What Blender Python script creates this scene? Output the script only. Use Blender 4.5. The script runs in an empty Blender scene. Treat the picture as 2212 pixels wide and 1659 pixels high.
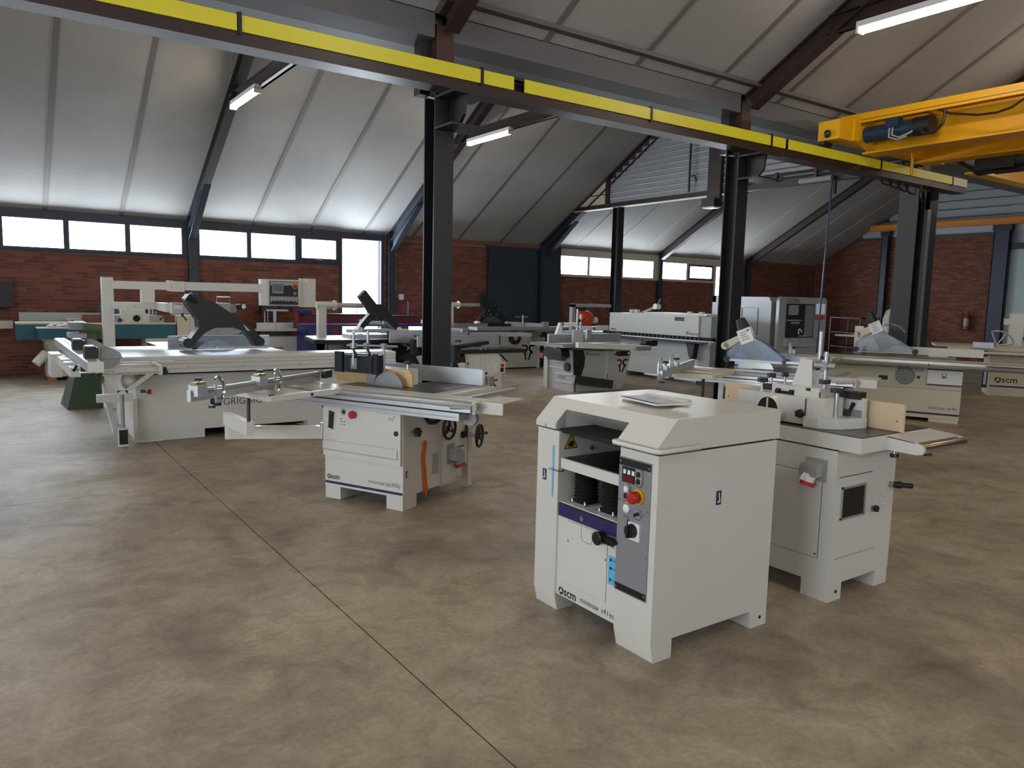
import bpy, bmesh, math, random
from mathutils import Vector, Matrix
random.seed(7)
R = math.radians
sc = bpy.context.scene
col = sc.collection

# ---------------------------------------------------------------- camera
cam_d = bpy.data.cameras.new('camera')
cam = bpy.data.objects.new('camera', cam_d)
col.objects.link(cam)
yaw, pit, rol = R(54.948), R(6.542), R(1.394)
_w = Vector((math.cos(yaw)*math.cos(pit), math.sin(yaw)*math.cos(pit), -math.sin(pit)))
_r = Vector((math.sin(yaw), -math.cos(yaw), 0))
_u = _r.cross(_w)
_r2 = _r*math.cos(rol) + _u*math.sin(rol)
_u2 = -_r*math.sin(rol) + _u*math.cos(rol)
m = Matrix((_r2, _u2, -_w)).transposed().to_4x4()
m.translation = (0, 0, 1.6)
cam.matrix_world = m
cam_d.sensor_width = 36
cam_d.lens = 1633.8/2212*36
cam_d.clip_start = 0.05
cam_d.clip_end = 300
sc.camera = cam

# ---------------------------------------------------------------- sky, exposure
world = bpy.data.worlds.new('overcast_sky')
sc.world = world
world.use_nodes = True
bg = world.node_tree.nodes['Background']
bg.inputs[0].default_value = (0.90, 0.95, 1.0, 1)
bg.inputs[1].default_value = 8.0
sc.view_settings.view_transform = 'Standard'
sc.view_settings.look = 'None'
sc.view_settings.exposure = -0.3
sc.view_settings.gamma = 1.0
sc.view_settings.use_curve_mapping = False
sc.cycles.max_bounces = 8
sc.cycles.transparent_max_bounces = 12
sc.cycles.sample_clamp_indirect = 6.0
sc.cycles.caustics_reflective = False
sc.cycles.caustics_refractive = False
sc.cycles.use_denoising = True

# daylight standing in the window and door openings (one area light behind each glazed run)
def daylight(name, loc, rot, sx, sy, power, colr=(0.88, 0.94, 1.0)):
    l = bpy.data.lights.new(name, 'AREA')
    l.shape = 'RECTANGLE'
    l.size, l.size_y = sx, sy
    l.energy = power
    l.color = colr
    o = bpy.data.objects.new(name, l)
    o.location = loc
    o.rotation_euler = rot
    col.objects.link(o)
    return o
TO_MY = (R(-90), 0, 0)      # shines towards -y
TO_PY = (R(90), 0, 0)       # shines towards +y
TO_PX = (0, R(-90), 0)      # shines towards +x
DAY = 85.0                  # watts per square metre of opening
for nm, x0, x1, z0, z1 in (('daylight_window', -8.5, -5.2, 2.27, 2.79), ('daylight_window', -4.8, -0.95, 2.27, 2.79),
                           ('daylight_window', -0.65, 3.3, 2.27, 2.79), ('daylight_window', 3.55, 6.45, 2.27, 2.79),
                           ('daylight_door', 6.55, 7.5, 0.1, 2.79), ('daylight_window', 12.4, 16.2, 2.24, 2.76),
                           ('daylight_window', 16.45, 18.75, 2.24, 2.76), ('daylight_door', 18.9, 19.5, 0.3, 2.7)):
    daylight(nm, ((x0+x1)/2, 15.992, (z0+z1)/2), TO_MY, x1-x0, z1-z0, DAY*(x1-x0)*(z1-z0))
daylight('daylight_gate', (-9.3, 1.5, 2.2), TO_PX, 3.8, 7.0, 5.5*7.0*3.8, (0.74, 0.87, 1.0))
for x in (-3.0, 3.0, 9.0):
    daylight('daylight_window', (x, -8.6, 3.0), TO_PY, 4.6, 1.2, 4*4.6*1.2)
# ---------------------------------------------------------------- geometry helpers
class G:
    """collects vertices and faces of one mesh"""
    def __init__(s):
        s.v = []; s.f = []
    def add(s, vs, fs):
        b = len(s.v); s.v += [tuple(v) for v in vs]; s.f += [tuple(b+i for i in f) for f in fs]; return s
    def box(s, x0, x1, y0, y1, z0, z1):
        return s.add([(x0,y0,z0),(x1,y0,z0),(x1,y1,z0),(x0,y1,z0),(x0,y0,z1),(x1,y0,z1),(x1,y1,z1),(x0,y1,z1)],
                     [(0,3,2,1),(4,5,6,7),(0,1,5,4),(1,2,6,5),(2,3,7,6),(3,0,4,7)])
    def prism(s, poly, ax, a, b):
        n = len(poly)
        def pt(p, t):
            return {'x': (t, p[0], p[1]), 'y': (p[0], t, p[1]), 'z': (p[0], p[1], t)}[ax]
        ar = sum(poly[i][0]*poly[(i+1) % n][1]-poly[(i+1) % n][0]*poly[i][1] for i in range(n))
        if (ar < 0) != (ax == 'y'):
            poly = poly[::-1]
        vs = [pt(p, a) for p in poly]+[pt(p, b) for p in poly]
        fs = [tuple(range(n-1, -1, -1)), tuple(range(n, 2*n))]+[(i, (i+1) % n, n+(i+1) % n, n+i) for i in range(n)]
        if b < a:
            fs = [f[::-1] for f in fs]
        return s.add(vs, fs)
    @staticmethod
    def frame(d):
        d = Vector(d).normalized()
        u = d.cross(Vector((0, 0, 1)))
        if u.length < 1e-4:
            u = Vector((1, 0, 0))
        u.normalize()
        return d, u, d.cross(u)
    def cyl(s, p, q, r, n=16, r2=None):
        p = Vector(p); q = Vector(q); d, u, w = s.frame(q-p); r2 = r if r2 is None else r2
        vs = []
        for c, rr in ((p, r), (q, r2)):
            for i in range(n):
                a = 2*math.pi*i/n
                vs.append(c+(u*math.cos(a)+w*math.sin(a))*rr)
        fs = [tuple(range(n-1, -1, -1)), tuple(range(n, 2*n))]+[(i, (i+1) % n, n+(i+1) % n, n+i) for i in range(n)]
        return s.add(vs, [f[::-1] for f in fs] if False else fs)
    def lathe(s, p, d, prof, n=16):
        """prof: list of (distance along d, radius)"""
        p = Vector(p); d, u, w = s.frame(d); k = len(prof); vs = []
        for (t, r) in prof:
            for i in range(n):
                a = 2*math.pi*i/n
                vs.append(p+d*t+(u*math.cos(a)+w*math.sin(a))*r)
        fs = [tuple(range(n-1, -1, -1)), tuple(range((k-1)*n, k*n))]
        for j in range(k-1):
            fs += [(j*n+i, j*n+(i+1) % n, (j+1)*n+(i+1) % n, (j+1)*n+i) for i in range(n)]
        return s.add(vs, fs)
    def tube(s, pts, r, n=8, closed=False):
        P = [Vector(p) for p in pts]; k = len(P); vs = []; pu = None
        for i in range(k):
            a = P[i-1] if (i > 0 or closed) else P[i]
            b = P[(i+1) % k] if (i < k-1 or closed) else P[i]
            d = (b-a).normalized()
            if pu is None:
                _, u, w = s.frame(d)
            else:
                u = (pu-d*pu.dot(d))
                u = u.normalized() if u.length > 1e-5 else s.frame(d)[1]
                w = d.cross(u)
            pu = u
            for j in range(n):
                t = 2*math.pi*j/n
                vs.append(P[i]+(u*math.cos(t)+w*math.sin(t))*r)
        fs = []
        for i in range(k if closed else k-1):
            a = i*n; b = ((i+1) % k)*n
            fs += [(a+j, a+(j+1) % n, b+(j+1) % n, b+j) for j in range(n)]
        if not closed:
            fs += [tuple(range(n-1, -1, -1)), tuple(range((k-1)*n, k*n))]
        return s.add(vs, fs)
    def beam(s, p, q, w, h, up=(0, 0, 1)):
        """box from p to q, w wide (across), h high (along up)"""
        p = Vector(p); q = Vector(q); d = (q-p).normalized(); a = d.cross(Vector(up)).normalized(); b = a.cross(d)
        vs = []
        for c in (p, q):
            vs += [c-a*w/2-b*h/2, c+a*w/2-b*h/2, c+a*w/2+b*h/2, c-a*w/2+b*h/2]
        return s.add(vs, [(0,3,2,1),(4,5,6,7),(0,1,5,4),(1,2,6,5),(2,3,7,6),(3,0,4,7)])
    def ibeam(s, p, q, w, h, t=0.015, up=(0, 0, 1)):
        p = Vector(p); q = Vector(q); d = (q-p).normalized(); a = d.cross(Vector(up)).normalized(); b = a.cross(d)
        for off, ww, hh in ((b*(h/2-t/2), w, t), (-b*(h/2-t/2), w, t), (Vector((0, 0, 0)), t*.8, h-2*t)):
            s.beam(p+off, q+off, ww, hh, up)
        return s
    def ell(s, c, rx, ry, rz, n=14, k=8):
        vs = [(c[0], c[1], c[2]-rz)]
        for j in range(1, k):
            t = -math.pi/2+math.pi*j/k
            for i in range(n):
                a = 2*math.pi*i/n
                vs.append((c[0]+rx*math.cos(t)*math.cos(a), c[1]+ry*math.cos(t)*math.sin(a), c[2]+rz*math.sin(t)))
        vs.append((c[0], c[1], c[2]+rz)); L = len(vs)-1
        fs = [(0, 1+(i+1) % n, 1+i) for i in range(n)]
        for j in range(k-2):
            fs += [(1+j*n+i, 1+j*n+(i+1) % n, 1+(j+1)*n+(i+1) % n, 1+(j+1)*n+i) for i in range(n)]
        fs += [(L, 1+(k-2)*n+i, 1+(k-2)*n+(i+1) % n) for i in range(n)]
        return s.add(vs, fs)

def arc(cx, cy, r, a0, a1, n=12):
    return [(cx+r*math.cos(R(a0+(a1-a0)*i/n)), cy+r*math.sin(R(a0+(a1-a0)*i/n))) for i in range(n+1)]

def rrect(x0, x1, y0, y1, r, n=4):
    return arc(x1-r, y1-r, r, 0, 90, n)+arc(x0+r, y1-r, r, 90, 180, n)+arc(x0+r, y0+r, r, 180, 270, n)+arc(x1-r, y0+r, r, 270, 360, n)

OFF = {}
def _root(o):
    while o.parent:
        o = o.parent
    return o

def mesh_of(name, g, bev=0.0, smooth=None, off=(0, 0, 0)):
    me = bpy.data.meshes.new(name)
    bm = bmesh.new()
    vs = [bm.verts.new((v[0]-off[0], v[1]-off[1], v[2]-off[2])) for v in g.v]
    for f in g.f:
        try:
            bm.faces.new([vs[i] for i in f])
        except ValueError:
            pass
    if bev > 0:
        es = [e for e in bm.edges if len(e.link_faces) == 2 and e.calc_face_angle(0) > R(35)]
        bmesh.ops.bevel(bm, geom=es, offset=bev, segments=2, profile=0.5, affect='EDGES', clamp_overlap=True)
    bmesh.ops.recalc_face_normals(bm, faces=bm.faces)
    bm.to_mesh(me); bm.free()
    if smooth or bev > 0:
        for p in me.polygons:
            p.use_smooth = True
        me.set_sharp_from_angle(angle=R(smooth if smooth else 32))
    return me

def part(name, g, mat, parent=None, bev=0.0, smooth=None, label=None):
    """one mesh object under its thing or part; coordinates in the thing's own frame"""
    off = OFF.get(_root(parent).name, (0, 0, 0)) if parent else (0, 0, 0)
    me = mesh_of(name, g, bev, smooth, off)
    me.materials.append(MAT[mat])
    o = bpy.data.objects.new(name, me)
    col.objects.link(o)
    if parent:
        o.parent = parent
    if label:
        o['label'] = label
    return o

def thing(name, label, cat, x=0, y=0, z=0, rot=0, group=None, world=True):
    """empty at the base of a thing; world=True: its parts are given in room coordinates"""
    o = bpy.data.objects.new(name, None)
    o.empty_display_size = 0.1
    col.objects.link(o)
    o.location = (x, y, z)
    o.rotation_euler = (0, 0, R(rot))
    o['label'] = label; o['category'] = cat
    if group:
        o['group'] = group
    if world:
        OFF[o.name] = (x, y, z)
    return o

def solo(name, g, mat, label, cat, x=0, y=0, z=0, bev=0, smooth=None, group=None, kind=None):
    """a thing that is one mesh"""
    me = mesh_of(name, g, bev, smooth, (x, y, z))
    me.materials.append(MAT[mat])
    o = bpy.data.objects.new(name, me); col.objects.link(o); o.location = (x, y, z)
    o['label'] = label; o['category'] = cat
    if group:
        o['group'] = group
    if kind:
        o['kind'] = kind
    return o

def struct(name, g, mat, label=None, cat=None, bev=0, smooth=None):
    me = mesh_of(name, g, bev, smooth)
    me.materials.append(MAT[mat])
    o = bpy.data.objects.new(name, me); col.objects.link(o)
    o['kind'] = 'structure'
    if label:
        o['label'] = label
    if cat:
        o['category'] = cat
    return o

def copy_tree(o, parent=None):
    c = o.copy(); col.objects.link(c); c.parent = parent
    for ch in list(o.children):
        copy_tree(ch, c)
    if not parent and o.name in OFF:
        OFF[c.name] = OFF[o.name]
    return c

_txt = {}
def text_geo(body, width, o, right, up, height=None, bold=0.0):
    """flat lettering: width metres wide, starting at o, running along right"""
    if (body, bold) not in _txt:
        cu = bpy.data.curves.new('lettering', 'FONT'); cu.body = body; cu.size = 1; cu.resolution_u = 3; cu.offset = bold
        ob = bpy.data.objects.new('lettering', cu); col.objects.link(ob)
        bpy.context.view_layer.update()
        me = bpy.data.meshes.new_from_object(ob.evaluated_get(bpy.context.evaluated_depsgraph_get()))
        V = [v.co.copy() for v in me.vertices]; F = [tuple(p.vertices) for p in me.polygons]
        bpy.data.objects.remove(ob); bpy.data.curves.remove(cu); bpy.data.meshes.remove(me)
        _txt[(body, bold)] = (V, F)
    V, F = _txt[(body, bold)]
    x0 = min(v.x for v in V); x1 = max(v.x for v in V); y0 = min(v.y for v in V); y1 = max(v.y for v in V)
    k = width/(x1-x0); ky = k if height is None else height/(y1-y0)
    o = Vector(o); right = Vector(right).normalized(); up = Vector(up).normalized()
    g = G()
    g.add([o+right*((v.x-x0)*k)+up*((v.y)*ky) for v in V], F)
    return g

def flat(poly, o, right, up, t=0.0012):
    """thin printed plate: 2d polygon in the plane (right, up) at o, t thick towards its front"""
    o = Vector(o); right = Vector(right).normalized(); up = Vector(up).normalized(); nrm = right.cross(up)
    g = G(); n = len(poly)
    ar = sum(poly[i][0]*poly[(i+1) % n][1]-poly[(i+1) % n][0]*poly[i][1] for i in range(n))
    if ar < 0:
        poly = poly[::-1]
    vs = [o+right*p[0]+up*p[1] for p in poly]+[o+right*p[0]+up*p[1]+nrm*t for p in poly]
    return g.add(vs, [tuple(range(n-1, -1, -1)), tuple(range(n, 2*n))]+[(i, (i+1) % n, n+(i+1) % n, n+i) for i in range(n)])

# ---------------------------------------------------------------- materials
MAT = {}
def lin(c):
    return tuple((x/255/12.92 if x <= 10 else ((x/255+0.055)/1.055)**2.4) for x in c)

def mat(name, rgb, rough=0.5, metal=0.0, var=0.06, scale=3.0, bump=0.0, bscale=60.0, spec=0.5, emis=None, estr=0, coat=0.0):
    m = bpy.data.materials.new(name); m.use_nodes = True
    nt = m.node_tree; b = nt.nodes['Principled BSDF']
    c = lin(rgb)
    b.inputs['Roughness'].default_value = rough
    b.inputs['Metallic'].default_value = metal
    b.inputs['Specular IOR Level'].default_value = spec
    b.inputs['Coat Weight'].default_value = coat
    tc = nt.nodes.new('ShaderNodeTexCoord')
    nz = nt.nodes.new('ShaderNodeTexNoise'); nz.inputs['Scale'].default_value = scale; nz.inputs['Detail'].default_value = 5
    nt.links.new(tc.outputs['Object'], nz.inputs['Vector'])
    mx = nt.nodes.new('ShaderNodeMix'); mx.data_type = 'RGBA'
    mx.inputs[6].default_value = tuple(max(0, x*(1-var)) for x in c)+(1,)
    mx.inputs[7].default_value = tuple(min(1, x*(1+var)) for x in c)+(1,)
    nt.links.new(nz.outputs['Fac'], mx.inputs[0])
    nt.links.new(mx.outputs[2], b.inputs['Base Color'])
    if bump > 0:
        n2 = nt.nodes.new('ShaderNodeTexNoise'); n2.inputs['Scale'].default_value = bscale; n2.inputs['Detail'].default_value = 3
        nt.links.new(tc.outputs['Object'], n2.inputs['Vector'])
        bp = nt.nodes.new('ShaderNodeBump'); bp.inputs['Strength'].default_value = bump; bp.inputs['Distance'].default_value = 0.004
        nt.links.new(n2.outputs['Fac'], bp.inputs['Height']); nt.links.new(bp.outputs['Normal'], b.inputs['Normal'])
    if emis:
        b.inputs['Emission Color'].default_value = lin(emis)+(1,); b.inputs['Emission Strength'].default_value = estr
    MAT[name] = m
    return m

def glass_mat(name, tint=(1, 1, 1), gloss=0.10, rough=0.02):
    m = bpy.data.materials.new(name); m.use_nodes = True; nt = m.node_tree
    nt.nodes.remove(nt.nodes['Principled BSDF']); out = nt.nodes['Material Output']
    tr = nt.nodes.new('ShaderNodeBsdfTransparent'); tr.inputs[0].default_value = tint+(1,)
    gl = nt.nodes.new('ShaderNodeBsdfGlossy'); gl.inputs['Roughness'].default_value = rough
    fr = nt.nodes.new('ShaderNodeFresnel'); fr.inputs['IOR'].default_value = 1.02 if name == 'window_glass' else 1.35
    ma = nt.nodes.new('ShaderNodeMath'); ma.operation = 'ADD'; ma.inputs[1].default_value = gloss; ma.use_clamp = True
    nt.links.new(fr.outputs[0], ma.inputs[0])
    mx = nt.nodes.new('ShaderNodeMixShader')
    nt.links.new(ma.outputs[0], mx.inputs[0]); nt.links.new(tr.outputs[0], mx.inputs[1]); nt.links.new(gl.outputs[0], mx.inputs[2])
    nt.links.new(mx.outputs[0], out.inputs['Surface'])
    MAT[name] = m

mat('cream', (207, 205, 198), 0.32, var=0.025, bump=0.04, bscale=220, coat=0.1)
mat('cream_old', (196, 189, 166), 0.42, var=0.04, bump=0.03, bscale=220)
mat('offwhite', (206, 204, 197), 0.4, var=0.03, bump=0.03, bscale=220)
mat('machine_grey', (188, 190, 186), 0.42, var=0.03, bump=0.03, bscale=200)
mat('cool_grey', (150, 153, 155), 0.45, var=0.03)
mat('silver_paint', (176, 178, 180), 0.35, metal=0.25, var=0.03)
mat('panel_grey', (128, 130, 134), 0.45, var=0.03)
mat('white_plastic', (225, 225, 222), 0.35, var=0.02)
mat('grey_plastic', (150, 150, 148), 0.45, var=0.03)
mat('black_plastic', (18, 18, 20), 0.42, var=0.1)
mat('black_paint', (24, 25, 29), 0.45, var=0.1)
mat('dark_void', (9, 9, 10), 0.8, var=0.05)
mat('dark_blue_paint', (18, 24, 38), 0.38, var=0.08)
mat('navy', (38, 36, 84), 0.4, var=0.04)
mat('red', (170, 22, 28), 0.4, var=0.05)
mat('red_logo', (120, 20, 32), 0.5, var=0.03)
mat('ink', (26, 27, 32), 0.5, var=0.05)
mat('ink_grey', (70, 70, 74), 0.5, var=0.05)
mat('ink_white', (225, 225, 225), 0.5, var=0.02)
mat('yellow_sign', (206, 160, 20), 0.45, var=0.04)
mat('sky_blue', (92, 176, 214), 0.45, var=0.04)
mat('teal', (16, 84, 98), 0.42, var=0.07)
mat('green_paint', (44, 66, 42), 0.5, var=0.1)
mat('olive_paint', (74, 92, 50), 0.5, var=0.1)
mat('blue_paint', (24, 36, 92), 0.4, var=0.1)
mat('maroon', (96, 20, 34), 0.45, var=0.08)
mat('orange_plastic', (206, 98, 28), 0.42, var=0.05)
mat('orange_red', (196, 62, 26), 0.45, var=0.06)
mat('steel', (170, 172, 175), 0.32, metal=0.9, var=0.05, scale=8)
mat('alu', (186, 190, 196), 0.38, metal=0.75, var=0.03, scale=10)
mat('alu_dull', (150, 150, 148), 0.5, metal=0.5, var=0.05, scale=10)
mat('chrome', (210, 212, 216), 0.12, metal=1.0, var=0.02)
mat('cast_iron', (92, 88, 84), 0.33, metal=0.75, var=0.1, scale=12)
mat('dark_steel', (52, 52, 55), 0.4, metal=0.7, var=0.1, scale=12)
mat('rubber', (16, 16, 17), 0.55, var=0.1)
mat('plywood', (212, 178, 130), 0.55, var=0.08, scale=10)
mat('mdf_pale', (206, 184, 152), 0.6, var=0.05, scale=20)
mat('wood_brown', (118, 66, 34), 0.55, var=0.12, scale=9)
mat('wood_block', (168, 100, 48), 0.6, var=0.1, scale=10)
mat('paper', (214, 212, 210), 0.6, var=0.03)
mat('print_dark', (72, 70, 80), 0.35, var=0.25, scale=14)
mat('print_tan', (176, 156, 112), 0.4, var=0.2, scale=20)
mat('column_blue', (22, 25, 31), 0.42, var=0.1, scale=2)
mat('frame_blue', (44, 50, 64), 0.45, var=0.08, scale=2)
mat('column_brown', (74, 47, 42), 0.5, var=0.1, scale=3)
mat('brown_steel', (44, 28, 26), 0.42, var=0.15, scale=4)
mat('rafter_brown', (54, 40, 38), 0.5, var=0.12, scale=4)
mat('crane_yellow', (228, 166, 10), 0.38, var=0.06, scale=2)
mat('rail_yellow', (214, 204, 44), 0.42, var=0.06, scale=2)
mat('orange_beam', (214, 132, 20), 0.4, var=0.06)
mat('motor_blue', (30, 52, 74), 0.4, var=0.15)
mat('grille_green', (58, 78, 64), 0.5, var=0.08)
mat('joint_strip', (110, 106, 102), 0.6, var=0.04)
mat('joint_white', (178, 178, 178), 0.5, var=0.04)
mat('gutter_grey', (96, 94, 96), 0.55, var=0.05, scale=1.5)
mat('sheet_grey', (142, 148, 154), 0.4, metal=0.15, var=0.05, scale=1.5)
mat('sheet_light', (164, 170, 174), 0.4, metal=0.1, var=0.05, scale=1.5)
mat('mortar', (128, 104, 92), 0.85, var=0.12, scale=8)
mat('timber', (118, 76, 50), 0.6, var=0.12, scale=5)
mat('beige_frame', (196, 186, 170), 0.5, var=0.05)
mat('door_blue', (42, 52, 66), 0.42, var=0.06, scale=2)
mat('door_light', (176, 190, 192), 0.5, var=0.03)
mat('screen_blue', (44, 58, 74), 0.2, var=0.1)
mat('screen_lit', (170, 182, 196), 0.3, var=0.05, emis=(190, 205, 225), estr=0.35)
mat('display_red', (110, 10, 14), 0.3, var=0.1)
mat('salmon', (206, 92, 80), 0.45, var=0.04)
mat('tube_light', (255, 255, 250), 0.4, emis=(255, 240, 220), estr=60)
mat('gold', (190, 150, 40), 0.35, metal=0.4)
mat('brass', (150, 130, 70), 0.35, metal=0.8)
mat('sawdust_bag', (190, 190, 184), 0.5, var=0.08)
glass_mat('window_glass', (0.95, 0.98, 1.0), 0.02)
glass_mat('clear_plastic', (0.82, 0.85, 0.88), 0.05, 0.25)
glass_mat('blue_film', (0.50, 0.60, 0.74), 0.07, 0.35)

def special_mats():
    # concrete floor
    m = bpy.data.materials.new('concrete'); m.use_nodes = True; nt = m.node_tree; b = nt.nodes['Principled BSDF']
    geo = nt.nodes.new('ShaderNodeNewGeometry')
    def noise(s, d, dist=0.0, rough=0.55):
        n = nt.nodes.new('ShaderNodeTexNoise'); n.inputs['Scale'].default_value = s; n.inputs['Detail'].default_value = d
        n.inputs['Distortion'].default_value = dist; n.inputs['Roughness'].default_value = rough
        nt.links.new(geo.outputs['Position'], n.inputs['Vector']); return n
    def ramp(src, stops):
        r = nt.nodes.new('ShaderNodeValToRGB'); e = r.color_ramp.elements
        e[0].position, e[0].color = stops[0][0], lin(stops[0][1])+(1,)
        e[1].position, e[1].color = stops[-1][0], lin(stops[-1][1])+(1,)
        for p, c in stops[1:-1]:
            k = e.new(p); k.color = lin(c)+(1,)
        nt.links.new(src.outputs['Fac'], r.inputs[0]); return r
    big = ramp(noise(0.9, 6, 0.8, 0.62), [(0.25, (148, 136, 122)), (0.5, (182, 168, 149)), (0.75, (202, 188, 168))])
    mid = ramp(noise(4.5, 8, 0.6, 0.68), [(0.28, (172, 168, 160)), (0.5, (222, 219, 213)), (0.72, (255, 252, 245))])
    mul = nt.nodes.new('ShaderNodeMix'); mul.data_type = 'RGBA'; mul.blend_type = 'MULTIPLY'; mul.inputs[0].default_value = 0.8
    nt.links.new(big.outputs[0], mul.inputs[6]); nt.links.new(mid.outputs[0], mul.inputs[7])
    fine = ramp(noise(38, 6, 0.2, 0.6), [(0.3, (196, 194, 190)), (0.6, (240, 239, 236)), (0.75, (255, 255, 255))])
    mul2 = nt.nodes.new('ShaderNodeMix'); mul2.data_type = 'RGBA'; mul2.blend_type = 'MULTIPLY'; mul2.inputs[0].default_value = 0.6
    nt.links.new(mul.outputs[2], mul2.inputs[6]); nt.links.new(fine.outputs[0], mul2.inputs[7])
    spots = ramp(noise(2.1, 3, 1.4, 0.5), [(0.22, (150, 142, 130)), (0.46, (255, 255, 255)), (1.0, (255, 255, 255))])
    mul3 = nt.nodes.new('ShaderNodeMix'); mul3.data_type = 'RGBA'; mul3.blend_type = 'MULTIPLY'; mul3.inputs[0].default_value = 0.55
    nt.links.new(mul2.outputs[2], mul3.inputs[6]); nt.links.new(spots.outputs[0], mul3.inputs[7])
    nt.links.new(mul3.outputs[2], b.inputs['Base Color'])
    rr = nt.nodes.new('ShaderNodeMapRange'); rr.inputs['To Min'].default_value = 0.38; rr.inputs['To Max'].default_value = 0.62
    nt.links.new(noise(1.6, 6, 0.5).outputs['Fac'], rr.inputs['Value']); nt.links.new(rr.outputs[0], b.inputs['Roughness'])
    bp = nt.nodes.new('ShaderNodeBump'); bp.inputs['Strength'].default_value = 0.12; bp.inputs['Distance'].default_value = 0.004
    nt.links.new(noise(26, 6).outputs['Fac'], bp.inputs['Height']); nt.links.new(bp.outputs['Normal'], b.inputs['Normal'])
    MAT['concrete'] = m
    # brick faces: each brick its own tone
    m = bpy.data.materials.new('brick_red'); m.use_nodes = True; nt = m.node_tree; b = nt.nodes['Principled BSDF']
    geo = nt.nodes.new('ShaderNodeNewGeometry'); oi = nt.nodes.new('ShaderNodeObjectInfo')
    ad = nt.nodes.new('ShaderNodeMath'); ad.operation = 'ADD'
    nt.links.new(geo.outputs['Random Per Island'], ad.inputs[0]); nt.links.new(oi.outputs['Random'], ad.inputs[1])
    fr = nt.nodes.new('ShaderNodeMath'); fr.operation = 'FRACT'; nt.links.new(ad.outputs[0], fr.inputs[0])
    r = nt.nodes.new('ShaderNodeValToRGB'); e = r.color_ramp.elements
    e[0].color = lin((94, 52, 44))+(1,); e[1].color = lin((138, 80, 62))+(1,); k = e.new(0.5); k.color = lin((114, 62, 50))+(1,)
    nt.links.new(fr.outputs[0], r.inputs[0])
    nz = nt.nodes.new('ShaderNodeTexNoise'); nz.inputs['Scale'].default_value = 30; nz.inputs['Detail'].default_value = 4
    nt.links.new(geo.outputs['Position'], nz.inputs['Vector'])
    mu = nt.nodes.new('ShaderNodeMix'); mu.data_type = 'RGBA'; mu.blend_type = 'OVERLAY'; mu.inputs[0].default_value = 0.35
    nt.links.new(r.outputs[0], mu.inputs[6]); nt.links.new(nz.outputs['Color'], mu.inputs[7]); nt.links.new(mu.outputs[2], b.inputs['Base Color'])
    b.inputs['Roughness'].default_value = 0.85
    MAT['brick_red'] = m
    # roof lining boards
    m = bpy.data.materials.new('roof_lining'); m.use_nodes = True; nt = m.node_tree; b = nt.nodes['Principled BSDF']
    geo = nt.nodes.new('ShaderNodeNewGeometry')
    n1 = nt.nodes.new('ShaderNodeTexNoise'); n1.inputs['Scale'].default_value = 0.7; n1.inputs['Detail'].default_value = 5
    nt.links.new(geo.outputs['Position'], n1.inputs['Vector'])
    r = nt.nodes.new('ShaderNodeValToRGB'); e = r.color_ramp.elements
    e[0].position = 0.3; e[0].color = lin((150, 148, 146))+(1,); e[1].position = 0.7; e[1].color = lin((168, 166, 163))+(1,)
    nt.links.new(n1.outputs['Fac'], r.inputs[0]); nt.links.new(r.outputs[0], b.inputs['Base Color'])
    b.inputs['Roughness'].default_value = 0.7
    n2 = nt.nodes.new('ShaderNodeTexNoise'); n2.inputs['Scale'].default_value = 45; n2.inputs['Detail'].default_value = 3
    nt.links.new(geo.outputs['Position'], n2.inputs['Vector'])
    bp = nt.nodes.new('ShaderNodeBump'); bp.inputs['Strength'].default_value = 0.06; bp.inputs['Distance'].default_value = 0.004
    nt.links.new(n2.outputs['Fac'], bp.inputs['Height']); nt.links.new(bp.outputs['Normal'], b.inputs['Normal'])
    MAT['roof_lining'] = m
special_mats()
# ---------------------------------------------------------------- floor
X0, X1, Y0, Y1 = -9.0, 24.17, -8.4, 16.0
TAN = math.tan(R(29.84))
floor = struct('floor', G().box(X0-.3, X1+.3, Y0-.3, Y1+.3, -0.2, -0.012), 'mortar', 'worn grey concrete slab floor with saw-cut joints', 'floor')
xs = [X0, -3.2, 1.43, 6.0, 10.6, 15.2, 19.8, X1]
ys = [Y0, -2.6, 1.94-3.0+1.06-0.0, 6.49, 11.2, Y1]
ys = [Y0, -2.8, -2.8+9.29, 11.2, Y1]
for i in range(len(xs)-1):
    for j in range(len(ys)-1):
        part('slab', G().box(xs[i]+.004, xs[i+1]-.004, ys[j]+.003, ys[j+1]-.003, -0.05, 0.0), 'concrete', floor, bev=0.003)

# ---------------------------------------------------------------- brick walls
BL, BH, CH, CL = 0.21, 0.0515, 0.0625, 0.22
def brick_cells(u0, u1, z0, z1, holes=()):
    out = []
    k = 0
    z = 0.0
    while z+BH <= z1+.001:
        if z >= z0-.001:
            u = math.floor(u0/CL)*CL+(CL/2 if k % 2 else 0)
            while u < u1:
                a, b = max(u, u0), min(u+BL, u1)
                if b-a > 0.03:
                    for (h0, h1, hz0, hz1) in holes:
                        if z+BH > hz0 and z < hz1:
                            if a >= h0 and b <= h1:
                                a = b
                            elif a < h0 < b:
                                b = h0
                            elif a < h1 < b:
                                a = h1
                    if b-a > 0.03:
                        out.append((a, b, z+.005))
                u += CL
        z += CH; k += 1
    return out

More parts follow.
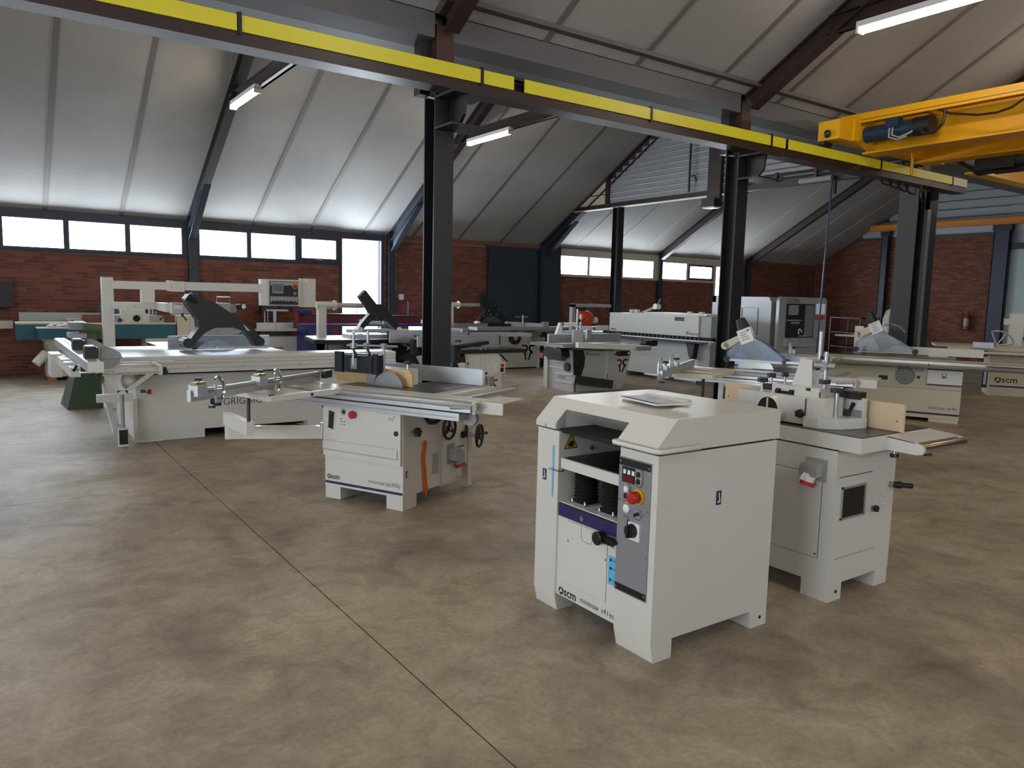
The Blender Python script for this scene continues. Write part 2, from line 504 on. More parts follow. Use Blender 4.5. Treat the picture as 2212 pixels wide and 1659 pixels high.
def lay_bricks(wall, cells, axis, plane, back, score, full=300):
    """the largest in view as bricks of their own, the rest joined"""
    whole = [c for c in cells if abs(c[1]-c[0]-BL) < 1e-4 and score(c) is not None]
    whole.sort(key=score)
    own = set(whole[:full])
    d0, d1 = plane, plane+back
    def geo(g, a, b, z):
        if axis == 'x':
            g.box(a, b, min(d0, d1), max(d0, d1), z, z+BH)
        else:
            g.box(min(d0, d1), max(d0, d1), a, b, z, z+BH)
    g = G(); geo(g, -BL/2, BL/2, -BH/2)
    if axis == 'x':
        g.v = [(x, y-plane, z) for x, y, z in g.v]
    else:
        g.v = [(x-plane, y, z) for x, y, z in g.v]
    me = mesh_of('brick', g); me.materials.append(MAT['brick_red'])
    rest = G()
    for c in cells:
        if c in own:
            o = bpy.data.objects.new('brick', me); col.objects.link(o); o.parent = wall
            mid = (c[0]+c[1])/2
            o.location = (mid, plane, c[2]+BH/2) if axis == 'x' else (plane, mid, c[2]+BH/2)
        else:
            geo(rest, c[0], c[1], c[2])
    r = part('brickwork', rest, 'brick_red', wall); r['kind'] = 'stuff'

# left wall (window side), y = 16
YW = 16.0
wg = G()
wg.box(X0, 6.5, YW+.008, YW+.3, 0, 2.215)
wg.box(7.56, 18.86, YW+.008, YW+.3, 0, 2.215)
wg.box(7.56, 12.42, YW+.008, YW+.3, 2.215, 2.86)
wg.box(19.55, X1, YW+.008, YW+.3, 0, 2.9)
wall_left = struct('wall_left', wg, 'mortar', 'red brick wall below the strip windows', 'wall')
cells = brick_cells(X0, 6.5, 0, 2.215)+brick_cells(7.56, 10.4, 0, 2.85)+brick_cells(12.42, 18.84, 0, 2.2)+brick_cells(19.57, X1, 0, 2.9)
lay_bricks(wall_left, cells, 'x', YW, 0.02, lambda c: (c[0]**2+256) if (c[2] > 1.25 and c[0] > 0.1) else None)
part('wall_plate', G().box(7.56, 12.4, YW-.02, YW+.3, 2.86, 2.96), 'timber', wall_left)
part('wall_plate', G().box(19.55, X1, YW-.02, YW+.3, 2.9, 2.97), 'timber', wall_left)

# end wall, x = 24.17
eg = G().box(X1+.008, X1+.3, 9.85, YW+.3, 0, 3.77)
wall_back = struct('wall_back', eg, 'mortar', 'red brick end wall with a grey sheeted gable', 'wall')
def roofz(y):
    return 2.95+TAN*(16-y)
cb = [c for c in brick_cells(9.85, 15.98, 0, 3.77) if c[2]+BH < roofz(c[0])+.1]
lay_bricks(wall_back, cb, 'y', X1, 0.02, lambda c: (c[0]**2) if (c[2] > 0.9) else None, 300)
for k in range(11):     # sheeting courses of the gable
    z = 3.80+0.25*k
    ylo = 6.4; yhi = min(15.0, 16-(z+.12-2.95)/TAN)
    if yhi > 10.0:
        part('sheet_course', G().prism([(0, z+.244), (-.03, z+.235), (-.03, z+.045), (0, z+.012), (.05, z+.012), (.05, z+.244)], 'y', ylo, yhi).add([], []), 'sheet_light', wall_back)
for o in list(wall_back.children):
    if o.name.startswith('sheet_course'):
        o.location.x = X1
part('gable_back', G().prism([(6.3, 3.77), (15.0, 3.77), (15.0, 3.5), (10.2, 6.26), (6.3, 4.1)][0:2]+[(13.0, 4.67), (10.2, 6.26), (6.3, 4.1)], 'x', X1+.06, X1+.3), 'gutter_grey', wall_back)
part('sill_band', G().box(X1-.02, X1+.05, 9.85, 14.6, 3.735, 3.80), 'frame_blue', wall_back)
# far part of the end wall with the large pale door
wb2 = G().box(X1+.02, X1+.3, Y0, 9.85, 3.3, 8.3)
wb2.box(X1+.02, X1+.3, Y0, 5.2, 0, 3.3)
part('upper_cladding', wb2, 'sheet_grey', wall_back)
door_1 = struct('door_1', G().box(X1-.02, X1+.1, 5.2, 9.82, 0, 3.3), 'door_light', 'large pale grey sliding door in the end wall', 'door')
part('brace', G().beam((X1-.05, 9.55, 1.0), (X1-.05, 8.2, 3.1), .03, .05), 'column_blue', door_1)
part('brace', G().beam((X1-.05, 9.45, 0.5), (X1-.05, 8.5, 2.0), .02, .03), 'column_blue', door_1)
part('door_rail', G().box(X1-.1, X1+.02, 5.0, 9.9, 3.3, 3.48), 'column_blue', door_1)

# walls out of the picture, with their openings (they carry the daylight)
wr = G()
wr.box(X0, X1, Y0-.25, Y0, 0, 2.35); wr.box(X0, X1, Y0-.25, Y0, 3.65, 4.3)
for a, b in ((X0, -5.4), (-.6, .6), (5.4, 6.6), (11.4, X1)):
    wr.box(a, b, Y0-.25, Y0, 2.35, 3.65)
struct('wall_right', wr, 'sheet_grey', 'sheeted long wall behind the camera with high windows', 'wall')
wf = G()
wf.box(X0-.25, X0, Y0, -2.05, 0, 8.4); wf.box(X0-.25, X0, 5.05, YW+.3, 0, 6.4); wf.box(X0-.25, X0, -2.05, 5.05, 4.15, 8.4)
struct('wall_front', wf, 'sheet_grey', 'sheeted end wall behind the camera with a wide open gate', 'wall')

# ---------------------------------------------------------------- windows of the left wall
nwin = [0]
def window(x0, x1, z0, z1, fw=0.045, m='frame_blue', y=YW-.025, inner=None):
    nwin[0] += 1
    o = struct('window_%d' % nwin[0], G().box(x0, x1, y-.015, y+.1, z0, z0+fw).box(x0, x1, y-.015, y+.1, z1-fw, z1)
               .box(x0, x0+fw, y-.015, y+.1, z0+fw, z1-fw).box(x1-fw, x1, y-.015, y+.1, z0+fw, z1-fw), m,
               'frosted white strip window under the eave', 'window', bev=0.006)
    part('pane', G().box(x0+fw-.004, x1-fw+.004, y+.002, y+.008, z0+fw-.004, z1-fw+.004), 'window_glass', o)
    if inner:
        e = inner
        g = G().box(x0+fw, x1-fw, y-.03, y+.01, z0+fw, z0+fw+e).box(x0+fw, x1-fw, y-.03, y+.01, z1-fw-e, z1-fw)
        g.box(x0+fw, x0+fw+e, y-.03, y+.01, z0+fw+e, z1-fw-e).box(x1-fw-e, x1-fw, y-.03, y+.01, z0+fw+e, z1-fw-e)
        part('casement', g, 'frame_blue', o, bev=.005)
        part('handle', G().box((x0+x1)/2-.06, (x0+x1)/2+.06, y-.05, y-.03, z0+fw+.01, z0+fw+.035), 'steel', o, bev=.004)
    return o
ZB, ZT = 2.235, 2.82
for a, b in ((-8.6, -7.6), (-7.6, -6.6), (-6.6, -5.3), (-4.75, -3.8), (-3.8, -2.85), (-2.85, -1.0), (-0.62, 0.315), (0.315, 1.313), (1.313, 2.31), (2.31, 3.3)):
    window(a, b, ZB, ZT)
struct('trim_12', G().box(3.3, 3.545, YW-.03, YW+.1, ZB, ZT).box(-1.0, -.62, YW, YW+.1, ZB, ZT).box(-5.3, -4.75, YW, YW+.1, ZB, ZT), 'frame_blue')
struct('trim_13', G().box(16.17, 16.42, YW-.03, YW+.1, 2.21, 2.77).box(18.78, 18.85, YW, YW+.1, 0, 2.77), 'beige_frame')
window(3.545, 4.546, ZB, ZT); window(4.546, 5.55, ZB, ZT)
window(5.55, 6.5, ZB, ZT, inner=0.05)
door_2 = struct('door_2', G().box(6.5, 6.56, YW-.03, YW+.1, 0, 2.82).box(7.49, 7.56, YW-.03, YW+.1, 0, 2.82).box(6.56, 7.49, YW-.03, YW+.1, 2.79, 2.82)
                .box(6.56, 7.49, YW-.03, YW+.1, 0, .12), 'frame_blue', 'tall frosted glass door beside the strip windows', 'door')
part('pane', G().box(6.555, 7.495, YW-.02, YW-.014, .12, 2.79), 'window_glass', door_2)
for a, b in ((12.45, 13.66), (13.66, 14.90), (14.90, 16.17)):
    window(a, b, 2.21, 2.77, .04, 'beige_frame')
window(16.42, 17.58, 2.21, 2.77, .04, 'beige_frame'); window(17.58, 18.78, 2.21, 2.77, .05, 'beige_frame', inner=.055)
door_3 = struct('door_3', G().box(18.84, 18.9, YW-.03, YW+.1, 0, 2.78).box(19.5, 19.56, YW-.03, YW+.1, 0, 2.78).box(18.9, 19.5, YW-.03, YW+.1, 2.7, 2.78)
                .box(18.9, 19.5, YW-.03, YW+.1, 0, .3), 'beige_frame', 'narrow glazed door with a pale frame in the far bay', 'door')
part('pane', G().box(18.895, 19.505, YW-.02, YW-.014, .3, 2.7), 'window_glass', door_3)
# eave beams and lintel boards over the windows
struct('trim_1', G().box(X0, 7.6, YW-.03, YW+.25, 2.82, 2.925), 'frame_blue', 'dark blue eave beam over the strip windows', 'beam', bev=.008)
struct('trim_2', G().box(12.42, 18.84, YW-.02, YW+.25, 2.77, 2.925), 'beige_frame', 'pale lintel board over the far windows', 'lintel', bev=.006)
struct('trim_3', G().box(18.84, 19.57, YW-.02, YW+.25, 2.78, 2.93), 'beige_frame', 'short pale lintel board over the narrow glazed door', 'lintel', bev=.006)
struct('trim_4', G().box(X0, 6.5, YW-.015, YW+.08, 2.2, 2.235), 'frame_blue', 'dark blue window sill on the brick wall', 'sill', bev=.004)
struct('trim_5', G().box(12.42, 18.84, YW-.015, YW+.08, 2.185, 2.21), 'beige_frame', 'pale window sill in the far bay', 'sill', bev=.004)

# ---------------------------------------------------------------- roof: lining boards with cover strips
RY, RZ = 10.2, 2.95+TAN*(16-10.2)         # ridge of the window-side hall
VY, VZ = 6.2, 4.10                        # valley over the crane columns
NRY, NRZ = -1.1, 4.10+TAN*7.3             # ridge of the near hall
ceiling = struct('ceiling', G(), 'gutter_grey', 'grey pitched roof lining of boards with brown cover strips', 'ceiling')
deck = G()
def slope_pts(ya, za, yb, zb, lift):
    n = Vector((0, -(zb-za), yb-ya)).normalized()
    if n.z < 0:
        n = -n
    return Vector((0, ya, za))+n*lift, Vector((0, yb, zb))+n*lift
joints = [1.0+1.217*k for k in range(-9, 20)]
edges = [X0]+[j for j in joints if X0+.2 < j < X1-.2]+[X1]
slopes = ((16.25, 2.95-TAN*.25, RY, RZ, 'a'), (VY+.2, VZ-.02, RY, RZ, 'b'), (VY, VZ, NRY, NRZ, 'c'), (Y0, NRZ-TAN*(NRY-Y0), NRY, NRZ, 'd'))
def slab_geo(xa, xb, ya, za, yb, zb, l0, l1):
    a0, b0 = slope_pts(ya, za, yb, zb, l0); a1, b1 = slope_pts(ya, za, yb, zb, l1)
    vs = []
    for x in (xa, xb):
        vs += [(x, a0.y, a0.z), (x, b0.y, b0.z), (x, b1.y, b1.z), (x, a1.y, a1.z)]
    return vs, [(0,1,2,3),(4,7,6,5),(0,4,5,1),(1,5,6,2),(2,6,7,3),(3,7,4,0)]
for ya, za, yb, zb, k in slopes:
    for i in range(len(edges)-1):
        part('roof_panel', G().add(*slab_geo(edges[i]+.004, edges[i+1]-.004, ya, za, yb, zb, 0, .05)), 'roof_lining', ceiling)
    for j in edges[1:-1]:
        far = j > 12.1
        w = .010 if far else .032
        part('cover_strip', G().add(*slab_geo(j-w, j+w, ya, za, yb, zb, -.012, .004)), 'joint_white' if far else 'joint_strip', ceiling)
    part('roof_deck', G().add(*slab_geo(X0-.3, X1+.3, ya, za, yb, zb, .055, .09)), 'gutter_grey', ceiling)

part('roof_deck', G().box(X0-.3, X1+.3, 6.0, 6.8, 4.16, 4.2).box(X0-.3, X1+.3, 6.62, 6.9, 3.9, 4.4), 'gutter_grey', ceiling)
# ---------------------------------------------------------------- gutter box between the halls
gx = [X0, -4.9, -.65, 3.42, 7.62, 11.95, X1]
for i in range(len(gx)-1):
    a = gx[i]+(.18 if i else 0); b = gx[i+1]-(.0 if i < len(gx)-2 else 0)
    o = struct('trim_%d' % (6+i), G().prism([(6.2, 3.88), (6.2, 4.09), (6.24, 4.12), (6.62, 4.12), (6.62, 3.9), (6.5, 3.86)], 'x', a, b), 'gutter_grey',
             ['', '', 'grey box gutter nearest the camera, left of the first crane column', 'grey box gutter between the first and second crane columns', 'grey box gutter between the second crane column and the crane bridge', 'grey box gutter behind the crane bridge'][i] or
             ['grey box gutter at the far left end of the valley', 'second grey box gutter from the left end of the valley'][i], 'gutter')

# ---------------------------------------------------------------- crane columns
def hcolumn(x, name, label, ztop=4.0, lo='column_blue', y=6.2):
    t = thing(name, label, 'column', x, y+.1, 0)
    part('shaft', G().ibeam((x, y+.1, 0.01), (x, y+.1, 3.4), .2, .2, .014, up=(0, 1, 0)), lo, t, bev=.003)
    part('base_plate', G().box(x-.16, x+.16, y-.06, y+.26, 0, .02), lo, t)
    part('head', G().box(x-.09, x+.09, y-.0, y+.12, 3.4, ztop), 'column_brown', t, bev=.004)
    part('rear_flange', G().box(x-.2, x-.1, y+.1, y+.22, 3.4, ztop-.12), lo, t)
    # bracket under the crane rail
    br = part('bracket', G().prism([(5.92, 3.36), (6.19, 3.36), (6.19, 3.12), (6.02, 3.12), (5.94, 3.2)], 'x', x+.04, x+.07), lo, t, bev=.004)
    part('bracket_plate', G().box(x-.1, x+.27, 5.87, 6.2, 3.36, 3.385), lo, br)
    part('bracket_plate', G().box(x-.1, x+.27, 5.9, 6.2, 3.09, 3.11), lo, br)
    return t
hcolumn(3.53, 'crane_column', 'dark steel column under the crane rail behind the orange-strapped saw shaper')
hcolumn(7.74, 'crane_column', 'dark steel column under the crane rail behind the sticker-covered blade guard')
c3 = thing('crane_column', 'broad dark steel column at the end of the crane rail with a pale steel strip', 'column', 12.1, 6.3, 0)
part('shaft', G().ibeam((11.93, 6.3, .01), (11.93, 6.3, 3.42), .3, .22, .014, up=(1, 0, 0)), 'column_blue', c3, bev=.003)
part('shaft', G().ibeam((12.36, 6.3, .01), (12.36, 6.3, 3.5), .24, .24, .014, up=(0, 1, 0)), 'column_blue', c3, bev=.003)
part('web_plate', G().box(12.0, 12.28, 6.36, 6.4, .01, 3.4), 'column_blue', c3)
part('cover_strip', G().box(12.03, 12.13, 6.10, 6.15, .1, 3.1), 'steel', c3, bev=.004)
part('base_plate', G().box(11.7, 12.5, 6.1, 6.5, 0, .02), 'column_blue', c3)
part('head', G().box(12.0, 12.2, 6.2, 6.4, 3.42, 4.0), 'column_brown', c3)

# ---------------------------------------------------------------- rafters, wall columns, collars
def rafter(name, x, ya, za, yb, zb, label, brk=None):
    """steel rafter under the lining; blue haunch near the wall"""
    t = thing(name, label, 'rafter', x, ya, za)
    a, b = slope_pts(ya, za, yb, zb, -.11); a.x = b.x = x
    if brk:
        d = (b-a).normalized(); mid = a+d*brk
        part('haunch', G().ibeam(a, mid, .15, .2, .014, up=(0, TAN, 1) if False else d.cross(Vector((1, 0, 0)))), 'frame_blue', t)
        part('gusset', G().prism([(a.y-.06, a.z-.28), (a.y-.0, a.z-.28), (a.y, a.z), (a.y-1.3, a.z+.66)], 'x', x-.012, x+.012), 'frame_blue', t)
        part('gusset_flange', G().beam((x, a.y-.05, a.z-.32), (x, a.y-1.32, a.z+.60), .13, .014, up=(0, 1, 1)), 'frame_blue', t)
        a = mid
    part('rafter_beam', G().ibeam(a, b, .15, .2, .014, up=(b-a).normalized().cross(Vector((1, 0, 0)))), 'rafter_brown', t)
    return t
raf = {3.43: 'dark roof rafter rising from the first wall column in view', 7.73: 'dark roof rafter rising from the wall column beside the glass door',
       12.05: 'dark roof rafter along the sheeted partition', 16.38: 'thin dark roof rafter in the far bay over the windows', 20.35: 'dark roof rafter in the far bay before the end wall',
       -0.85: 'dark roof rafter left of the picture', -5.1: 'dark roof rafter behind the camera on the window side'}
for x, lb in raf.items():
    rafter('roof_rafter', x, 15.95, 2.95+TAN*.05, RY, RZ, lb, 1.6 if x < 13 else None)
    rafter('roof_rafter', x, 6.5, VZ+TAN*.1, RY, RZ, lb.replace('dark roof', 'dark valley-side roof'))
for x, lb in ((3.53, 'brown rafter leaving the head of the first crane column'), (7.74, 'brown rafter leaving the head of the second crane column'), (12.05, 'brown rafter leaving the head of the last crane column'), (-.75, 'brown near-hall rafter left of the camera'), (16.4, 'brown near-hall rafter past the crane bridge'), (20.4, 'brown near-hall rafter before the end wall')):
    rafter('roof_rafter', x, 6.2, VZ, NRY, NRZ, lb)
for x, y, w, lb in ((3.45, 15.93, .17, 'slim dark blue wall column between the strip windows'), (7.72, 15.93, .18, 'slim dark blue wall column beside the frosted glass door'), (16.39, 15.95, .13, 'slim dark wall column between the far windows'), (20.40, 15.93, .16, 'slim dark wall column at the far brick bay')):
    t = thing('wall_column', lb, 'column', x, y, 0)
    part('shaft', G().ibeam((x, y, .0), (x, y, 2.95), w, .12, .012, up=(0, 1, 0)), 'frame_blue', t, bev=.002)
    part('base_plate', G().box(x-.12, x+.12, y-.1, y+.06, 0, .015), 'frame_blue', t)
for y, w, lb in ((13.45, .22, 'grey steel post on the end wall left of the broad column'), (10.02, .42, 'wide dark steel post beside the pale sliding door')):
    t = thing('wall_column', lb, 'column', X1-.1, y, 0)
    part('shaft', G().ibeam((X1-.1, y, 0), (X1-.1, y, 4.0), .16, w, .02, up=(0, 1, 0)).box(X1-.18, X1-.165, y-w/2, y+w/2, 0, 4.0), 'frame_blue', t)
    part('base_plate', G().box(X1-.26, X1, y-w/2-.03, y+w/2+.03, 0, .015), 'frame_blue', t)
    part('head', G().box(X1-.2, X1-.02, y-w/2-.04, y+w/2+.04, 3.84, 4.0), 'black_paint', t)
def collar(x, ya, yb, z, label):
    t = thing('collar_beam', label, 'beam', x, (ya+yb)/2, z-.1)
    part('channel', G().box(x-.02, x+.02, ya, yb, z-.1, z+.1), 'brown_steel', t)
    part('flange', G().box(x-.07, x+.02, ya, yb, z-.1, z-.088), 'brown_steel', t)
    part('flange', G().box(x-.07, x+.02, ya, yb, z+.088, z+.1), 'brown_steel', t)
collar(3.45, 7.3, 13.12, 4.60, 'brown collar beam with two tube lamps, nearer of the pair past the crane rail')
collar(7.73, 7.3, 13.12, 4.60, 'brown collar beam with two tube lamps, farther of the pair past the crane rail')
collar(7.74, -3.3, 5.15, 4.62, 'brown collar beam overhead in the near hall at the top right')
solo('hanger_post', G().box(7.69, 7.77, 9.75, 9.83, 4.7, 6.4), 'brown_steel', 'short brown hanger post above the farther collar beam', 'post', 7.73, 9.79, 4.7)

# tube lamps
def lamp(x, y0, y1, z, label):
    t = thing('tube_lamp', label, 'lamp', x, (y0+y1)/2, z, group='fluorescent tube lamps')
    part('housing', G().box(x-.05, x+.05, y0, y1, z+.03, z+.09), 'white_plastic', t, bev=.006)
    part('diffuser', G().prism([(-.05+x, z+.03), (-.042+x, z-.012), (-.02+x, z-.028), (.02+x, z-.028), (.042+x, z-.012), (.05+x, z+.03)], 'y', y0+.03, y1-.03), 'tube_light', t)
    part('end_cap', G().box(x-.052, x+.052, y0, y0+.03, z-.03, z+.04), 'white_plastic', t, bev=.006)
    part('end_cap', G().box(x-.052, x+.052, y1-.03, y1, z-.03, z+.04), 'white_plastic', t, bev=.006)
LAMPS = ((3.36, 11.25, 12.55, 4.43, 'glowing tube lamp lowest on the left, on the nearer collar beam'), (3.36, 7.9, 9.2, 4.43, 'glowing tube lamp above the yellow rail on the left'),
         (7.64, 11.1, 12.5, 4.43, 'glowing tube lamp right of the first crane column below the rail'), (7.64, 7.85, 9.2, 4.43, 'glowing tube lamp above the yellow rail in the middle'),
         (7.64, 3.2, 4.75, 4.44, 'long glowing tube lamp at the top right of the near hall'))
for a in LAMPS:
    lamp(*a)
for x, y, lb in ((3.36, 3.0, 'added unseen tube lamp overhead right of the camera'), (3.36, -1.5, 'added unseen tube lamp behind the camera on the right'), (-.9, 3.0, 'added unseen tube lamp overhead left of the camera'), (7.64, -1.5, 'added unseen tube lamp on the far end of the near collar beam'), (11.96, 3.2, 'added tube lamp out of view above the crane bridge'), (11.96, -1.5, 'added tube lamp out of view at the far right'), (16.2, 3.2, 'added tube lamp out of view past the crane bridge'), (-.9, -1.5, 'added unseen tube lamp behind the camera on the left'), (-.9, 9.0, 'added tube lamp out of view at the left, window side')):
    lamp(x, y, y+1.4, 4.44, lb)  # unseen lamps added along the halls for more light from above

# ---------------------------------------------------------------- sheeted partition gable at x = 12.05
XG = 12.05
gp = thing('partition_gable', 'dark grey corrugated sheet gable hanging over the passage to the far bay', 'partition', XG, 10.4, 3.7)
def yl(z):
    return 16-(z-2.95)/TAN-.12
for k in range(22):
    z = 3.80+.115*k
    yhi = min(13.42, yl(z+.115)); ylo = 6.55 if z < 4.15 else 6.4+(z-4.15)/TAN
    if yhi > ylo+.1:
        part('sheet_course', G().prism([(XG, z+.112), (XG-.022, z+.104), (XG-.022, z+.018), (XG, z+.004), (XG+.02, z+.004), (XG+.02, z+.112)], 'y', ylo, yhi), 'sheet_grey', gp)
bb = part('bottom_beam', G().box(XG-.06, XG+.06, 6.4, 14.75, 3.71, 3.80), 'brown_steel', gp)
part('edge_strip', G().box(XG-.07, XG+.05, 9.9, 14.75, 3.695, 3.71), 'ink_white', bb)
part('post', G().box(XG-.12, XG-.03, 10.1, 10.42, 3.62, 5.5), 'brown_steel', gp)
part('post', G().box(XG-.07, XG-.03, 13.38, 13.5, 3.8, 4.42), 'brown_steel', gp)
part('end_triangle', G().prism([(13.5, 3.8), (14.72, 3.8), (13.5, 4.36)], 'x', XG-.02, XG+.02), 'beige_frame', gp)
part('end_strip', G().box(XG-.03, XG+.0, 13.5, 14.2, 4.02, 4.04), 'brown_steel', gp)
for zz in (3.84, 3.92):
    part('pipe', G().cyl((XG-.1, 6.5, zz), (XG-.1, 9.95, zz), .022, 10), 'brown_steel', gp)
for yy in (7.2, 8.0, 8.8, 9.5):
    part('pipe_clip', G().box(XG-.13, XG-.06, yy, yy+.05, 3.8, 3.96), 'brown_steel', gp)
solo('partition_post', G().ibeam((XG, 13.1, 0), (XG, 13.1, 3.7), .17, .2, .014, up=(0, 1, 0)), 'column_blue', 'dark steel post carrying the partition gable behind the radial arm saw', 'column', XG, 13.1, 0)
t = thing('outdoor_lamp_box', 'small dark lamp box with a white underside at the second crane column', 'lamp', 11.9, 10.25, 3.42)
part('housing', G().box(11.78, 12.0, 10.1, 10.42, 3.46, 3.62), 'column_blue', t, bev=.006)
part('diffuser', G().box(11.8, 11.98, 10.12, 10.4, 3.435, 3.46), 'white_plastic', t)
t = thing('gas_pipe', 'thin dark pipe with a valve hanging in front of the corrugated gable', 'pipe', XG-.15, 10.9, 3.75)
part('riser', G().tube([(XG-.12, 11.05, 4.86), (XG-.12, 10.9, 4.86), (XG-.12, 10.9, 3.82)], .022, 8), 'brown_steel', t)
part('valve', G().tube([(XG-.12, 10.9, 4.12), (XG-.12, 10.78, 4.14), (XG-.12, 10.72, 4.06), (XG-.12, 10.72, 4.0)], .018, 8), 'brown_steel', t)
part('elbow', G().cyl((XG-.12, 11.1, 4.86), (XG-.12, 10.98, 4.86), .035, 10), 'grey_plastic', t)
# hose dropping from the partition
t = thing('drop_hose', 'thin dark blue hose hanging from the partition beam to the floor', 'hose', 11.9, 7.75, 0)
part('hose', G().tube([(11.90, 7.68, 3.68), (11.89, 7.70, 2.6), (11.88, 7.72, 1.4), (11.87, 7.74, .3), (11.84, 7.76, .02)], .014, 8), 'blue_paint', t)
part('connector', G().cyl((11.90, 7.62, 3.68), (11.90, 7.62, 3.46), .03, 10), 'dark_steel', t)
part('valve', G().cyl((11.90, 7.68, 3.74), (11.90, 8.3, 3.74), .05, 12), 'cool_grey', t)

# dark sliding door leaves on the left wall
t = struct('door_4', G().box(10.33, 11.86, 15.85, 15.93, .02, 2.86), 'door_blue', 'dark blue sliding door leaf on the brick wall', 'door', bev=.006)
part('guide_rail', G().box(10.25, 12.4, 15.86, 15.98, 2.86, 2.92), 'timber', t)
t = struct('door_5', G().box(11.9, 12.5, 15.72, 15.98, .02, 2.93), 'door_blue', 'narrow dark blue casing beside the sliding door leaf', 'door', bev=.006)
part('handle', G().box(12.5, 12.53, 15.74, 15.9, 2.05, 2.35), 'column_blue', t)

# ---------------------------------------------------------------- crane runway
rail = thing('crane_rail', 'long brown steel crane runway beam faced with yellow plates', 'crane rail', 3.53, 6.0, 3.385)
part('web', G().box(X0+.3, 12.75, 5.995, 6.015, 3.405, 3.57), 'brown_steel', rail)
part('bottom_flange', G().box(X0+.3, 12.75, 5.9, 6.11, 3.385, 3.405), 'brown_steel', rail)
part('skirt', G().box(X0+.3, 12.75, 5.908, 5.918, 3.405, 3.478), 'brown_steel', rail)
part('top_flange', G().box(X0+.3, 12.75, 5.905, 6.11, 3.575, 3.592), 'brown_steel', rail)
ysegs = [X0+.3, -3.4, 1.62, 3.72, 4.08, 5.82, 7.83, 8.12, 10.25, 12.28, 12.75]
gaps = {3.72: .02, 4.08: .12, 1.62: .03, 8.12: .06}
for i in range(len(ysegs)-1):
    a = ysegs[i]+gaps.get(ysegs[i], .02); b = ysegs[i+1]
    part('yellow_plate', G().box(a, b-.004, 5.893, 5.907, 3.478, 3.594), 'rail_yellow' if b < 12.4 else 'cream_old', rail)
for x in (1.635, 3.73, 5.83, 7.84, 10.26, 12.29):
    part('clamp', G().box(x-.014, x+.014, 5.885, 6.0, 3.46, 3.612), 'dark_steel', rail)
part('rail_head', G().box(X0+.3, 12.75, 5.98, 6.03, 3.594, 3.625), 'dark_steel', rail)
solo('far_crane_rail', G().box(12.9, 22.0, 5.86, 5.88, 3.74, 3.98).box(12.9, 22.0, 5.8, 6.02, 3.71, 3.74).box(12.9, 22.0, 5.8, 6.02, 3.98, 4.0), 'crane_yellow', 'tan yellow crane beam running on beyond the last column', 'crane rail', 17, 5.9, 3.71)
solo('orange_hoist_beam', G().ibeam((X1-.28, 13.92, 4.09), (X1-.28, 7.0, 4.09), .14, .19, .02).box(X1-.33, X1-.23, 12.7, 12.8, 4.18, 4.27), 'orange_beam', 'orange hoist beam on posts along the end wall', 'beam', X1-.28, 11, 3.99)

# ---------------------------------------------------------------- crane bridge
cr = thing('bridge_crane', 'yellow overhead bridge crane with a blue drive motor on the runway', 'crane', 10.3, 5.9, 3.6)
ec = part('end_carriage', G().box(8.95, 9.25, 5.72, 6.02, 3.69, 3.93).box(9.25, 11.75, 5.78, 5.98, 3.70, 3.90), 'crane_yellow', cr, bev=.006)
for x in (9.08, 11.4):
    part('wheel', G().cyl((x, 5.95, 3.69), (x, 6.05, 3.69), .09, 20), 'dark_steel', ec, smooth=40)
part('buffer', G().ell((8.92, 5.87, 3.76), .045, .045, .05), 'brown_steel', ec, smooth=60)
part('carriage_step', G().box(9.25, 9.38, 5.7, 5.78, 3.70, 3.98), 'crane_yellow', ec, bev=.004)
part('girder', G().box(9.78, 9.80, -7.6, 5.85, 3.62, 4.02).box(9.70, 10.02, -7.6, 5.85, 3.60, 3.62).box(9.70, 10.02, -7.6, 5.85, 4.02, 4.05).box(9.98, 10.0, -7.6, 5.85, 3.62, 4.02), 'crane_yellow', cr)
part('girder', G().box(11.18, 11.2, -7.6, 5.85, 3.66, 4.02).box(11.05, 11.32, -7.6, 5.85, 3.64, 3.66).box(11.05, 11.32, -7.6, 5.85, 4.02, 4.05), 'crane_yellow', cr)
part('cable_channel', G().box(9.36, 9.40, -7.6, 5.98, 3.93, 4.05).box(9.40, 9.44, -7.6, 5.98, 4.035, 4.05), 'crane_yellow', cr)
part('channel_groove', G().box(9.356, 9.362, -7.6, 5.97, 3.962, 3.968), 'brown_steel', cr)
for y in (4.9, 3.6, 2.2):
    part('channel_bracket', G().box(9.4, 9.78, y, y+.06, 3.95, 3.99), 'crane_yellow', cr)
mo = part('motor', G().cyl((9.52, 5.72, 3.80), (9.52, 5.05, 3.80), .1, 20), 'motor_blue', cr, smooth=40)
part('motor_cowl', G().cyl((9.52, 5.07, 3.80), (9.52, 4.86, 3.80), .115, 20), 'black_paint', mo, smooth=40)
part('terminal_box', G().box(9.38, 9.5, 5.22, 5.38, 3.82, 3.93), 'motor_blue', mo, bev=.006)
part('motor_cable', G().tube([(9.42, 5.3, 3.82), (9.4, 5.29, 3.72), (9.4, 5.2, 3.68), (9.42, 5.08, 3.72), (9.45, 5.0, 3.78)], .012, 6), 'cool_grey', mo)
part('motor_cable', G().tube([(9.42, 5.34, 3.82), (9.4, 5.33, 3.7), (9.4, 5.22, 3.655), (9.4, 5.1, 3.68)], .012, 6), 'cool_grey', mo)
part('festoon_cable', G().tube([(9.4, 4.75, 3.93), (9.4, 4.6, 3.86), (9.4, 4.3, 3.79), (9.4, 4.1, 3.78), (9.4, 3.95, 3.81), (9.4, 3.8, 3.9), (9.4, 3.72, 3.93)], .014, 6), 'brown_steel', cr)
part('festoon_cable', G().tube([(9.42, 4.96, 3.77), (9.4, 4.9, 3.68), (9.4, 4.78, 3.67), (9.4, 4.68, 3.76), (9.4, 4.66, 3.93)], .018, 6), 'brown_steel', cr)
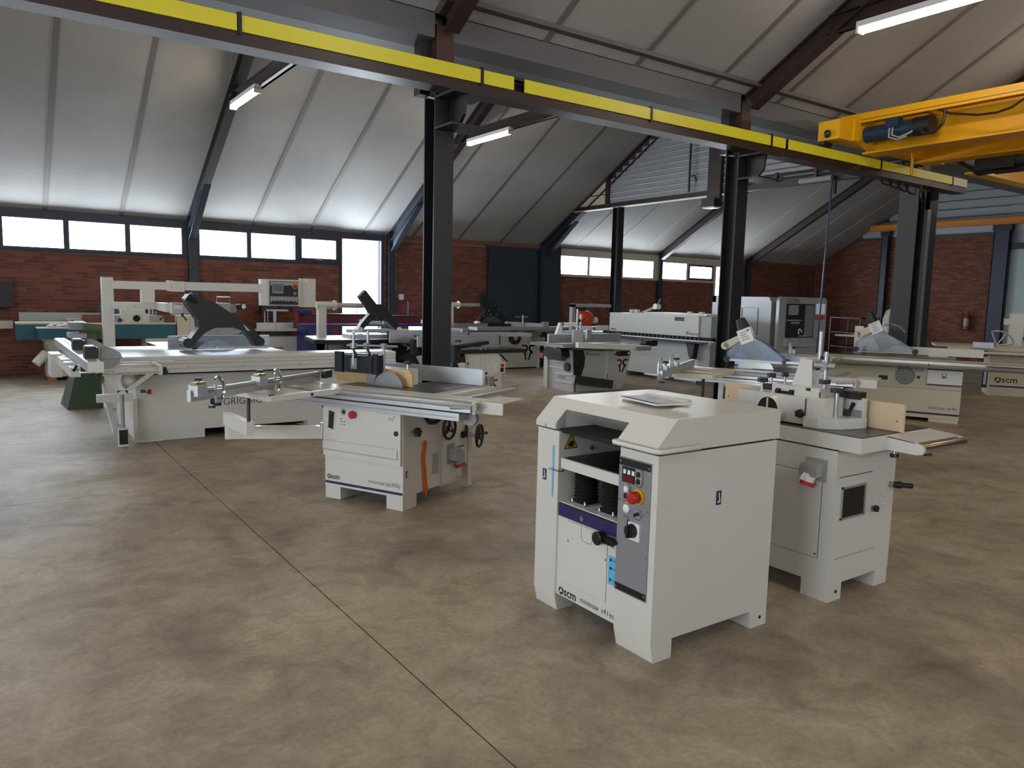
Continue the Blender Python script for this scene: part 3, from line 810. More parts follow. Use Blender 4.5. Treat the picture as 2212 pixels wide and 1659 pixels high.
part('gusset', G().prism([(9.4, 3.74), (9.7, 3.62), (9.7, 4.0), (9.4, 3.9)], 'y', 5.70, 5.78), 'crane_yellow', cr)
part('guide_hook', G().tube([(10.7, 5.8, 3.72), (10.7, 5.72, 3.74), (10.7, 5.7, 3.7), (10.7, 5.7, 3.42)], .02, 6), 'crane_yellow', cr)
hoist = part('hoist', G().cyl((11.6, 5.0, 3.62), (11.6, 2.0, 3.62), .17, 16).box(11.4, 11.8, 4.7, 5.2, 3.5, 3.9), 'black_paint', cr, smooth=40)
for k in range(5):
    part('hoist_cable', G().tube([(11.45+.03*k, 5.45, 3.68), (11.42+.03*k, 5.2, 3.5-.01*k), (11.42+.03*k, 4.7, 3.46+.01*k), (11.45+.03*k, 4.3, 3.56), (11.5, 3.8, 3.7)], .02, 6), 'black_plastic', hoist)
t = thing('cable_loop', 'loops of black cable hanging under the end of the crane rail', 'cable', 11.2, 6.0, 3.3)
for k in range(4):
    part('loop', G().tube([(10.5+.22*k, 6.02, 3.385), (10.56+.24*k, 6.02, 3.33-.02*k), (10.72+.24*k, 6.02, 3.32-.02*k), (10.8+.22*k, 6.02, 3.385)], .014, 6), 'black_plastic', t)
part('loop', G().tube([(11.35, 5.88, 3.38), (11.36, 5.88, 3.2), (11.42, 5.88, 3.14), (11.5, 5.88, 3.2), (11.48, 5.88, 3.3)], .014, 6), 'black_plastic', t)

# air heater in the valley
h = thing('air_heater', 'green ceiling air heater with a round outlet above the yellow rail', 'heater', 3.0, 8.9, 4.7)
part('casing', G().box(2.75, 3.55, 8.45, 9.3, 4.75, 5.2), 'grille_green', h)
part('outlet', G().cyl((3.05, 8.75, 4.76), (3.05, 8.75, 4.6), .3, 28), 'grille_green', h, smooth=40)
part('outlet_rim', G().tube([(3.05+.3*math.cos(a*.2618), 8.75+.3*math.sin(a*.2618), 4.62) for a in range(24)], .012, 6, True), 'steel', h)
part('corner_bracket', G().box(2.72, 2.9, 8.44, 8.6, 4.73, 4.86), 'steel', h)
part('corner_bracket', G().box(3.38, 3.57, 8.44, 8.95, 4.73, 4.76), 'steel', h)
part('duct', G().box(2.35, 2.72, 8.7, 9.1, 4.78, 5.2), 'timber', h)
part('hanger', G().beam((2.0, 8.6, 4.75), (2.7, 8.6, 4.75), .03, .05), 'steel', h)

# things on the walls
sw = thing('switch_box', 'black switch box on the brick wall at the left edge of the picture', 'switch box', .26, 15.94, 1.2)
part('case', G().box(.1, .46, 15.88, 15.99, 1.22, 1.66), 'black_paint', sw, bev=.01)
for z in (1.35, 1.47, 1.58):
    part('button', G().cyl((.19, 15.88, z), (.19, 15.865, z), .025, 12), 'ink_white', sw)
for x in (.18, .26, .34):
    part('cable_gland', G().cyl((x, 15.93, 1.22), (x, 15.93, 1.18), .02, 10), 'black_plastic', sw)
jb = thing('junction_box', 'small white junction box with a conduit on the brick wall by the glass door', 'junction box', 7.95, 15.97, 1.45)
part('box', G().box(7.93, 8.05, 15.93, 15.99, 1.48, 1.61), 'white_plastic', jb, bev=.01)
part('conduit', G().tube([(7.86, 15.975, 2.75), (7.86, 15.975, 1.6), (7.88, 15.97, 1.55), (7.94, 15.965, 1.55)], .01, 8), 'cool_grey', jb)
for z in (2.5, 2.1, 1.75):
    part('clip', G().box(7.845, 7.875, 15.96, 15.99, z, z+.02), 'white_plastic', jb)
ex = thing('fire_extinguisher', 'red fire extinguisher hanging on the end brick wall', 'extinguisher', X1-.13, 10.78, .93)
part('cylinder', G().lathe((X1-.13, 10.78, .95), (0, 0, 1), [(0, .06), (.02, .085), (.38, .085), (.44, .06), (.46, .03), (.49, .03)], 18), 'red', ex, smooth=40)
part('paper_label', G().lathe((X1-.13, 10.78, 1.07), (0, 0, 1), [(0, .0865), (.22, .0865)], 18), 'alu_dull', ex, smooth=40)
part('valve', G().box(X1-.15, X1-.11, 10.75, 10.81, 1.44, 1.49).beam((X1-.13, 10.78, 1.48), (X1-.13, 10.66, 1.55), .02, .015), 'black_plastic', ex)
part('hose', G().tube([(X1-.13, 10.8, 1.46), (X1-.13, 10.9, 1.45), (X1-.13, 10.92, 1.3), (X1-.13, 10.9, 1.05), (X1-.13, 10.86, 1.0)], .012, 6), 'black_plastic', ex)
part('bracket', G().box(X1-.04, X1, 10.74, 10.82, 1.1, 1.4), 'black_paint', ex)
# ---------------------------------------------------------------- small shared pieces
def star_knob(parent, p, d, r=.03, h=.025, stem=.03, name='star_knob'):
    p = Vector(p); d = Vector(d).normalized(); _, u, w = G.frame(d)
    g = G(); n = 20; vs = []
    for t in (0, h):
        for i in range(n):
            a = 2*math.pi*i/n; rr = r*(1 if (i//2) % 2 else .82)
            vs.append(p+d*(stem+t)+(u*math.cos(a)+w*math.sin(a))*rr)
    g.add(vs, [tuple(range(n-1, -1, -1)), tuple(range(n, 2*n))]+[(i, (i+1) % n, n+(i+1) % n, n+i) for i in range(n)])
    k = part(name, g, 'black_plastic', parent, bev=.003)
    if stem > 0:
        part('stem', G().cyl(p, p+d*stem, r*.32, 10), 'steel', k)
    return k

def lever(parent, p, d, l=.07):
    """clamping lever: hub and handle along d"""
    p = Vector(p); d = Vector(d).normalized()
    return part('clamp_lever', G().cyl(p-Vector((0, 0, .02)), p+Vector((0, 0, .02)), .014, 10).cyl(p, p+d*l, .008, 8, .011), 'black_plastic', parent, smooth=40)

def hook_sticker(parent, o, right, up, w=.032, h=.062):
    s = part('lifting_sticker', flat([(0, 0), (w, 0), (w, h), (0, h)], o, right, up), 'navy', parent)
    o = Vector(o); right = Vector(right).normalized(); up = Vector(up).normalized(); n = right.cross(up)
    pts = [(w*.5, h*.88), (w*.5, h*.62), (w*.68, h*.45), (w*.66, h*.24), (w*.42, h*.16), (w*.28, h*.30)]
    part('hook_mark', G().tube([o+right*a+up*b+n*.0016 for a, b in pts], .0028, 5), 'ink_white', s)

def scm_logo(parent, o, right, up, w, m='ink'):
    """round mark with a wedge cut out, then the letters scm"""
    o = Vector(o); right = Vector(right).normalized(); up = Vector(up).normalized(); n = right.cross(up)
    r = w*.145
    c = o+right*r+up*r*.85
    k = part('logo_disc', flat([(math.cos(a)*r, math.sin(a)*r) for a in [2*math.pi*i/28 for i in range(28)]], c, right, up, .0008), m, parent)
    part('logo_wedge', flat([(-r*.75, -r*.62), (r*.12, r*1.02), (r*.12, -r*.3)], c+n*.0009, right, up, .0004), 'offwhite', k)
    part('logo_wedge', flat([(r*.25, r*.9), (r*.62, -r*.3), (r*.25, -r*.3)], c+n*.0009, right, up, .0004), 'offwhite', k)
    part('logo_letters', text_geo('scm', w*.68, o+right*(w*.315)+n*.0012, right, up, bold=.012), m, parent)

def screw(parent, p, d, r=.006):
    p = Vector(p); d = Vector(d)
    part('screw', G().cyl(p, p+d*.003, r, 8), 'chrome', parent)

def sector(parent, o, right, up, r, a0=0, a1=90, m='alu', w=.012, t=.016, name='sector_stop'):
    """quarter-round flip stop: arc rim, straight edge and spoke"""
    o = Vector(o); right = Vector(right).normalized(); up = Vector(up).normalized()
    P = lambda x, y: o+right*x+up*y
    pts = [P(x, y) for x, y in arc(0, 0, r, a0, a1, 10)]
    g = G().tube(pts, w*.6, 6)
    x0, y0 = arc(0, 0, r, a0, a0, 1)[0]; x1, y1 = arc(0, 0, r, a1, a1, 1)[0]
    xm, ym = arc(0, 0, r, (a0+a1)/2, (a0+a1)/2, 1)[0]
    g.tube([P(0, 0), P(x0, y0)], w*.6, 6).tube([P(0, 0), P(x1, y1)], w*.6, 6).tube([P(0, 0), P(xm, ym)], w*.35, 6)
    return part(name, g, m, parent, smooth=50)

# ---------------------------------------------------------------- thickness planer (foreground)
pl = thing('thickness_planer', 'cream thicknessing planer in the foreground with a navy stripe and grey control panel', 'planer', 2.76, 2.67, 0)
FX = 2.35
side_prof = [(2.37, 0.0), (2.35, .085), (2.35, .937), (3.165, .937), (3.165, 0), (3.045, 0), (3.03, .09), (2.485, .09), (2.485, 0)]
part('side_panel', G().prism(side_prof, 'y', 2.24, 2.478), 'cream', pl, bev=.006)
part('side_panel', G().prism(side_prof, 'y', 2.925, 3.10), 'cream', pl, bev=.006)
part('seam', G().box(2.365, 3.15, 2.25, 3.09, .93, .95), 'dark_void', pl)
fp = part('front_panel', G().box(2.362, 2.40, 2.478, 2.925, .092, .575), 'cream', pl, bev=.004)
part('ledge', G().box(2.362, 2.98, 2.478, 2.925, .557, .580), 'cream', pl, bev=.004)
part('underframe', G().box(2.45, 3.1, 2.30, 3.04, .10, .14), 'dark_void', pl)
part('blue_band', G().box(2.357, 2.363, 2.482, 2.921, .507, .572), 'navy', fp)
part('lock', G().cyl((2.363, 2.733, .535), (2.350, 2.733, .535), .013, 16), 'chrome', fp, smooth=40)
dr = part('access_door', G().box(2.3595, 2.364, 2.552, 2.846, .172, .497), 'cream', fp, bev=.0015)
part('door_gap', G().box(2.3612, 2.3622, 2.5505, 2.8475, .1705, .4985), 'ink_grey', fp)
part('finger_recess', G().tube([(2.3595, 2.742, .493), (2.3595, 2.742, .445), (2.3595, 2.735, .425), (2.3595, 2.70, .42), (2.3595, 2.667, .425), (2.3595, 2.66, .445), (2.3595, 2.66, .487)], .0012, 4), 'ink_grey', dr)
for y, z in ((2.84, .395), (2.56, .38), (2.513, .455)):
    screw(fp, (2.361, y, z), (-1, 0, 0))
lv = part('crank_hub', G().lathe((2.36, 2.575, .488), (-1, 0, 0), [(0, .02), (.012, .02), (.014, .030), (.05, .033), (.056, .026)], 18), 'black_plastic', fp, smooth=40)
part('crank_handle', G().prism(rrect(-.02, .095, -.016, .016, .0155, 4), 'z', 0, .024), 'black_plastic', lv, bev=.003)
h = lv.children[0]
h.location = (2.322-2.76, 2.565-2.67, .487); h.rotation_euler = (R(-90+12), 0, R(-90)); 
for v in h.data.vertices:
    v.co += Vector((2.76, 2.67, 0))
part('size_label', flat([(0, 0), (.058, 0), (.058, .138), (0, .138)], (2.3615, 2.541, .272), (0, -1, 0), (0, 0, 1)), 'sky_blue', fp)
lab = fp.children[-1]
for z in (.385, .345, .29):
    part('label_mark', flat([(0, 0), (.014, 0), (.014, .012), (0, .012)], (2.360, 2.53, z), (0, -1, 0), (0, 0, 1)), 'navy', lab)
    part('label_mark', flat([(0, 0), (.010, 0), (.010, .004), (0, .004)], (2.360, 2.505, z+.004), (0, -1, 0), (0, 0, 1)), 'navy', lab)
scm_logo(fp, (2.3612, 2.905, .102), (0, -1, 0), (0, 0, 1), .138)
part('model_lettering', text_geo('minimax', .138, (2.3608, 2.735, .112), (0, -1, 0), (0, 0, 1), bold=-.006), 'ink', fp)
part('model_number', text_geo('s41es', .088, (2.3608, 2.578, .112), (0, -1, 0), (0, 0, 1), bold=-.006), 'ink', fp)
# table, bellows and tunnel
tb = part('planing_table', G().box(2.358, 3.1, 2.484, 2.915, .752, .803), 'cream', pl, bev=.004)
part('table_top', G().box(2.372, 3.1, 2.488, 2.908, .803, .8055), 'dark_steel', tb)
for y in (2.825, 2.62):
    prof = [(0, .052)]
    for k in range(9):
        prof += [(.012+.018*k, .062), (.021+.018*k, .050)]
    b = part('bellows', G().lathe((2.455, y, .586), (0, 0, 1), prof, 24), 'rubber', pl, smooth=60)
    part('bellows_plate', G().box(2.395, 2.52, y-.062, y+.062, .580, .588), 'steel', b, bev=.003)
    for dx, dy in ((-.048, -.048), (-.048, .048)):
        part('bolt', G().cyl((2.455+dx, y+dy, .588), (2.455+dx, y+dy, .602), .007, 6), 'chrome', b)
part('cutter_housing', G().box(2.66, 2.95, 2.47, 2.935, .856, .94), 'dark_steel', pl)
part('feed_roller', G().cyl((2.67, 2.48, .875), (2.67, 2.92, .875), .022, 14), 'dark_steel', pl, smooth=40)
part('tunnel_shade_plate', G().box(2.97, 2.99, 2.478, 2.925, .58, .93), 'dark_void', pl)  # added dark plate across the open outfeed, keeps the tunnel dark
part('pressure_bar', G().box(2.60, 2.615, 2.49, 2.915, .925, .945), 'alu_dull', pl)
part('hinge', G().box(2.49, 2.53, 2.84, 2.885, .905, .935), 'dark_steel', pl, bev=.003)
part('wall_bolt', G().cyl((2.56, 2.925, .835), (2.56, 2.912, .835), .011, 8), 'steel', pl)
part('pointer', G().box(2.335, 2.36, 2.90, 2.99, .735, .74), 'clear_plastic', pl)
part('pointer_bolt', G().cyl((2.365, 2.905, .742), (2.352, 2.905, .742), .009, 8), 'chrome', pl)
# hood
hd = G()
prof = [(2.338, .947), (2.338, .975), (2.452, 1.09), (3.165, 1.09), (3.175, 1.075), (3.175, .947)]
hd.prism(prof, 'y', 2.236, 2.487)
hd.prism(prof, 'y', 2.943, 3.104)
hd.prism([(2.405, 1.043), (2.452, 1.09), (3.165, 1.09), (3.175, 1.075), (3.175, .947), (2.60, .947)], 'y', 2.487, 2.943)
hood = part('hood', hd, 'cream', pl)
part('hood_screw', G().cyl((2.338, 3.02, .958), (2.334, 3.02, .958), .006, 8), 'chrome', hood)
part('guard_flap', G().prism([(2.345, .945), (2.345, .985), (2.40, 1.04), (2.40, .945)], 'y', 2.9385, 2.9425), 'grey_plastic', hood)
hp = [(2.345, 2.485, .966), (2.312, 2.484, .966), (2.302, 2.472, .966), (2.302, 2.225, .966), (2.312, 2.205, .966), (2.332, 2.200, .966), (2.56, 2.200, .966), (2.585, 2.208, .966), (2.59, 2.24, .966)]
part('lifting_bar', G().tube(hp, .011, 10), 'cream', hood, smooth=60)
# control panel
cp = part('control_panel', G().box(2.345, 2.352, 2.276, 2.477, .272, .898), 'panel_grey', pl, bev=.002)
part('strip', G().box(2.3435, 2.346, 2.278, 2.475, .860, .893), 'black_plastic', cp, bev=.001)
part('strip', G().box(2.3435, 2.346, 2.278, 2.475, .277, .308), 'black_plastic', cp, bev=.001)
for y, z in ((2.466, .878), (2.287, .874), (2.466, .290), (2.287, .296), (2.468, .70), (2.287, .68), (2.468, .49), (2.287, .47)):
    screw(cp, (2.3445, y, z), (-1, 0, 0), .0055)
ds = part('display', G().box(2.3425, 2.346, 2.375, 2.454, .786, .857), 'black_plastic', cp, bev=.001)
part('readout', G().box(2.3415, 2.343, 2.382, 2.447, .793, .815), 'display_red', ds)
for i in range(3):
    part('key', G().box(2.3412, 2.343, 2.430-.027*i, 2.446-.027*i, .824, .844), 'ink_white', ds)
for y, z in ((2.338, .825), (2.412, .745)):
    b = part('twin_button', G().prism([(a+y, c+z) for a, c in rrect(-.018, .018, -.037, .037, .017, 4)], 'x', 2.330, 2.346), 'grey_plastic', cp, bev=.002)
    part('button_cap', G().prism([(a+y, c+z+.014) for a, c in rrect(-.012, .012, -.012, .014, .011, 4)], 'x', 2.326, 2.331), 'black_plastic' if z > .8 else 'ink_white', b)
    part('button_cap', G().prism([(a+y, c+z-.016) for a, c in rrect(-.012, .012, -.014, .012, .011, 4)], 'x', 2.326, 2.331), 'black_plastic', b)
es = part('emergency_stop', G().lathe((2.345, 2.343, .738), (-1, 0, 0), [(0, .018), (.022, .018), (.024, .027), (.05, .027), (.056, .024), (.058, .015)], 22), 'red', cp, smooth=40)
part('stop_collar', G().cyl((2.346, 2.343, .738), (2.334, 2.343, .738), .035, 24), 'yellow_sign', es, smooth=40)
part('indicator', G().lathe((2.345, 2.414, .668), (-1, 0, 0), [(0, .02), (.01, .02), (.014, .014)], 18), 'white_plastic', cp, smooth=40)
ks = part('selector', G().cyl((2.345, 2.338, .66), (2.333, 2.338, .66), .019, 18), 'alu', cp, smooth=40)
part('selector_knob', G().beam((2.325, 2.350, .654), (2.325, 2.327, .667), .014, .010, up=(1, 0, 0)), 'black_plastic', ks)
rs = part('main_switch', G().box(2.335, 2.346, 2.325, 2.395, .535, .615), 'white_plastic', cp, bev=.005)
part('switch_knob', G().cyl((2.336, 2.368, .578), (2.312, 2.368, .578), .033, 24, .029), 'black_plastic', rs, smooth=40)
part('knob_grip', G().box(2.300, 2.314, 2.362, 2.374, .55, .606), 'black_plastic', rs, bev=.003)
part('warning_mark', flat([(0, 0), (.02, 0), (.01, .018)], (2.3445, 2.424, .692), (0, -1, 0), (0, 0, 1)), 'yellow_sign', cp)
part('switch_label', G().box(2.3435, 2.346, 2.397, 2.413, .548, .62), 'navy', cp)
for y, z in ((2.445, .70), (2.37, .781), (2.44, .628), (2.37, .632)):
    part('print_line', flat([(0, 0), (.04, 0), (.04, .0025), (0, .0025)], (2.3448, y, z), (0, -1, 0), (0, 0, 1), .0006), 'ink', cp)
# stickers
part('ruler', flat([(0, 0), (.0125, 0), (.0125, .268), (0, .268)], (2.349, 2.972, .592), (0, -1, 0), (0, 0, 1)), 'sky_blue', pl)
hook_sticker(pl, (2.349, 3.05, .668), (0, -1, 0), (0, 0, 1), .030, .058)
hook_sticker(pl, (2.735, 2.239, .67), (1, 0, 0), (0, 0, 1), .034, .066)
part('plug_hole', G().cyl((3.115, 2.241, .045), (3.115, 2.2385, .045), .009, 12), 'dark_void', pl)
wt = part('warning_triangle', flat([(0, 0), (.09, 0), (.045, .078)], (2.382, 2.9245, .843), (1, 0, 0), (0, 0, 1)), 'ink', pl)
part('triangle_field', flat([(.008, .005), (.082, .005), (.045, .069)], (2.382, 2.923, .843), (1, 0, 0), (0, 0, 1), .0006), 'yellow_sign', wt)
part('hand_mark', flat([(.03, .010), (.056, .010), (.062, .022), (.066, .034), (.058, .031), (.056, .042), (.049, .034), (.045, .044), (.041, .034), (.034, .040), (.035, .029), (.024, .030)], (2.382, 2.922, .843), (1, 0, 0), (0, 0, 1), .0005), 'ink', wt)

# brochures on the planer
def brochure(name, label, cx, cy, z, w, d, rot, pic):
    t = thing(name, label, 'brochure', cx, cy, z, rot, world=False, group='brochures on the planer')
    part('pages', G().box(-w/2, w/2, -d/2, d/2, 0, .008), 'paper', t)
    cv = G(); n = 8; vs = []
    for i in range(n+1):
        x = -w/2+w*i/n; zz = .0085+.006*(abs(i/n-.5)*2)**4
        vs += [(x, -d/2, zz), (x, d/2, zz)]
    cv.add(vs, [(2*i, 2*i+2, 2*i+3, 2*i+1) for i in range(n)])
    cv.add([(a, b, c-.0012) for a, b, c in vs], [(2*i+1, 2*i+3, 2*i+2, 2*i) for i in range(n)])
    c = part('cover', cv, 'paper', t)
    part('picture', G().box(-w*.30, w*.30, -d/2+.02, d/2-.015, .0092, .0098), pic, c)
    part('picture_detail', G().prism([(a, b) for a, b in arc(0, -d*.22, w*.2, 20, 160, 8)]+[(-.02, -d*.30)], 'z', .0098, .0102), 'print_tan', c)
    return t
brochure('brochure', 'open-edged brochure lying under another on the planer hood', 2.83, 2.735, 1.0905, .19, .30, 6, 'print_dark')
brochure('brochure', 'topmost glossy brochure with a dark picture on the planer hood', 2.72, 2.645, 1.1050, .20, .31, -9, 'print_dark')

# ---------------------------------------------------------------- spindle shaper behind the planer
sh = thing('spindle_shaper', 'cream spindle shaper with a cast fence and roller extension, right of the foreground planer', 'shaper', 3.97, 2.6, 0)
SX = 3.67
body = part('cabinet', G().box(SX, 4.262, 2.222, 2.96, .095, .832), 'cream', sh, bev=.012)
for a, b in ((SX, SX+.13), (4.13, 4.262)):
    for c, d in ((2.222, 2.39), (2.80, 2.96)):
        part('foot', G().box(a+.002, b-.002, c+.002, d-.002, 0, .1), 'cream', sh, bev=.003)
part('foot_hole', G().cyl((SX+.075, 2.225, .05), (SX+.075, 2.2195, .05), .009, 10), 'dark_void', sh)
part('seam', G().box(SX+.02, 4.24, 2.24, 2.94, .83, .842), 'dark_void', sh)
dp = part('side_door', G().box(SX-.003, SX+.004, 2.30, 2.90, .23, .69), 'cream', body, bev=.002)
part('door_gap', G().box(SX-.0012, SX+.003, 2.297, 2.903, .227, .693), 'ink_grey', body)
for z in (.665, .25):
    part('screw', G().cyl((SX-.003, 2.312, z), (SX-.006, 2.312, z), .006, 8), 'chrome', dp)
for a, b, z in ((3.70, 4.02, .685), (3.70, 4.10, .235)):
    part('sheet_seam', G().box(a, b, 2.2205, 2.223, z, z+.005), 'ink_grey' if z > .5 else 'cool_grey', body)
wf_ = part('window_frame', G().box(3.728, 3.96, 2.214, 2.223, .452, .462).box(3.728, 3.96, 2.214, 2.223, .622, .632).box(3.728, 3.738, 2.214, 2.223, .452, .632).box(3.95, 3.96, 2.214, 2.223, .452, .632), 'alu', body)
part('window_pane', G().box(3.736, 3.952, 2.218, 2.224, .46, .624), 'dark_steel', body)
ck = part('crank', G().cyl((4.215, 2.222, .594), (4.215, 2.195, .594), .014, 12), 'steel', body, smooth=40)
part('crank_handle', G().lathe((4.215, 2.20, .594), (.55, -.8, .0), [(0, .018), (.03, .023), (.05, .014), (.09, .016), (.1, .012)], 12), 'black_plastic', ck, smooth=50)
star_knob(body, (4.05, 2.222, .475), (0, -1, 0), .019, .02, .012, 'small_knob')
for i in range(7):
    part('scale_mark', flat([(0, 0), (.012, 0), (.012, .0022), (0, .0022)], (4.105+.018*(i % 4), 2.2215, .545-.022*(i//2)), (1, 0, 0), (0, 0, 1), .0006), 'ink_grey', body)
# socket inlet
so = part('socket_inlet', G().prism([(2.292, .755), (2.385, .755), (2.40, .715), (2.395, .685), (2.292, .685)], 'x', SX-.075, SX), 'grey_plastic', sh, bev=.008)
part('socket_back', G().box(SX-.012, SX+.002, 2.276, 2.40, .655, .775), 'grey_plastic', so, bev=.004)
part('socket_throat', G().cyl((SX-.045, 2.35, .69), (SX-.06, 2.358, .645), .036, 18), 'white_plastic', so, smooth=40)
part('socket_cap', G().cyl((SX-.058, 2.357, .652), (SX-.064, 2.36, .632), .046, 20), 'red', so, smooth=40)
# table
tt = part('table', G().box(3.662, 4.36, 2.092, 3.16, .842, .922), 'cream', sh, bev=.014)
part('table_top', G().box(3.672, 4.352, 2.10, 3.15, .922, .9265), 'cast_iron', tt, bev=.002)
# roller extension
rxp = [(2.092, .845), (2.092, .917), (1.935, .905), (1.905, .895), (1.895, .872), (1.905, .85), (1.935, .843)]
rx = part('roller_bracket', G().prism(rxp, 'x', 3.905, 3.917), 'cream', sh)
part('roller_bracket', G().prism(rxp, 'x', 4.36, 4.37), 'cream', sh)
part('roller_plate', G().prism([(2.092, .912), (2.092, .918), (1.945, .908), (1.945, .902)], 'x', 3.905, 4.37), 'cream', rx)
part('roller', G().cyl((3.918, 1.918, .874), (4.36, 1.918, .874), .026, 20), 'chrome', rx, smooth=40)
star_knob(rx, (3.93, 2.06, .845), (0, 0, -1), .022, .018, .02)
star_knob(rx, (4.06, 1.955, .845), (0, 0, -1), .022, .018, .005)
# fence
ZT_ = .9265
for a, b, nm in ((2.08, 2.33, 'fence_board'), (2.86, 3.27, 'fence_board')):
    f = part(nm, G().box(4.026, 4.05, a, b, ZT_+.002, 1.077), 'mdf_pale', sh, bev=.001)
    part('board_hole', G().cyl((4.0265, a+.03 if a < 2.5 else b-.03, .985), (4.024, a+.03 if a < 2.5 else b-.03, .985), .004, 8), 'dark_void', f)
cst = G().prism([(2.93, .93), (2.93, 1.085), (2.70, 1.085), (2.47, 1.087), (2.45, .935)], 'x', 3.73, 3.99)
cs = part('fence_casting', cst, 'cream', sh, bev=.025)
part('casting_foot', G().prism([(3.70, 2.46), (3.99, 2.46), (3.99, 2.26), (3.93, 2.262), (3.78, 2.30), (3.71, 2.38)], 'z', .928, .985), 'cream', cs, bev=.018)
part('casting_neck', G().box(3.75, 3.93, 2.37, 2.48, .96, 1.088), 'cream', cs, bev=.022)
part('side_plate', G().box(3.955, 3.985, 2.262, 2.41, .985, 1.093), 'cream', cs, bev=.008)
part('slot_plate', G().box(3.947, 3.957, 2.272, 2.405, .985, 1.025), 'steel', cs, bev=.002)
part('dust_outlet', G().lathe((3.745, 2.675, 1.0), (-1, 0, 0), [(0, .085), (.03, .078), (.075, .075), (.078, .07), (.07, .066), (.02, .064)], 26), 'cream', cs, smooth=40)
oc = part('outlet_hole', G().cyl((3.68, 2.675, 1.0), (3.668, 2.675, 1.0), .066, 26), 'dark_void', cs, smooth=40)
part('outlet_cross', G().box(3.662, 3.668, 2.671, 2.679, .935, 1.065).box(3.662, 3.668, 2.61, 2.74, .996, 1.004), 'cream', oc)
part('casting_seam', G().box(3.722, 3.732, 2.467, 2.472, .935, 1.08), 'ink_grey', cs)
bx = part('hood_box', G().box(3.79, 4.0, 2.43, 2.74, 1.07, 1.135), 'cream', cs, bev=.014)
part('hood_front', G().box(3.775, 3.80, 2.43, 2.58, 1.085, 1.118), 'cream', cs, bev=.006)
part('hood_notch', G().box(3.775, 3.80, 2.60, 2.69, 1.075, 1.1), 'dark_void', cs)
for y in (2.60, 2.69):
    part('hood_roller', G().cyl((3.782, y-.012, 1.095), (3.782, y+.012, 1.095), .018, 14), 'black_plastic', cs, smooth=40)
part('rear_block', G().box(3.93, 4.0, 2.28, 2.42, 1.085, 1.125), 'black_paint', cs, bev=.005)
tw = G(); a = .066; b_ = .038
tw.add([(3.90-a*.8, 2.585-a, 1.13), (3.90+a*.8, 2.585-a, 1.13), (3.90+a*.8, 2.585+a, 1.13), (3.90-a*.8, 2.585+a, 1.13), (3.90-b_*.9, 2.577-b_, 1.288), (3.90+b_*.9, 2.577-b_, 1.288), (3.90+b_*.9, 2.577+b_, 1.288), (3.90-b_*.9, 2.577+b_, 1.288)],
       [(0,3,2,1),(4,5,6,7),(0,1,5,4),(1,2,6,5),(2,3,7,6),(3,0,4,7)])
tp = part('tower', tw, 'cream', cs, bev=.016)
part('tower_bar', G().cyl((3.86, 2.70, 1.255), (3.90, 2.54, 1.258), .014, 12), 'steel', tp, smooth=40)
part('rod', G().cyl((3.95, 2.548, 1.10), (3.95, 2.548, 1.447), .011, 12), 'steel', cs, smooth=40)
part('rod', G().cyl((3.85, 2.442, 1.12), (3.85, 2.442, 1.34), .0125, 12), 'steel', cs, smooth=40)
part('rod_clamp', G().cyl((3.83, 2.50, 1.262), (3.86, 2.39, 1.262), .016, 12).box(3.83, 3.87, 2.425, 2.46, 1.24, 1.285), 'alu_dull', cs, bev=.004)
star_knob(cs, (3.87, 2.50, 1.255), (-.6, .2, 0), .024, .024, .0)
lever(cs, (3.90, 2.47, 1.29), (.1, .8, .3), .04)
for p, r, st in (((3.88, 2.873, 1.05), .032, .075), ((3.88, 2.813, 1.10), .026, .06), ((3.95, 2.769, 1.09), .021, .075), ((3.85, 2.441, 1.09), .032, .07), ((3.85, 2.362, .985), .036, .135), ((3.80, 2.50, 1.085), .020, .025)):
    star_knob(cs, p, (0, 0, 1), r, .024, st)
star_knob(cs, (3.735, 2.495, .995), (-1, 0, 0), .024, .024, .012)
lever(cs, (3.945, 2.345, 1.0), (-.1, -.45, .95), .07)
lever(cs, (3.90, 2.89, .985), (-.2, .75, .6), .07)
part('clamp_block', G().box(3.86, 3.90, 2.79, 2.85, 1.085, 1.12), 'black_paint', cs, bev=.004)
# ---------------------------------------------------------------- combination saw-shaper (minimax family): frame x = depth, y = leftwards along the front
def hand_wheel(parent, p, d, r=.10, handle=True, m='black_plastic'):
    p = Vector(p); d = Vector(d).normalized(); _, u, w = G.frame(d)
    hub = part('hand_wheel', G().tube([p+(u*math.cos(a)+w*math.sin(a))*r for a in [2*math.pi*i/28 for i in range(28)]], r*.13, 8, True), m, parent, smooth=60)
    g = G().cyl(p-d*.012, p+d*.012, r*.28, 16)
    for k in range(3):
        a = 2*math.pi*k/3+.5
        e = p+(u*math.cos(a)+w*math.sin(a))*r*.95
        g.beam(p, e, r*.34, .010, up=d)
    part('wheel_web', g, m, hub)
    part('wheel_boss', G().cyl(p, p-d*.05, r*.16, 12), 'steel', hub)
    part('hub_cap', G().cyl(p+d*.012, p+d*.014, r*.16, 12), 'alu', hub)
    if handle:
        q = p+(u*math.cos(-.5)+w*math.sin(-.5))*r*.9
        part('wheel_handle', G().cyl(q, q+d*.09, r*.10, 10, r*.13), m, hub, smooth=40)
    return hub

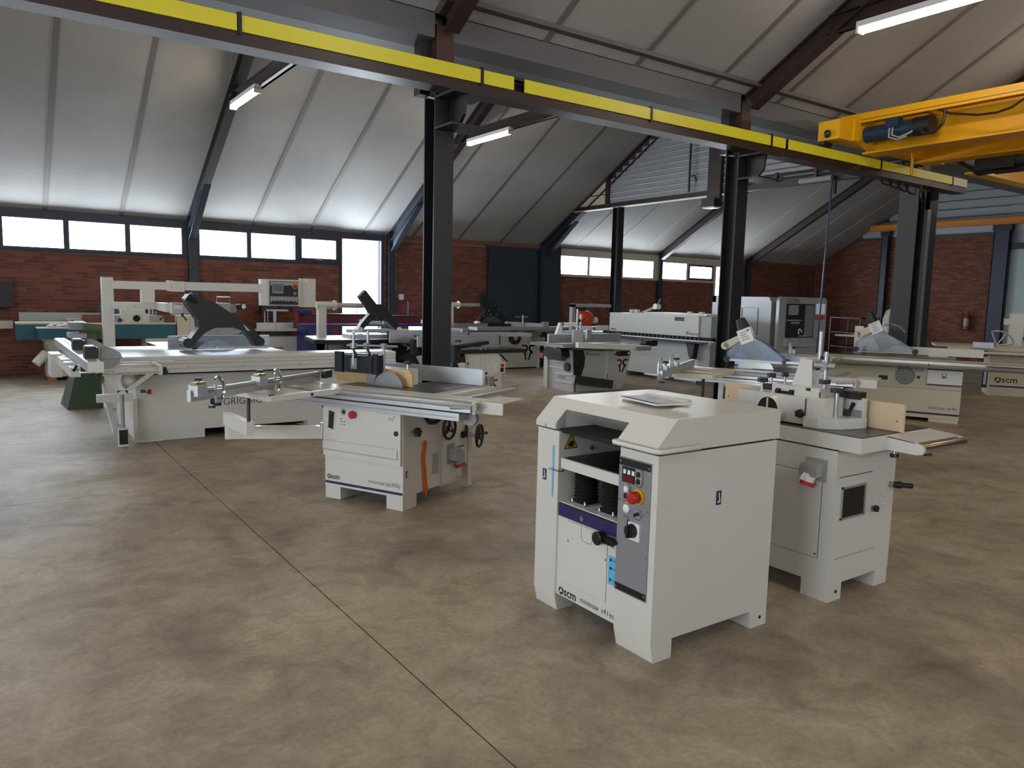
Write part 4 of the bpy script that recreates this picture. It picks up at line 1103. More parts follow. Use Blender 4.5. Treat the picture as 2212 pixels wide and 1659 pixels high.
def saw_blade(parent, c, axis, r, teeth=40, zcut=None, m='steel'):
    """toothed disc; only its part above zcut is kept"""
    c = Vector(c); d = Vector(axis).normalized(); u = Vector((0, 0, 1)).cross(d).normalized(); w = Vector((0, 0, 1))
    pts = []
    n = teeth*3
    for i in range(n):
        a = 2*math.pi*i/n
        rr = r*(1.0 if i % 3 == 0 else (.955 if i % 3 == 1 else .985))
        q = c+u*math.cos(a)*rr+w*math.sin(a)*rr
        if zcut is None or q.z >= zcut:
            pts.append((math.atan2(q.z-c.z, (q-c).dot(u)) % (2*math.pi), q))
    pts.sort(key=lambda t: t[0]); P = [t[1] for t in pts]
    g = G(); k = len(P)
    g.add([p-d*.0015 for p in P]+[p+d*.0015 for p in P], [tuple(range(k-1, -1, -1)), tuple(range(k, 2*k))]+[(i, (i+1) % k, k+(i+1) % k, k+i) for i in range(k)])
    return part('saw_blade', g, m, parent)

def combi(label, ox, oy, rot, full):
    t = thing('combination_saw', label, 'saw', ox, oy, 0, rot, world=False)
    L = .757; D = .975
    cab = part('cabinet', G().box(0, .70, 0, L, .10, .735), 'cream', t, bev=.006)
    for a, b in ((0, .155), (L-.155, L)):
        part('foot', G().box(.002, .175, a+.002, b-.002, 0, .102), 'cream', t, bev=.003)
    part('rear_cabinet', G().box(.69, .90, .03, L, .19, .62), 'cream', t, bev=.006)
    part('rear_leg', G().box(.90, .965, .0, .06, 0, .64), 'cream', t, bev=.004)
    part('rear_leg', G().box(.90, .965, L-.06, L, 0, .64), 'cream', t, bev=.004)
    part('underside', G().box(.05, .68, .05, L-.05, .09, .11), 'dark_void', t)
    # moulded front cover
    cv = part('front_cover', G().box(-.028, .004, .006, L-.006, .345, .732), 'cream', cab, bev=.012)
    part('cover_rib', G().prism([(-.040, .40), (-.028, .385), (-.028, .465), (-.040, .45)], 'y', .03, L-.01), 'cream', cv, bev=.004)
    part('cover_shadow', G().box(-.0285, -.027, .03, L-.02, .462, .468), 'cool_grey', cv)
    part('dust_window', G().prism([(.70, .565), (.645, .555), (.632, .688), (.69, .698)], 'x', -.0295, -.02), 'dark_steel', cv)
    part('window_rim', G().tube([(-.029, a, b) for a, b in ((.703, .56), (.642, .55), (.628, .692), (.694, .702))], .006, 6, True), 'cream', cv)
    eb = part('stop_button', G().lathe((-.028, .442, .690), (-1, 0, 0), [(0, .018), (.012, .018), (.014, .029), (.034, .029), (.042, .02)], 22), 'red', cv, smooth=40)
    rc = part('lock_recess', G().cyl((-.0285, .545, .70), (-.030, .545, .70), .026, 20), 'grey_plastic', cv, smooth=40)
    part('lock_core', G().cyl((-.030, .542, .70), (-.034, .542, .70), .014, 14), 'dark_steel', rc)
    rc = part('lock_recess', G().cyl((-.0285, .045, .585), (-.030, .045, .585), .03, 20), 'cream', cv, smooth=40)
    part('lock_core', G().cyl((-.030, .043, .585), (-.036, .043, .585), .019, 14), 'black_plastic', rc)
    if full:
        pn = part('info_plate', flat([(0, 0), (.085, 0), (.085, .09), (0, .09)], (-.0285, .585, .585), (0, -1, 0), (0, 0, 1)), 'offwhite', cv)
        for i in range(5):
            part('plate_mark', flat([(0, 0), (.018, 0), (.018, .006), (0, .006)], (-.0302, .575-.03*(i % 2), .60+.022*(i//2)), (0, -1, 0), (0, 0, 1), .0005), 'ink_grey', pn)
        part('emblem', G().tube([(-.0285, .115, .672), (-.0285, .105, .70), (-.0285, .088, .69), (-.0285, .082, .672), (-.0285, .070, .69), (-.0285, .062, .715)], .0018, 5), 'ink_grey', cv)
    st = part('stripe', G().box(-.0025, .001, .004, L-.004, .118, .137), 'navy', cab)
    scm_logo(cab, (-.001, .735, .158), (0, -1, 0), (0, 0, 1), .125)
    part('model_lettering', text_geo('minimax', .155, (-.0008, .325, .172), (0, -1, 0), (0, 0, 1), bold=-.006), 'ink', cab)
    if full:
        part('model_number', text_geo('lab300p', .135, (-.0008, .158, .172), (0, -1, 0), (0, 0, 1), bold=-.006), 'ink', cab)
    hook_sticker(cab, (.03, -.001, .245), (1, 0, 0), (0, 0, 1), .026, .052)
    # side with wheels
    if full:
        tr = part('tilt_scale', G().prism([(.27, .735)]+[(.36+.095*math.cos(R(a)), .735+.115*math.sin(R(a))) for a in range(180, 361, 15)], 'y', -.006, .001), 'alu_dull', cab)
        part('scale_slot', G().tube([(.375+.125*math.cos(R(a)), -.012, .735+.115*math.sin(R(a))) for a in range(195, 316, 12)], .017, 8), 'black_plastic', cab, smooth=60)
        hand_wheel(cab, (.50, -.075, .565), (0, -1, 0), .085, False)
        star_knob(cab, (.11, 0, .585), (0, -1, 0), .036, .03, .035, 'tilt_knob')
        part('stop_button', G().lathe((.62, 0, .685), (0, -1, 0), [(0, .02), (.03, .03), (.045, .03), (.05, .02)], 16), 'red', cab, smooth=40)
        eb = part('electric_box', G().box(.475, .70, -.012, .01, .092, .70), 'cream', cab, bev=.004)
        part('box_cover', G().box(.482, .693, -.0165, -.011, .105, .51), 'cream', eb, bev=.002)
        part('box_gap', G().box(.480, .695, -.0130, -.010, .102, .513), 'ink_grey', eb)
        for x, z in ((.49, .495), (.685, .495), (.49, .12), (.685, .12)):
            screw(eb, (x, -.0165, z), (0, -1, 0), .005)
        sk = part('socket_inlet', G().prism([(.575, .29), (.655, .26), (.705, .26), (.705, .335), (.66, .375), (.575, .385)], 'y', -.09, -.016), 'grey_plastic', eb, bev=.008)
        part('socket_plate', G().box(.555, .66, -.021, -.015, .255, .415), 'grey_plastic', sk, bev=.003)
        part('socket_throat', G().cyl((.67, -.055, .285), (.675, -.07, .235), .036, 18), 'grey_plastic', sk, smooth=40)
        part('socket_cap', G().cyl((.672, -.065, .25), (.675, -.073, .226), .046, 20), 'red', sk, smooth=40)
        part('rating_plate', flat([(0, 0), (.085, 0), (.085, .165), (0, .165)], (.375, -.001, .205), (1, 0, 0), (0, 0, 1)), 'alu', cab)
        part('paper_label', flat([(0, 0), (.05, 0), (.05, .09), (0, .09)], (.525, -.0172, .165), (1, 0, 0), (0, 0, 1)), 'paper', eb)
        ps = thing('push_stick', 'orange plastic push stick hanging on the cream saw shaper', 'push stick', ox, oy, 0, rot, world=False)
        part('blade', G().prism([(.245, .49), (.262, .498), (.277, .49), (.275, .44), (.262, .40), (.262, .33), (.282, .22), (.292, .13), (.305, .125), (.292, .105), (.287, .062), (.275, .052), (.26, .075), (.25, .16), (.232, .30), (.225, .39), (.238, .44)], 'y', -.016, -.004), 'orange_plastic', ps, bev=.003)
        for z in (.478, .34, .30, .25, .2, .15, .1):
            part('hole', G().cyl((.254+.02*(.45-z) if z < .3 else .25, -.0165, z), (.254+.02*(.45-z) if z < .3 else .25, -.0158, z), .004, 8), 'brown_steel', ps)
        part('nail', G().cyl((.262, 0, .478), (.262, -.04, .472), .002, 6), 'chrome', cab)
        gp = part('gear_panel', G().box(.71, .895, .005, .03, .2, .60), 'cream', t, bev=.004)
        hand_wheel(gp, (.90, -.11, .45), (.25, -1, 0), .09, True)
        part('wheel_shaft', G().cyl((.86, .01, .46), (.895, -.10, .452), .012, 10), 'steel', gp, smooth=40)
        part('shaft_block', G().box(.79, .86, -.02, .01, .435, .485), 'black_plastic', gp, bev=.01)
        lever(gp, (.835, -.02, .50), (0, 0, 1), .04)
        part('slot', G().box(.74, .84, .002, .006, .36, .367), 'ink', gp)
    else:
        hand_wheel(cab, (.40, -.075, .5), (0, -1, 0), .085, False)
    # tables
    tab = part('saw_table', G().box(.20, .74, -.10, .80, .80, .868), 'cream', t, bev=.006)
    part('table_top', G().box(.205, .735, -.095, .795, .868, .872), 'cast_iron', tab, bev=.001)
    part('side_table', G().box(.74, 1.0, -.10, .35, .82, .868), 'cream', tab, bev=.004)
    part('side_table_top', G().box(.745, .995, -.095, .345, .868, .871), 'cast_iron', tab)
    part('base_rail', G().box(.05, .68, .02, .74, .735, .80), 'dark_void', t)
    # sliding carriage
    ca = part('sliding_carriage', G().prism([(.012, .872), (.20, .872), (.20, .80), (-.045, .80), (-.045, .825), (-.022, .835), (-.022, .852), (-.004, .857)], 'y', -.60, 1.45), 'alu', t, bev=.002)
    part('carriage_groove', G().box(-.0235, -.02, -.595, 1.445, .836, .850), 'alu_dull', ca)
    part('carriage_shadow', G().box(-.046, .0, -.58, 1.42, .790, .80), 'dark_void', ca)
    part('carriage_top', G().box(.014, .198, -.598, 1.448, .872, .8735), 'cream', ca)
    part('top_slot', G().box(.10, .115, -.598, 1.448, .8735, .8742), 'alu_dull', ca)
    be = part('guide_beam', G().box(-.05, .12, -.50, 1.40, .735, .79), 'alu', t, bev=.006)
    part('beam_groove', G().box(-.0515, -.049, -.495, 1.395, .757, .763), 'alu_dull', be)
    part('beam_end', G().box(-.05, .12, -.512, -.50, .735, .79), 'alu', be, bev=.002)
    part('roller_wheel', G().cyl((.06, -.53, .745), (.10, -.53, .745), .055, 18), 'grey_plastic', be, smooth=40)
    fl = part('end_bracket', G().box(-.02, .19, -.622, -.60, .79, .873).box(.06, .38, -.80, -.60, .868, .874).box(.055, .07, -.80, -.60, .79, .874), 'cream', ca, bev=.002)
    part('carriage_handle', G().cyl((-.03, -.60, .835), (-.045, -.44, .828), .0145, 12), 'grey_plastic', ca, smooth=40)
    part('latch', G().box(-.03, .02, -.64, -.60, .82, .862), 'alu_dull', ca, bev=.004)
    part('cross_bar', G().box(.16, 1.02, -.40, -.355, .835, .862), 'alu', tab, bev=.003)
    part('fence_rail', G().box(.18, .95, -.23, -.17, .82, .866), 'cream', tab, bev=.004)
    # rip fence
    rf = part('rip_fence', G().prism([(.86, .874), (.86, 1.005), (.895, 1.005), (.94, .88), (.94, .874)], 'y', -.145, .85), 'alu', t, bev=.002)
    part('fence_end', G().prism([(.86, .876), (.86, 1.003), (.905, .985), (.885, .876)], 'y', -.149, -.145), 'white_plastic', rf)
    part('fence_bracket', G().box(.94, 1.02, -.17, -.08, .872, .94), 'alu_dull', rf, bev=.008)
    star_knob(rf, (.955, -.12, .94), (0, 0, 1), .022, .018, .02)
    lever(rf, (1.02, -.15, .92), (0, 0, -1), .05)
    return t, cab, tab, ca

labm, cab, tab, ca = combi('cream combination saw shaper with hand wheels and plywood fence boards', 2.496, 4.93, 26.3, True)
# shaper fence and pressure guard
f1 = part('fence_board', G().box(.40, .424, .50, .99, .875, 1.012), 'plywood', labm, bev=.001)
part('bolt', G().cyl((.40, .93, .955), (.396, .93, .955), .01, 12), 'brass', f1)
part('fence_board', G().box(.40, .424, .22, .62, .875, .982), 'plywood', labm, bev=.001)
part('fence_board_rear', G().box(.43, .446, .26, .56, .93, 1.0), 'plywood', labm, bev=.001)
part('opening', G().box(.415, .43, .46, .60, .874, .97), 'dark_void', labm)
fh = part('fence_housing', G().box(.446, .62, .32, .86, .873, 1.0), 'cream', labm, bev=.02)
star_knob(fh, (.53, .36, 1.0), (0, 0, 1), .03, .024, .04)
gd = part('pressure_guard', G().prism([(.29, .87), (.36, .80), (.36, .62), (.30, .50), (.37, .49), (.40, .60), (.40, .84)], 'z', .975, 1.115), 'dark_blue_paint', labm, bev=.006)
part('guard_lip', G().box(.275, .30, .825, .905, .965, 1.13), 'dark_blue_paint', gd, bev=.006)
part('guard_lip', G().box(.28, .30, .475, .52, .965, 1.13), 'dark_blue_paint', gd, bev=.006)
part('guard_face', G().box(.268, .285, .515, .80, .97, 1.11), 'dark_blue_paint', gd, bev=.004)
part('guard_slide', G().box(.257, .268, .66, .72, 1.0, 1.085), 'steel', gd, bev=.003)
for y, z0, z1, x in ((.69, 1.03, 1.30, .255), (.64, .99, 1.30, .37), (.50, 1.0, 1.19, .40)):
    part('rod', G().cyl((x, y, z0), (x, y, z1), .0115, 12), 'steel', gd, smooth=40)
part('rod', G().cyl((.25, .755, 1.185), (.45, .40, 1.185), .0105, 12), 'steel', gd, smooth=40)
for p in ((.27, .70, 1.185), (.345, .63, 1.185), (.40, .50, 1.185)):
    k = part('rod_clamp', G().box(p[0]-.02, p[0]+.02, p[1]-.02, p[1]+.02, 1.165, 1.205), 'alu_dull', gd, bev=.008)
for p in ((.245, .685, 1.165), (.315, .60, 1.165)):
    part('clamp_lever', G().cyl(p, (p[0]+.01, p[1]-.045, 1.085), .008, 8, .010), 'black_plastic', gd, smooth=40)
rv = part('riving_knife', G().prism([(.55, .875), (.62, .875), (.62, .98), (.50, .99), (.53, .94)], 'x', .332, .336), 'steel', labm)
saw_blade(labm, (.33, .40, .845), (1, 0, 0), .15, 32, .874)
# squaring frame, fence bar and swing arm
fr = part('squaring_frame', G().beam((0, .60, .857), (-.665, .655, .857), .03, .038).beam((-.66, .65, .857), (-.55, 1.17, .857), .03, .038).beam((-.55, 1.165, .857), (.15, 1.20, .857), .03, .038).beam((-.02, .60, .857), (.0, 1.2, .857), .03, .03).beam((-.36, .63, .857), (-.29, 1.18, .857), .16, .036), 'cream', labm, bev=.003)
part('frame_bolt', G().cyl((-.3, .606, .857), (-.3, .604, .857), .012, 12), 'dark_void', fr)
star_knob(fr, (-.16, 1.03, .86), (0, 0, 1), .024, .018, .012)
fb = part('fence_bar', G().beam((-1.18, .83, .915), (.27, 1.075, .915), .03, .075), 'alu', labm, bev=.003)
part('bar_groove', G().beam((-1.18, .813, .93), (.26, 1.056, .93), .004, .012), 'alu_dull', fb)
part('bar_end_plate', G().beam((.265, 1.02, .93), (.38, 1.05, .93), .04, .06), 'black_plastic', fb)
part('bar_lettering', text_geo('NIC', .05, (.285, 1.005, .925), (.97, .25, 0), (0, 0, 1)), 'ink_white', fb)
for s0 in (.055, .48):
    px, py = -1.18+1.45*s0, .83+.245*s0
    sb = part('flip_stop', G().beam((px-.06, py-.03, .95), (px+.03, py-.015, .95), .075, .075), 'alu', fb, bev=.006)
    part('stop_clamp', G().beam((px-.06, py-.03, .992), (px+.03, py-.015, .992), .05, .02), 'brass', sb, bev=.003)
    star_knob(sb, (px-.015, py-.025, 1.0), (0, 0, 1), .024, .018, .012)
    star_knob(sb, (px+.06, py-.06, .85), (0, 0, -1), .022, .016, .006)
    sector(sb, (px+.085, py-.07, .945), (.92, .2, 0), (0, 0, 1), .085, -85, 85, 'chrome', .018)
am = part('swing_arm', G().beam((.03, .80, .51), (-.40, 1.36, .51), .05, .10).beam((-.37, 1.43, .61), (-.60, .915, .61), .055, .098), 'cream', labm, bev=.004)
part('arm_post', G().cyl((-.585, .95, .66), (-.57, .965, .85), .013, 14), 'dark_steel', am, smooth=40)
part('arm_pivot', G().cyl((-.395, 1.38, .455), (-.395, 1.38, .56), .03, 16), 'cream', am, smooth=40)
part('arm_hinge', G().cyl((.02, .80, .46), (.02, .80, .585), .022, 14), 'steel', am, smooth=40)
part('dust_spout', G().cyl((.14, .757, .23), (.14, .83, .23), .06, 20), 'cream', labm, smooth=40)
part('side_knob', G().cyl((.04, .757, .72), (.04, .80, .72), .028, 16), 'black_plastic', labm, smooth=40)

# ---------------------------------------------------------------- second combination saw (behind the shaper)
s1, cab1, tab1, ca1 = combi('cream sliding saw with a blue-filmed blade guard, between the shaper and the grey edge bander', 6.84, 4.72, 22, False)
saw_blade(s1, (.36, .42, .83), (1, 0, 0), .16, 32, .874)
part('riving_knife', G().prism([(.50, .875), (.66, .875), (.66, .93), (.60, .985), (.50, 1.0), (.53, .94)], 'x', .358, .362), 'steel', s1)
fr = part('squaring_frame', G().beam((-.03, .60, .857), (-.75, .58, .857), .03, .038).beam((-.75, .58, .857), (-.80, .98, .857), .03, .038).beam((-.80, .98, .857), (.2, 1.15, .857), .03, .038).beam((-.5, .6, .857), (-.4, 1.02, .857), .10, .036).beam((-.2, .62, .857), (-.1, 1.06, .857), .06, .036), 'cream_old', s1, bev=.003)
fb = part('fence_bar', G().beam((-1.42, .86, .915), (.18, 1.12, .915), .03, .075), 'alu', s1, bev=.003)
for s0 in (.05, .35):
    px, py = -1.42+1.6*s0, .86+.26*s0
    sb = part('flip_stop', G().beam((px-.03, py-.02, .97), (px+.05, py-.01, .97), .06, .04), 'alu', fb, bev=.006)
    star_knob(sb, (px+.02, py-.02, .985), (0, 0, 1), .03, .022, .03)
    sector(sb, (px-.05, py, .93), (-.92, -.2, 0), (0, 0, 1), .14, -30, 85, 'alu', .018)
star_knob(fb, (-1.38, .86, .87), (0, 0, -1), .03, .02, .02)
star_knob(fb, (-1.0, .92, .87), (0, 0, -1), .03, .02, .02)
part('arm_post', G().cyl((-.62, .72, 0.35), (-.62, .72, .85), .016, 14), 'dark_steel', s1, smooth=40)
part('arm_cap', G().cyl((-.62, .72, .845), (-.62, .72, .86), .024, 14), 'steel', s1, smooth=40)
part('swing_arm', G().beam((.03, .80, .40), (-.66, .73, .40), .05, .10), 'cream', s1, bev=.004)

def sprung_guard(t, x, y0, y1, z0, ztop, film, px, sticker=True, arm=True):
    """transparent blade guard on a tilted extraction hose stub; y runs left"""
    span = y1-y0; h = ztop-z0
    outer = []
    for i in range(15):
        u = i/14
        yy = y1-span*u
        zz = z0+.03+h*(math.sin(math.pi*min(1, (u+.06)*.93))**.75 if u < .35 else (1-((u-.35)/.65)**1.5))*.93
        outer.append((yy, zz))
    outer = [(y1, z0)]+outer+[(y0, z0+.02)]
    g = part('blade_guard', G().prism(outer, 'x', x-.045, x-.041).prism(outer, 'x', x+.041, x+.045), film, t)
    part('guard_rim', G().tube([(x-.043, a, b) for a, b in outer], .006, 6).tube([(x+.043, a, b) for a, b in outer], .006, 6), 'clear_plastic', g)
    part('guard_rail', G().box(x-.05, x-.03, y0+.03, y1-.03, z0-.005, z0+.022), 'ink_white', g)
    for yy in (y0, y1):
        part('guard_wheel', G().cyl((x-.06, yy, z0+.012), (x+.06, yy, z0+.012), .035, 18), 'black_plastic', g, smooth=40)
    ym = y1-span*.36; zm = z0+h*.93
    d = Vector((0, .40, .92)).normalized()
    p = Vector((x, ym, zm-.06))
    ch = part('extraction_chute', G().beam(p-d*.17, p+d*.02, .085, .16, up=(0, .92, -.40)), 'grey_plastic', g, bev=.004)
    st = part('guard_head', G().beam(p+d*.02, p+d*.18, .10, .15, up=(0, .92, -.40)), 'white_plastic', g, bev=.004)
    hs = part('hose_stub', G().cyl(p+d*.18, p+d*.30, .07, 14, .05), 'black_plastic', g, smooth=40)
    if sticker:
        q = p+d*.04+Vector((-.052, 0, 0))
        for i in range(4):
            a = q+d*(.022+.027*i)+Vector((0, .92, -.40))*.045
            part('sticker_line', G().beam(a, a-Vector((0, .92, -.40))*(.09-.012*(i % 3)), .002, .012, up=d), 'cool_grey', st)
        a = q+d*.11-Vector((0, .92, -.40))*.05
        part('sticker_mark', G().cyl(a, a+Vector((-.003, 0, 0)), .011, 10), 'ink', st)
    if arm:
        e = p+d*.10; a0 = e+Vector((0, .05, -.03)); a1 = e+Vector((0, .22, -.12))
        part('support_arm', G().beam(a0, a1, .09, .085, up=d).cyl(a1+Vector((-.045, 0, 0)), a1+Vector((.045, 0, 0)), .045, 18), 'cream_old', g, smooth=40)
        part('arm_bolt', G().cyl(a1+Vector((-.046, 0, 0)), a1+Vector((-.049, 0, 0)), .008, 10), 'ink', g)
    part('spring_hose', G().tube([p+d*.13+Vector((-.01, -.08, 0)), p+Vector((0, -.17, .05)), p+Vector((0, -.24, -.02)), p+Vector((0, -.27, -.09))], .009, 8), 'clear_plastic', g)
    return g
sprung_guard(s1, .36, .14, .78, .955, 1.225, 'blue_film', 0)
part('rear_post', G().box(.98, 1.05, .55, .63, 0, .86), 'cream_old', s1, bev=.004)
part('red_stand', G().box(.80, .96, -.12, .02, .94, 1.0), 'red', s1, bev=.004)
# ---------------------------------------------------------------- large panel saw on the left
gr = thing('panel_saw', 'large white sliding panel saw with a black blade hood and an overhead control panel', 'saw', 2.4, 9.4, 0)
bd = part('cabinet', G().prism([(8.6, .095), (8.6, .56), (8.63, .715), (10.0, .715), (10.0, .095)], 'x', 1.27, 3.75), 'offwhite', gr, bev=.006)
part('plinth', G().box(1.275, 1.944, 8.605, 9.95, 0, .098), 'offwhite', gr, bev=.003)
part('plinth', G().box(3.1, 3.74, 8.605, 9.95, 0, .098), 'offwhite', gr, bev=.003)
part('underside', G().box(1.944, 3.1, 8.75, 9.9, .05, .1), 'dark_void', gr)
part('foot_strip', G().box(1.29, 1.52, 8.585, 8.605, 0, .012), 'ink_white', gr)
lg = part('maker_emblem', flat([(0, 0), (.115, 0), (.115, .075), (.075, .115), (0, .115)], (2.008, 8.599, .335), (1, 0, 0), (0, 0, 1)), 'ink', bd)
part('emblem_diamond', flat([(.057, .01), (.104, .057), (.057, .104), (.01, .057)], (2.008, 8.597, .335), (1, 0, 0), (0, 0, 1), .0008), 'teal', lg)
part('emblem_slash', flat([(.057, .035), (.08, .057), (.066, .07), (.045, .057)], (2.008, 8.5955, .335), (1, 0, 0), (0, 0, 1), .0006), 'ink', lg)
part('maker_lettering', text_geo('GRIGGIO', .43, (2.146, 8.598, .342), (1, 0, 0), (0, 0, 1), bold=-.008), 'ink', bd)
part('model_lettering', text_geo('QUADRA', .36, (2.735, 8.598, .365), (1, 0, 0), (0, 0, 1), bold=-.012), 'ink', bd)
fl_ = part('flag_sticker', flat([(0, 0), (.105, 0), (.105, .052), (0, .052)], (1.315, 8.6, .50), (1, 0, 0), (0, 0, 1)), 'ink_white', bd)
part('flag_green', flat([(0, .015), (.06, .015), (.045, .052), (0, .052)], (1.315, 8.598, .50), (1, 0, 0), (0, 0, 1), .0006), 'olive_paint', fl_)
part('flag_red', flat([(.065, 0), (.105, 0), (.105, .05), (.072, .052), (.06, .026)], (1.315, 8.598, .50), (1, 0, 0), (0, 0, 1), .0006), 'red', fl_)
part('gap', G().box(1.3, 4.1, 8.50, 9.6, .712, .737), 'dark_void', gr)
# sliding carriage
cg = part('sliding_carriage', G().prism([(8.44, .905), (8.80, .905), (8.80, .735), (8.415, .735), (8.415, .80), (8.425, .806), (8.425, .86), (8.418, .868), (8.418, .897)], 'x', .95, 4.15), 'offwhite', gr, bev=.002)
part('carriage_groove', G().box(.96, 4.14, 8.4225, 8.427, .824, .830), 'cool_grey', cg)
part('carriage_groove', G().box(.96, 4.14, 8.4125, 8.417, .776, .781), 'cool_grey', cg)
part('carriage_top', G().box(.952, 4.148, 8.45, 8.79, .905, .9075), 'alu', cg)
for x in (1.75, 2.32, 2.95):
    part('rivet', G().cyl((x, 8.4145, .79), (x, 8.4125, .79), .008, 8), 'chrome', cg)
part('end_block', G().box(1.50, 1.55, 8.40, 8.416, .727, .765), 'black_plastic', cg)
# saw table
tg = part('saw_table', G().box(1.17, 2.95, 8.82, 10.05, .84, .9), 'offwhite', gr, bev=.004)
part('table_top', G().box(1.172, 2.948, 8.825, 10.045, .9, .904), 'alu', tg)
ex_ = part('extension_table', G().box(1.75, 3.05, 10.06, 10.85, .86, .9), 'dark_steel', tg, bev=.003)
part('extension_top', G().box(1.752, 3.048, 10.065, 10.845, .9, .903), 'alu', ex_)
part('table_leg', G().box(1.4, 1.5, 10.6, 10.7, 0, .86), 'offwhite', tg)
part('rear_box', G().box(1.48, 2.4, 10.45, 10.85, .25, .80), 'cool_grey', gr, bev=.005)
part('rip_fence', G().box(1.83, 3.05, 9.86, 9.90, .906, 1.035), 'alu', gr, bev=.003)
saw_blade(gr, (2.262, 9.3, .717), (0, 1, 0), .295, 56, .906)
part('blade_glint', G().prism([(2.25, .91), (2.275, .91), (2.268, 1.0), (2.258, 1.0)], 'y', 9.2978, 9.2983), 'chrome', gr)
part('riving_knife', G().prism([(1.975, .908), (2.03, .908), (2.07, .955), (2.125, .985), (2.12, 1.002), (2.06, 1.0), (2.0, .965)], 'y', 9.299, 9.303), 'dark_steel', gr)
# black hood
q = lambda px, py: (1.897+(px-398)*.00528, 1.441-(py-655)*.00541)
outl = [(407, 635), (399, 645), (404, 661), (416, 678), (424, 690), (425, 706), (413, 722), (405, 733), (398, 738), (402, 748), (413, 748), (423, 731), (438, 716), (458, 706.5), (500, 705.5), (522, 713), (537, 730), (546, 747), (560, 747), (566, 738), (556, 725), (541, 706), (516, 690), (491, 673), (461, 653), (432, 642), (421, 637)]
hb = part('blade_hood', G().prism([q(*p) for p in outl], 'y', 9.19, 9.41), 'black_paint', gr, bev=.012)
a, b = q(404, 640), q(440, 668)
part('hose_socket', G().cyl((a[0], 9.22, a[1]), (b[0], 9.24, b[1]), .062, 18, .02), 'black_paint', hb, smooth=40)
part('hood_slot', G().prism([q(519, 698), q(531, 710), q(534, 714), q(526, 712)], 'y', 9.185, 9.192), 'offwhite', hb)
for px, py in ((401, 738), (555, 737)):
    a = q(px, py); part('hood_wheel', G().cyl((a[0], 9.17, a[1]), (a[0], 9.43, a[1]), .055, 20), 'black_plastic', hb, smooth=40)
cw = [q(*p) for p in ((412, 748), (423, 731), (438, 716), (458, 706), (500, 705), (522, 713), (537, 730), (546, 747))]
cl = part('clear_guard', G().prism(cw, 'y', 9.205, 9.209).prism(cw, 'y', 9.391, 9.395), 'clear_plastic', hb)
part('guard_sticker', flat([(0, 0), (.22, 0), (.25, .03), (.2, .055), (0, .055)], (2.27, 9.204, 1.09), (1, 0, 0), (0, 0, 1), .0008), 'cool_grey', cl)
# overhead arms
po = part('overhead_post', G().box(1.30, 1.435, 11.22, 11.36, 0, 1.728), 'offwhite', gr, bev=.004)
part('post_cap', G().box(1.305, 1.43, 11.225, 11.355, 1.728, 1.738), 'cool_grey', po, bev=.003)
a1 = part('upper_arm', G().box(1.40, 2.10, 11.18, 11.27, 1.585, 1.69), 'offwhite', gr, bev=.004)
part('arm_joint', G().cyl((2.12, 11.22, 1.57), (2.12, 11.22, 1.715), .04, 18), 'offwhite', a1, smooth=40)
part('joint_sleeve', G().box(2.135, 2.30, 11.165, 11.285, 1.565, 1.705), 'offwhite', a1, bev=.004)
part('swing_arm', G().box(2.30, 3.36, 11.175, 11.275, 1.585, 1.70), 'offwhite', a1, bev=.004)
a2 = part('lower_arm', G().box(1.40, 2.02, 11.18, 11.27, 1.322, 1.412), 'offwhite', gr, bev=.004)
part('arm_link', G().box(1.76, 1.92, 11.16, 11.29, 1.41, 1.60), 'offwhite', a2, bev=.004)
part('elbow', G().beam((1.99, 11.23, 1.365), (1.84, 9.72, 1.375), .10, .10), 'offwhite', a2, bev=.01)
part('elbow_pad', G().cyl((1.62, 11.175, 1.33), (1.62, 11.155, 1.33), .045, 16), 'offwhite', a2, smooth=40)
gb = part('hood_arm', G().box(1.82, 2.48, 9.52, 9.66, 1.312, 1.443), 'machine_grey', a2, bev=.004)
st_ = part('arm_sticker', flat([(0, 0), (.095, 0), (.095, .06), (0, .06)], (1.84, 9.519, 1.37), (1, 0, 0), (0, 0, 1)), 'ink_white', gb)
part('sticker_band', flat([(.005, .05), (.09, .05), (.09, .058), (.005, .058)], (1.84, 9.517, 1.37), (1, 0, 0), (0, 0, 1), .0006), 'red', st_)
lever(gb, (1.93, 9.52, 1.30), (.3, -.3, -.5), .08)
# control panel
pn = part('control_panel', G().prism([(3.345, 11.18), (3.40, 11.10), (3.90, 11.10), (3.90, 11.3), (3.345, 11.3)], 'z', 1.392, 1.775), 'offwhite', gr, bev=.006)
face = part('panel_face', G().box(3.44, 3.862, 11.088, 11.102, 1.408, 1.752), 'ink', pn, bev=.004)
part('face_frame', G().box(3.448, 3.854, 11.084, 11.089, 1.416, 1.744), 'cool_grey', face)
part('face_field', G().box(3.45, 3.852, 11.081, 11.085, 1.53, 1.69), 'ink', face)
part('face_field', G().box(3.45, 3.852, 11.081, 11.085, 1.42, 1.452), 'ink', face)
sn = part('screen', G().box(3.475, 3.64, 11.072, 11.083, 1.57, 1.715), 'panel_grey', face, bev=.003)
part('screen_glass', G().box(3.492, 3.622, 11.069, 11.073, 1.607, 1.70), 'screen_blue', sn)
part('emergency_stop', G().lathe((3.812, 11.083, 1.685), (0, -1, 0), [(0, .038), (.006, .038), (.008, .024), (.03, .026), (.036, .018)], 18), 'red', face, smooth=40)
part('stop_collar', G().cyl((3.812, 11.084, 1.685), (3.812, 11.076, 1.685), .04, 20), 'yellow_sign', face, smooth=40)
part('round_button', G().cyl((3.735, 11.084, 1.685), (3.735, 11.07, 1.685), .014, 14), 'dark_steel', face)
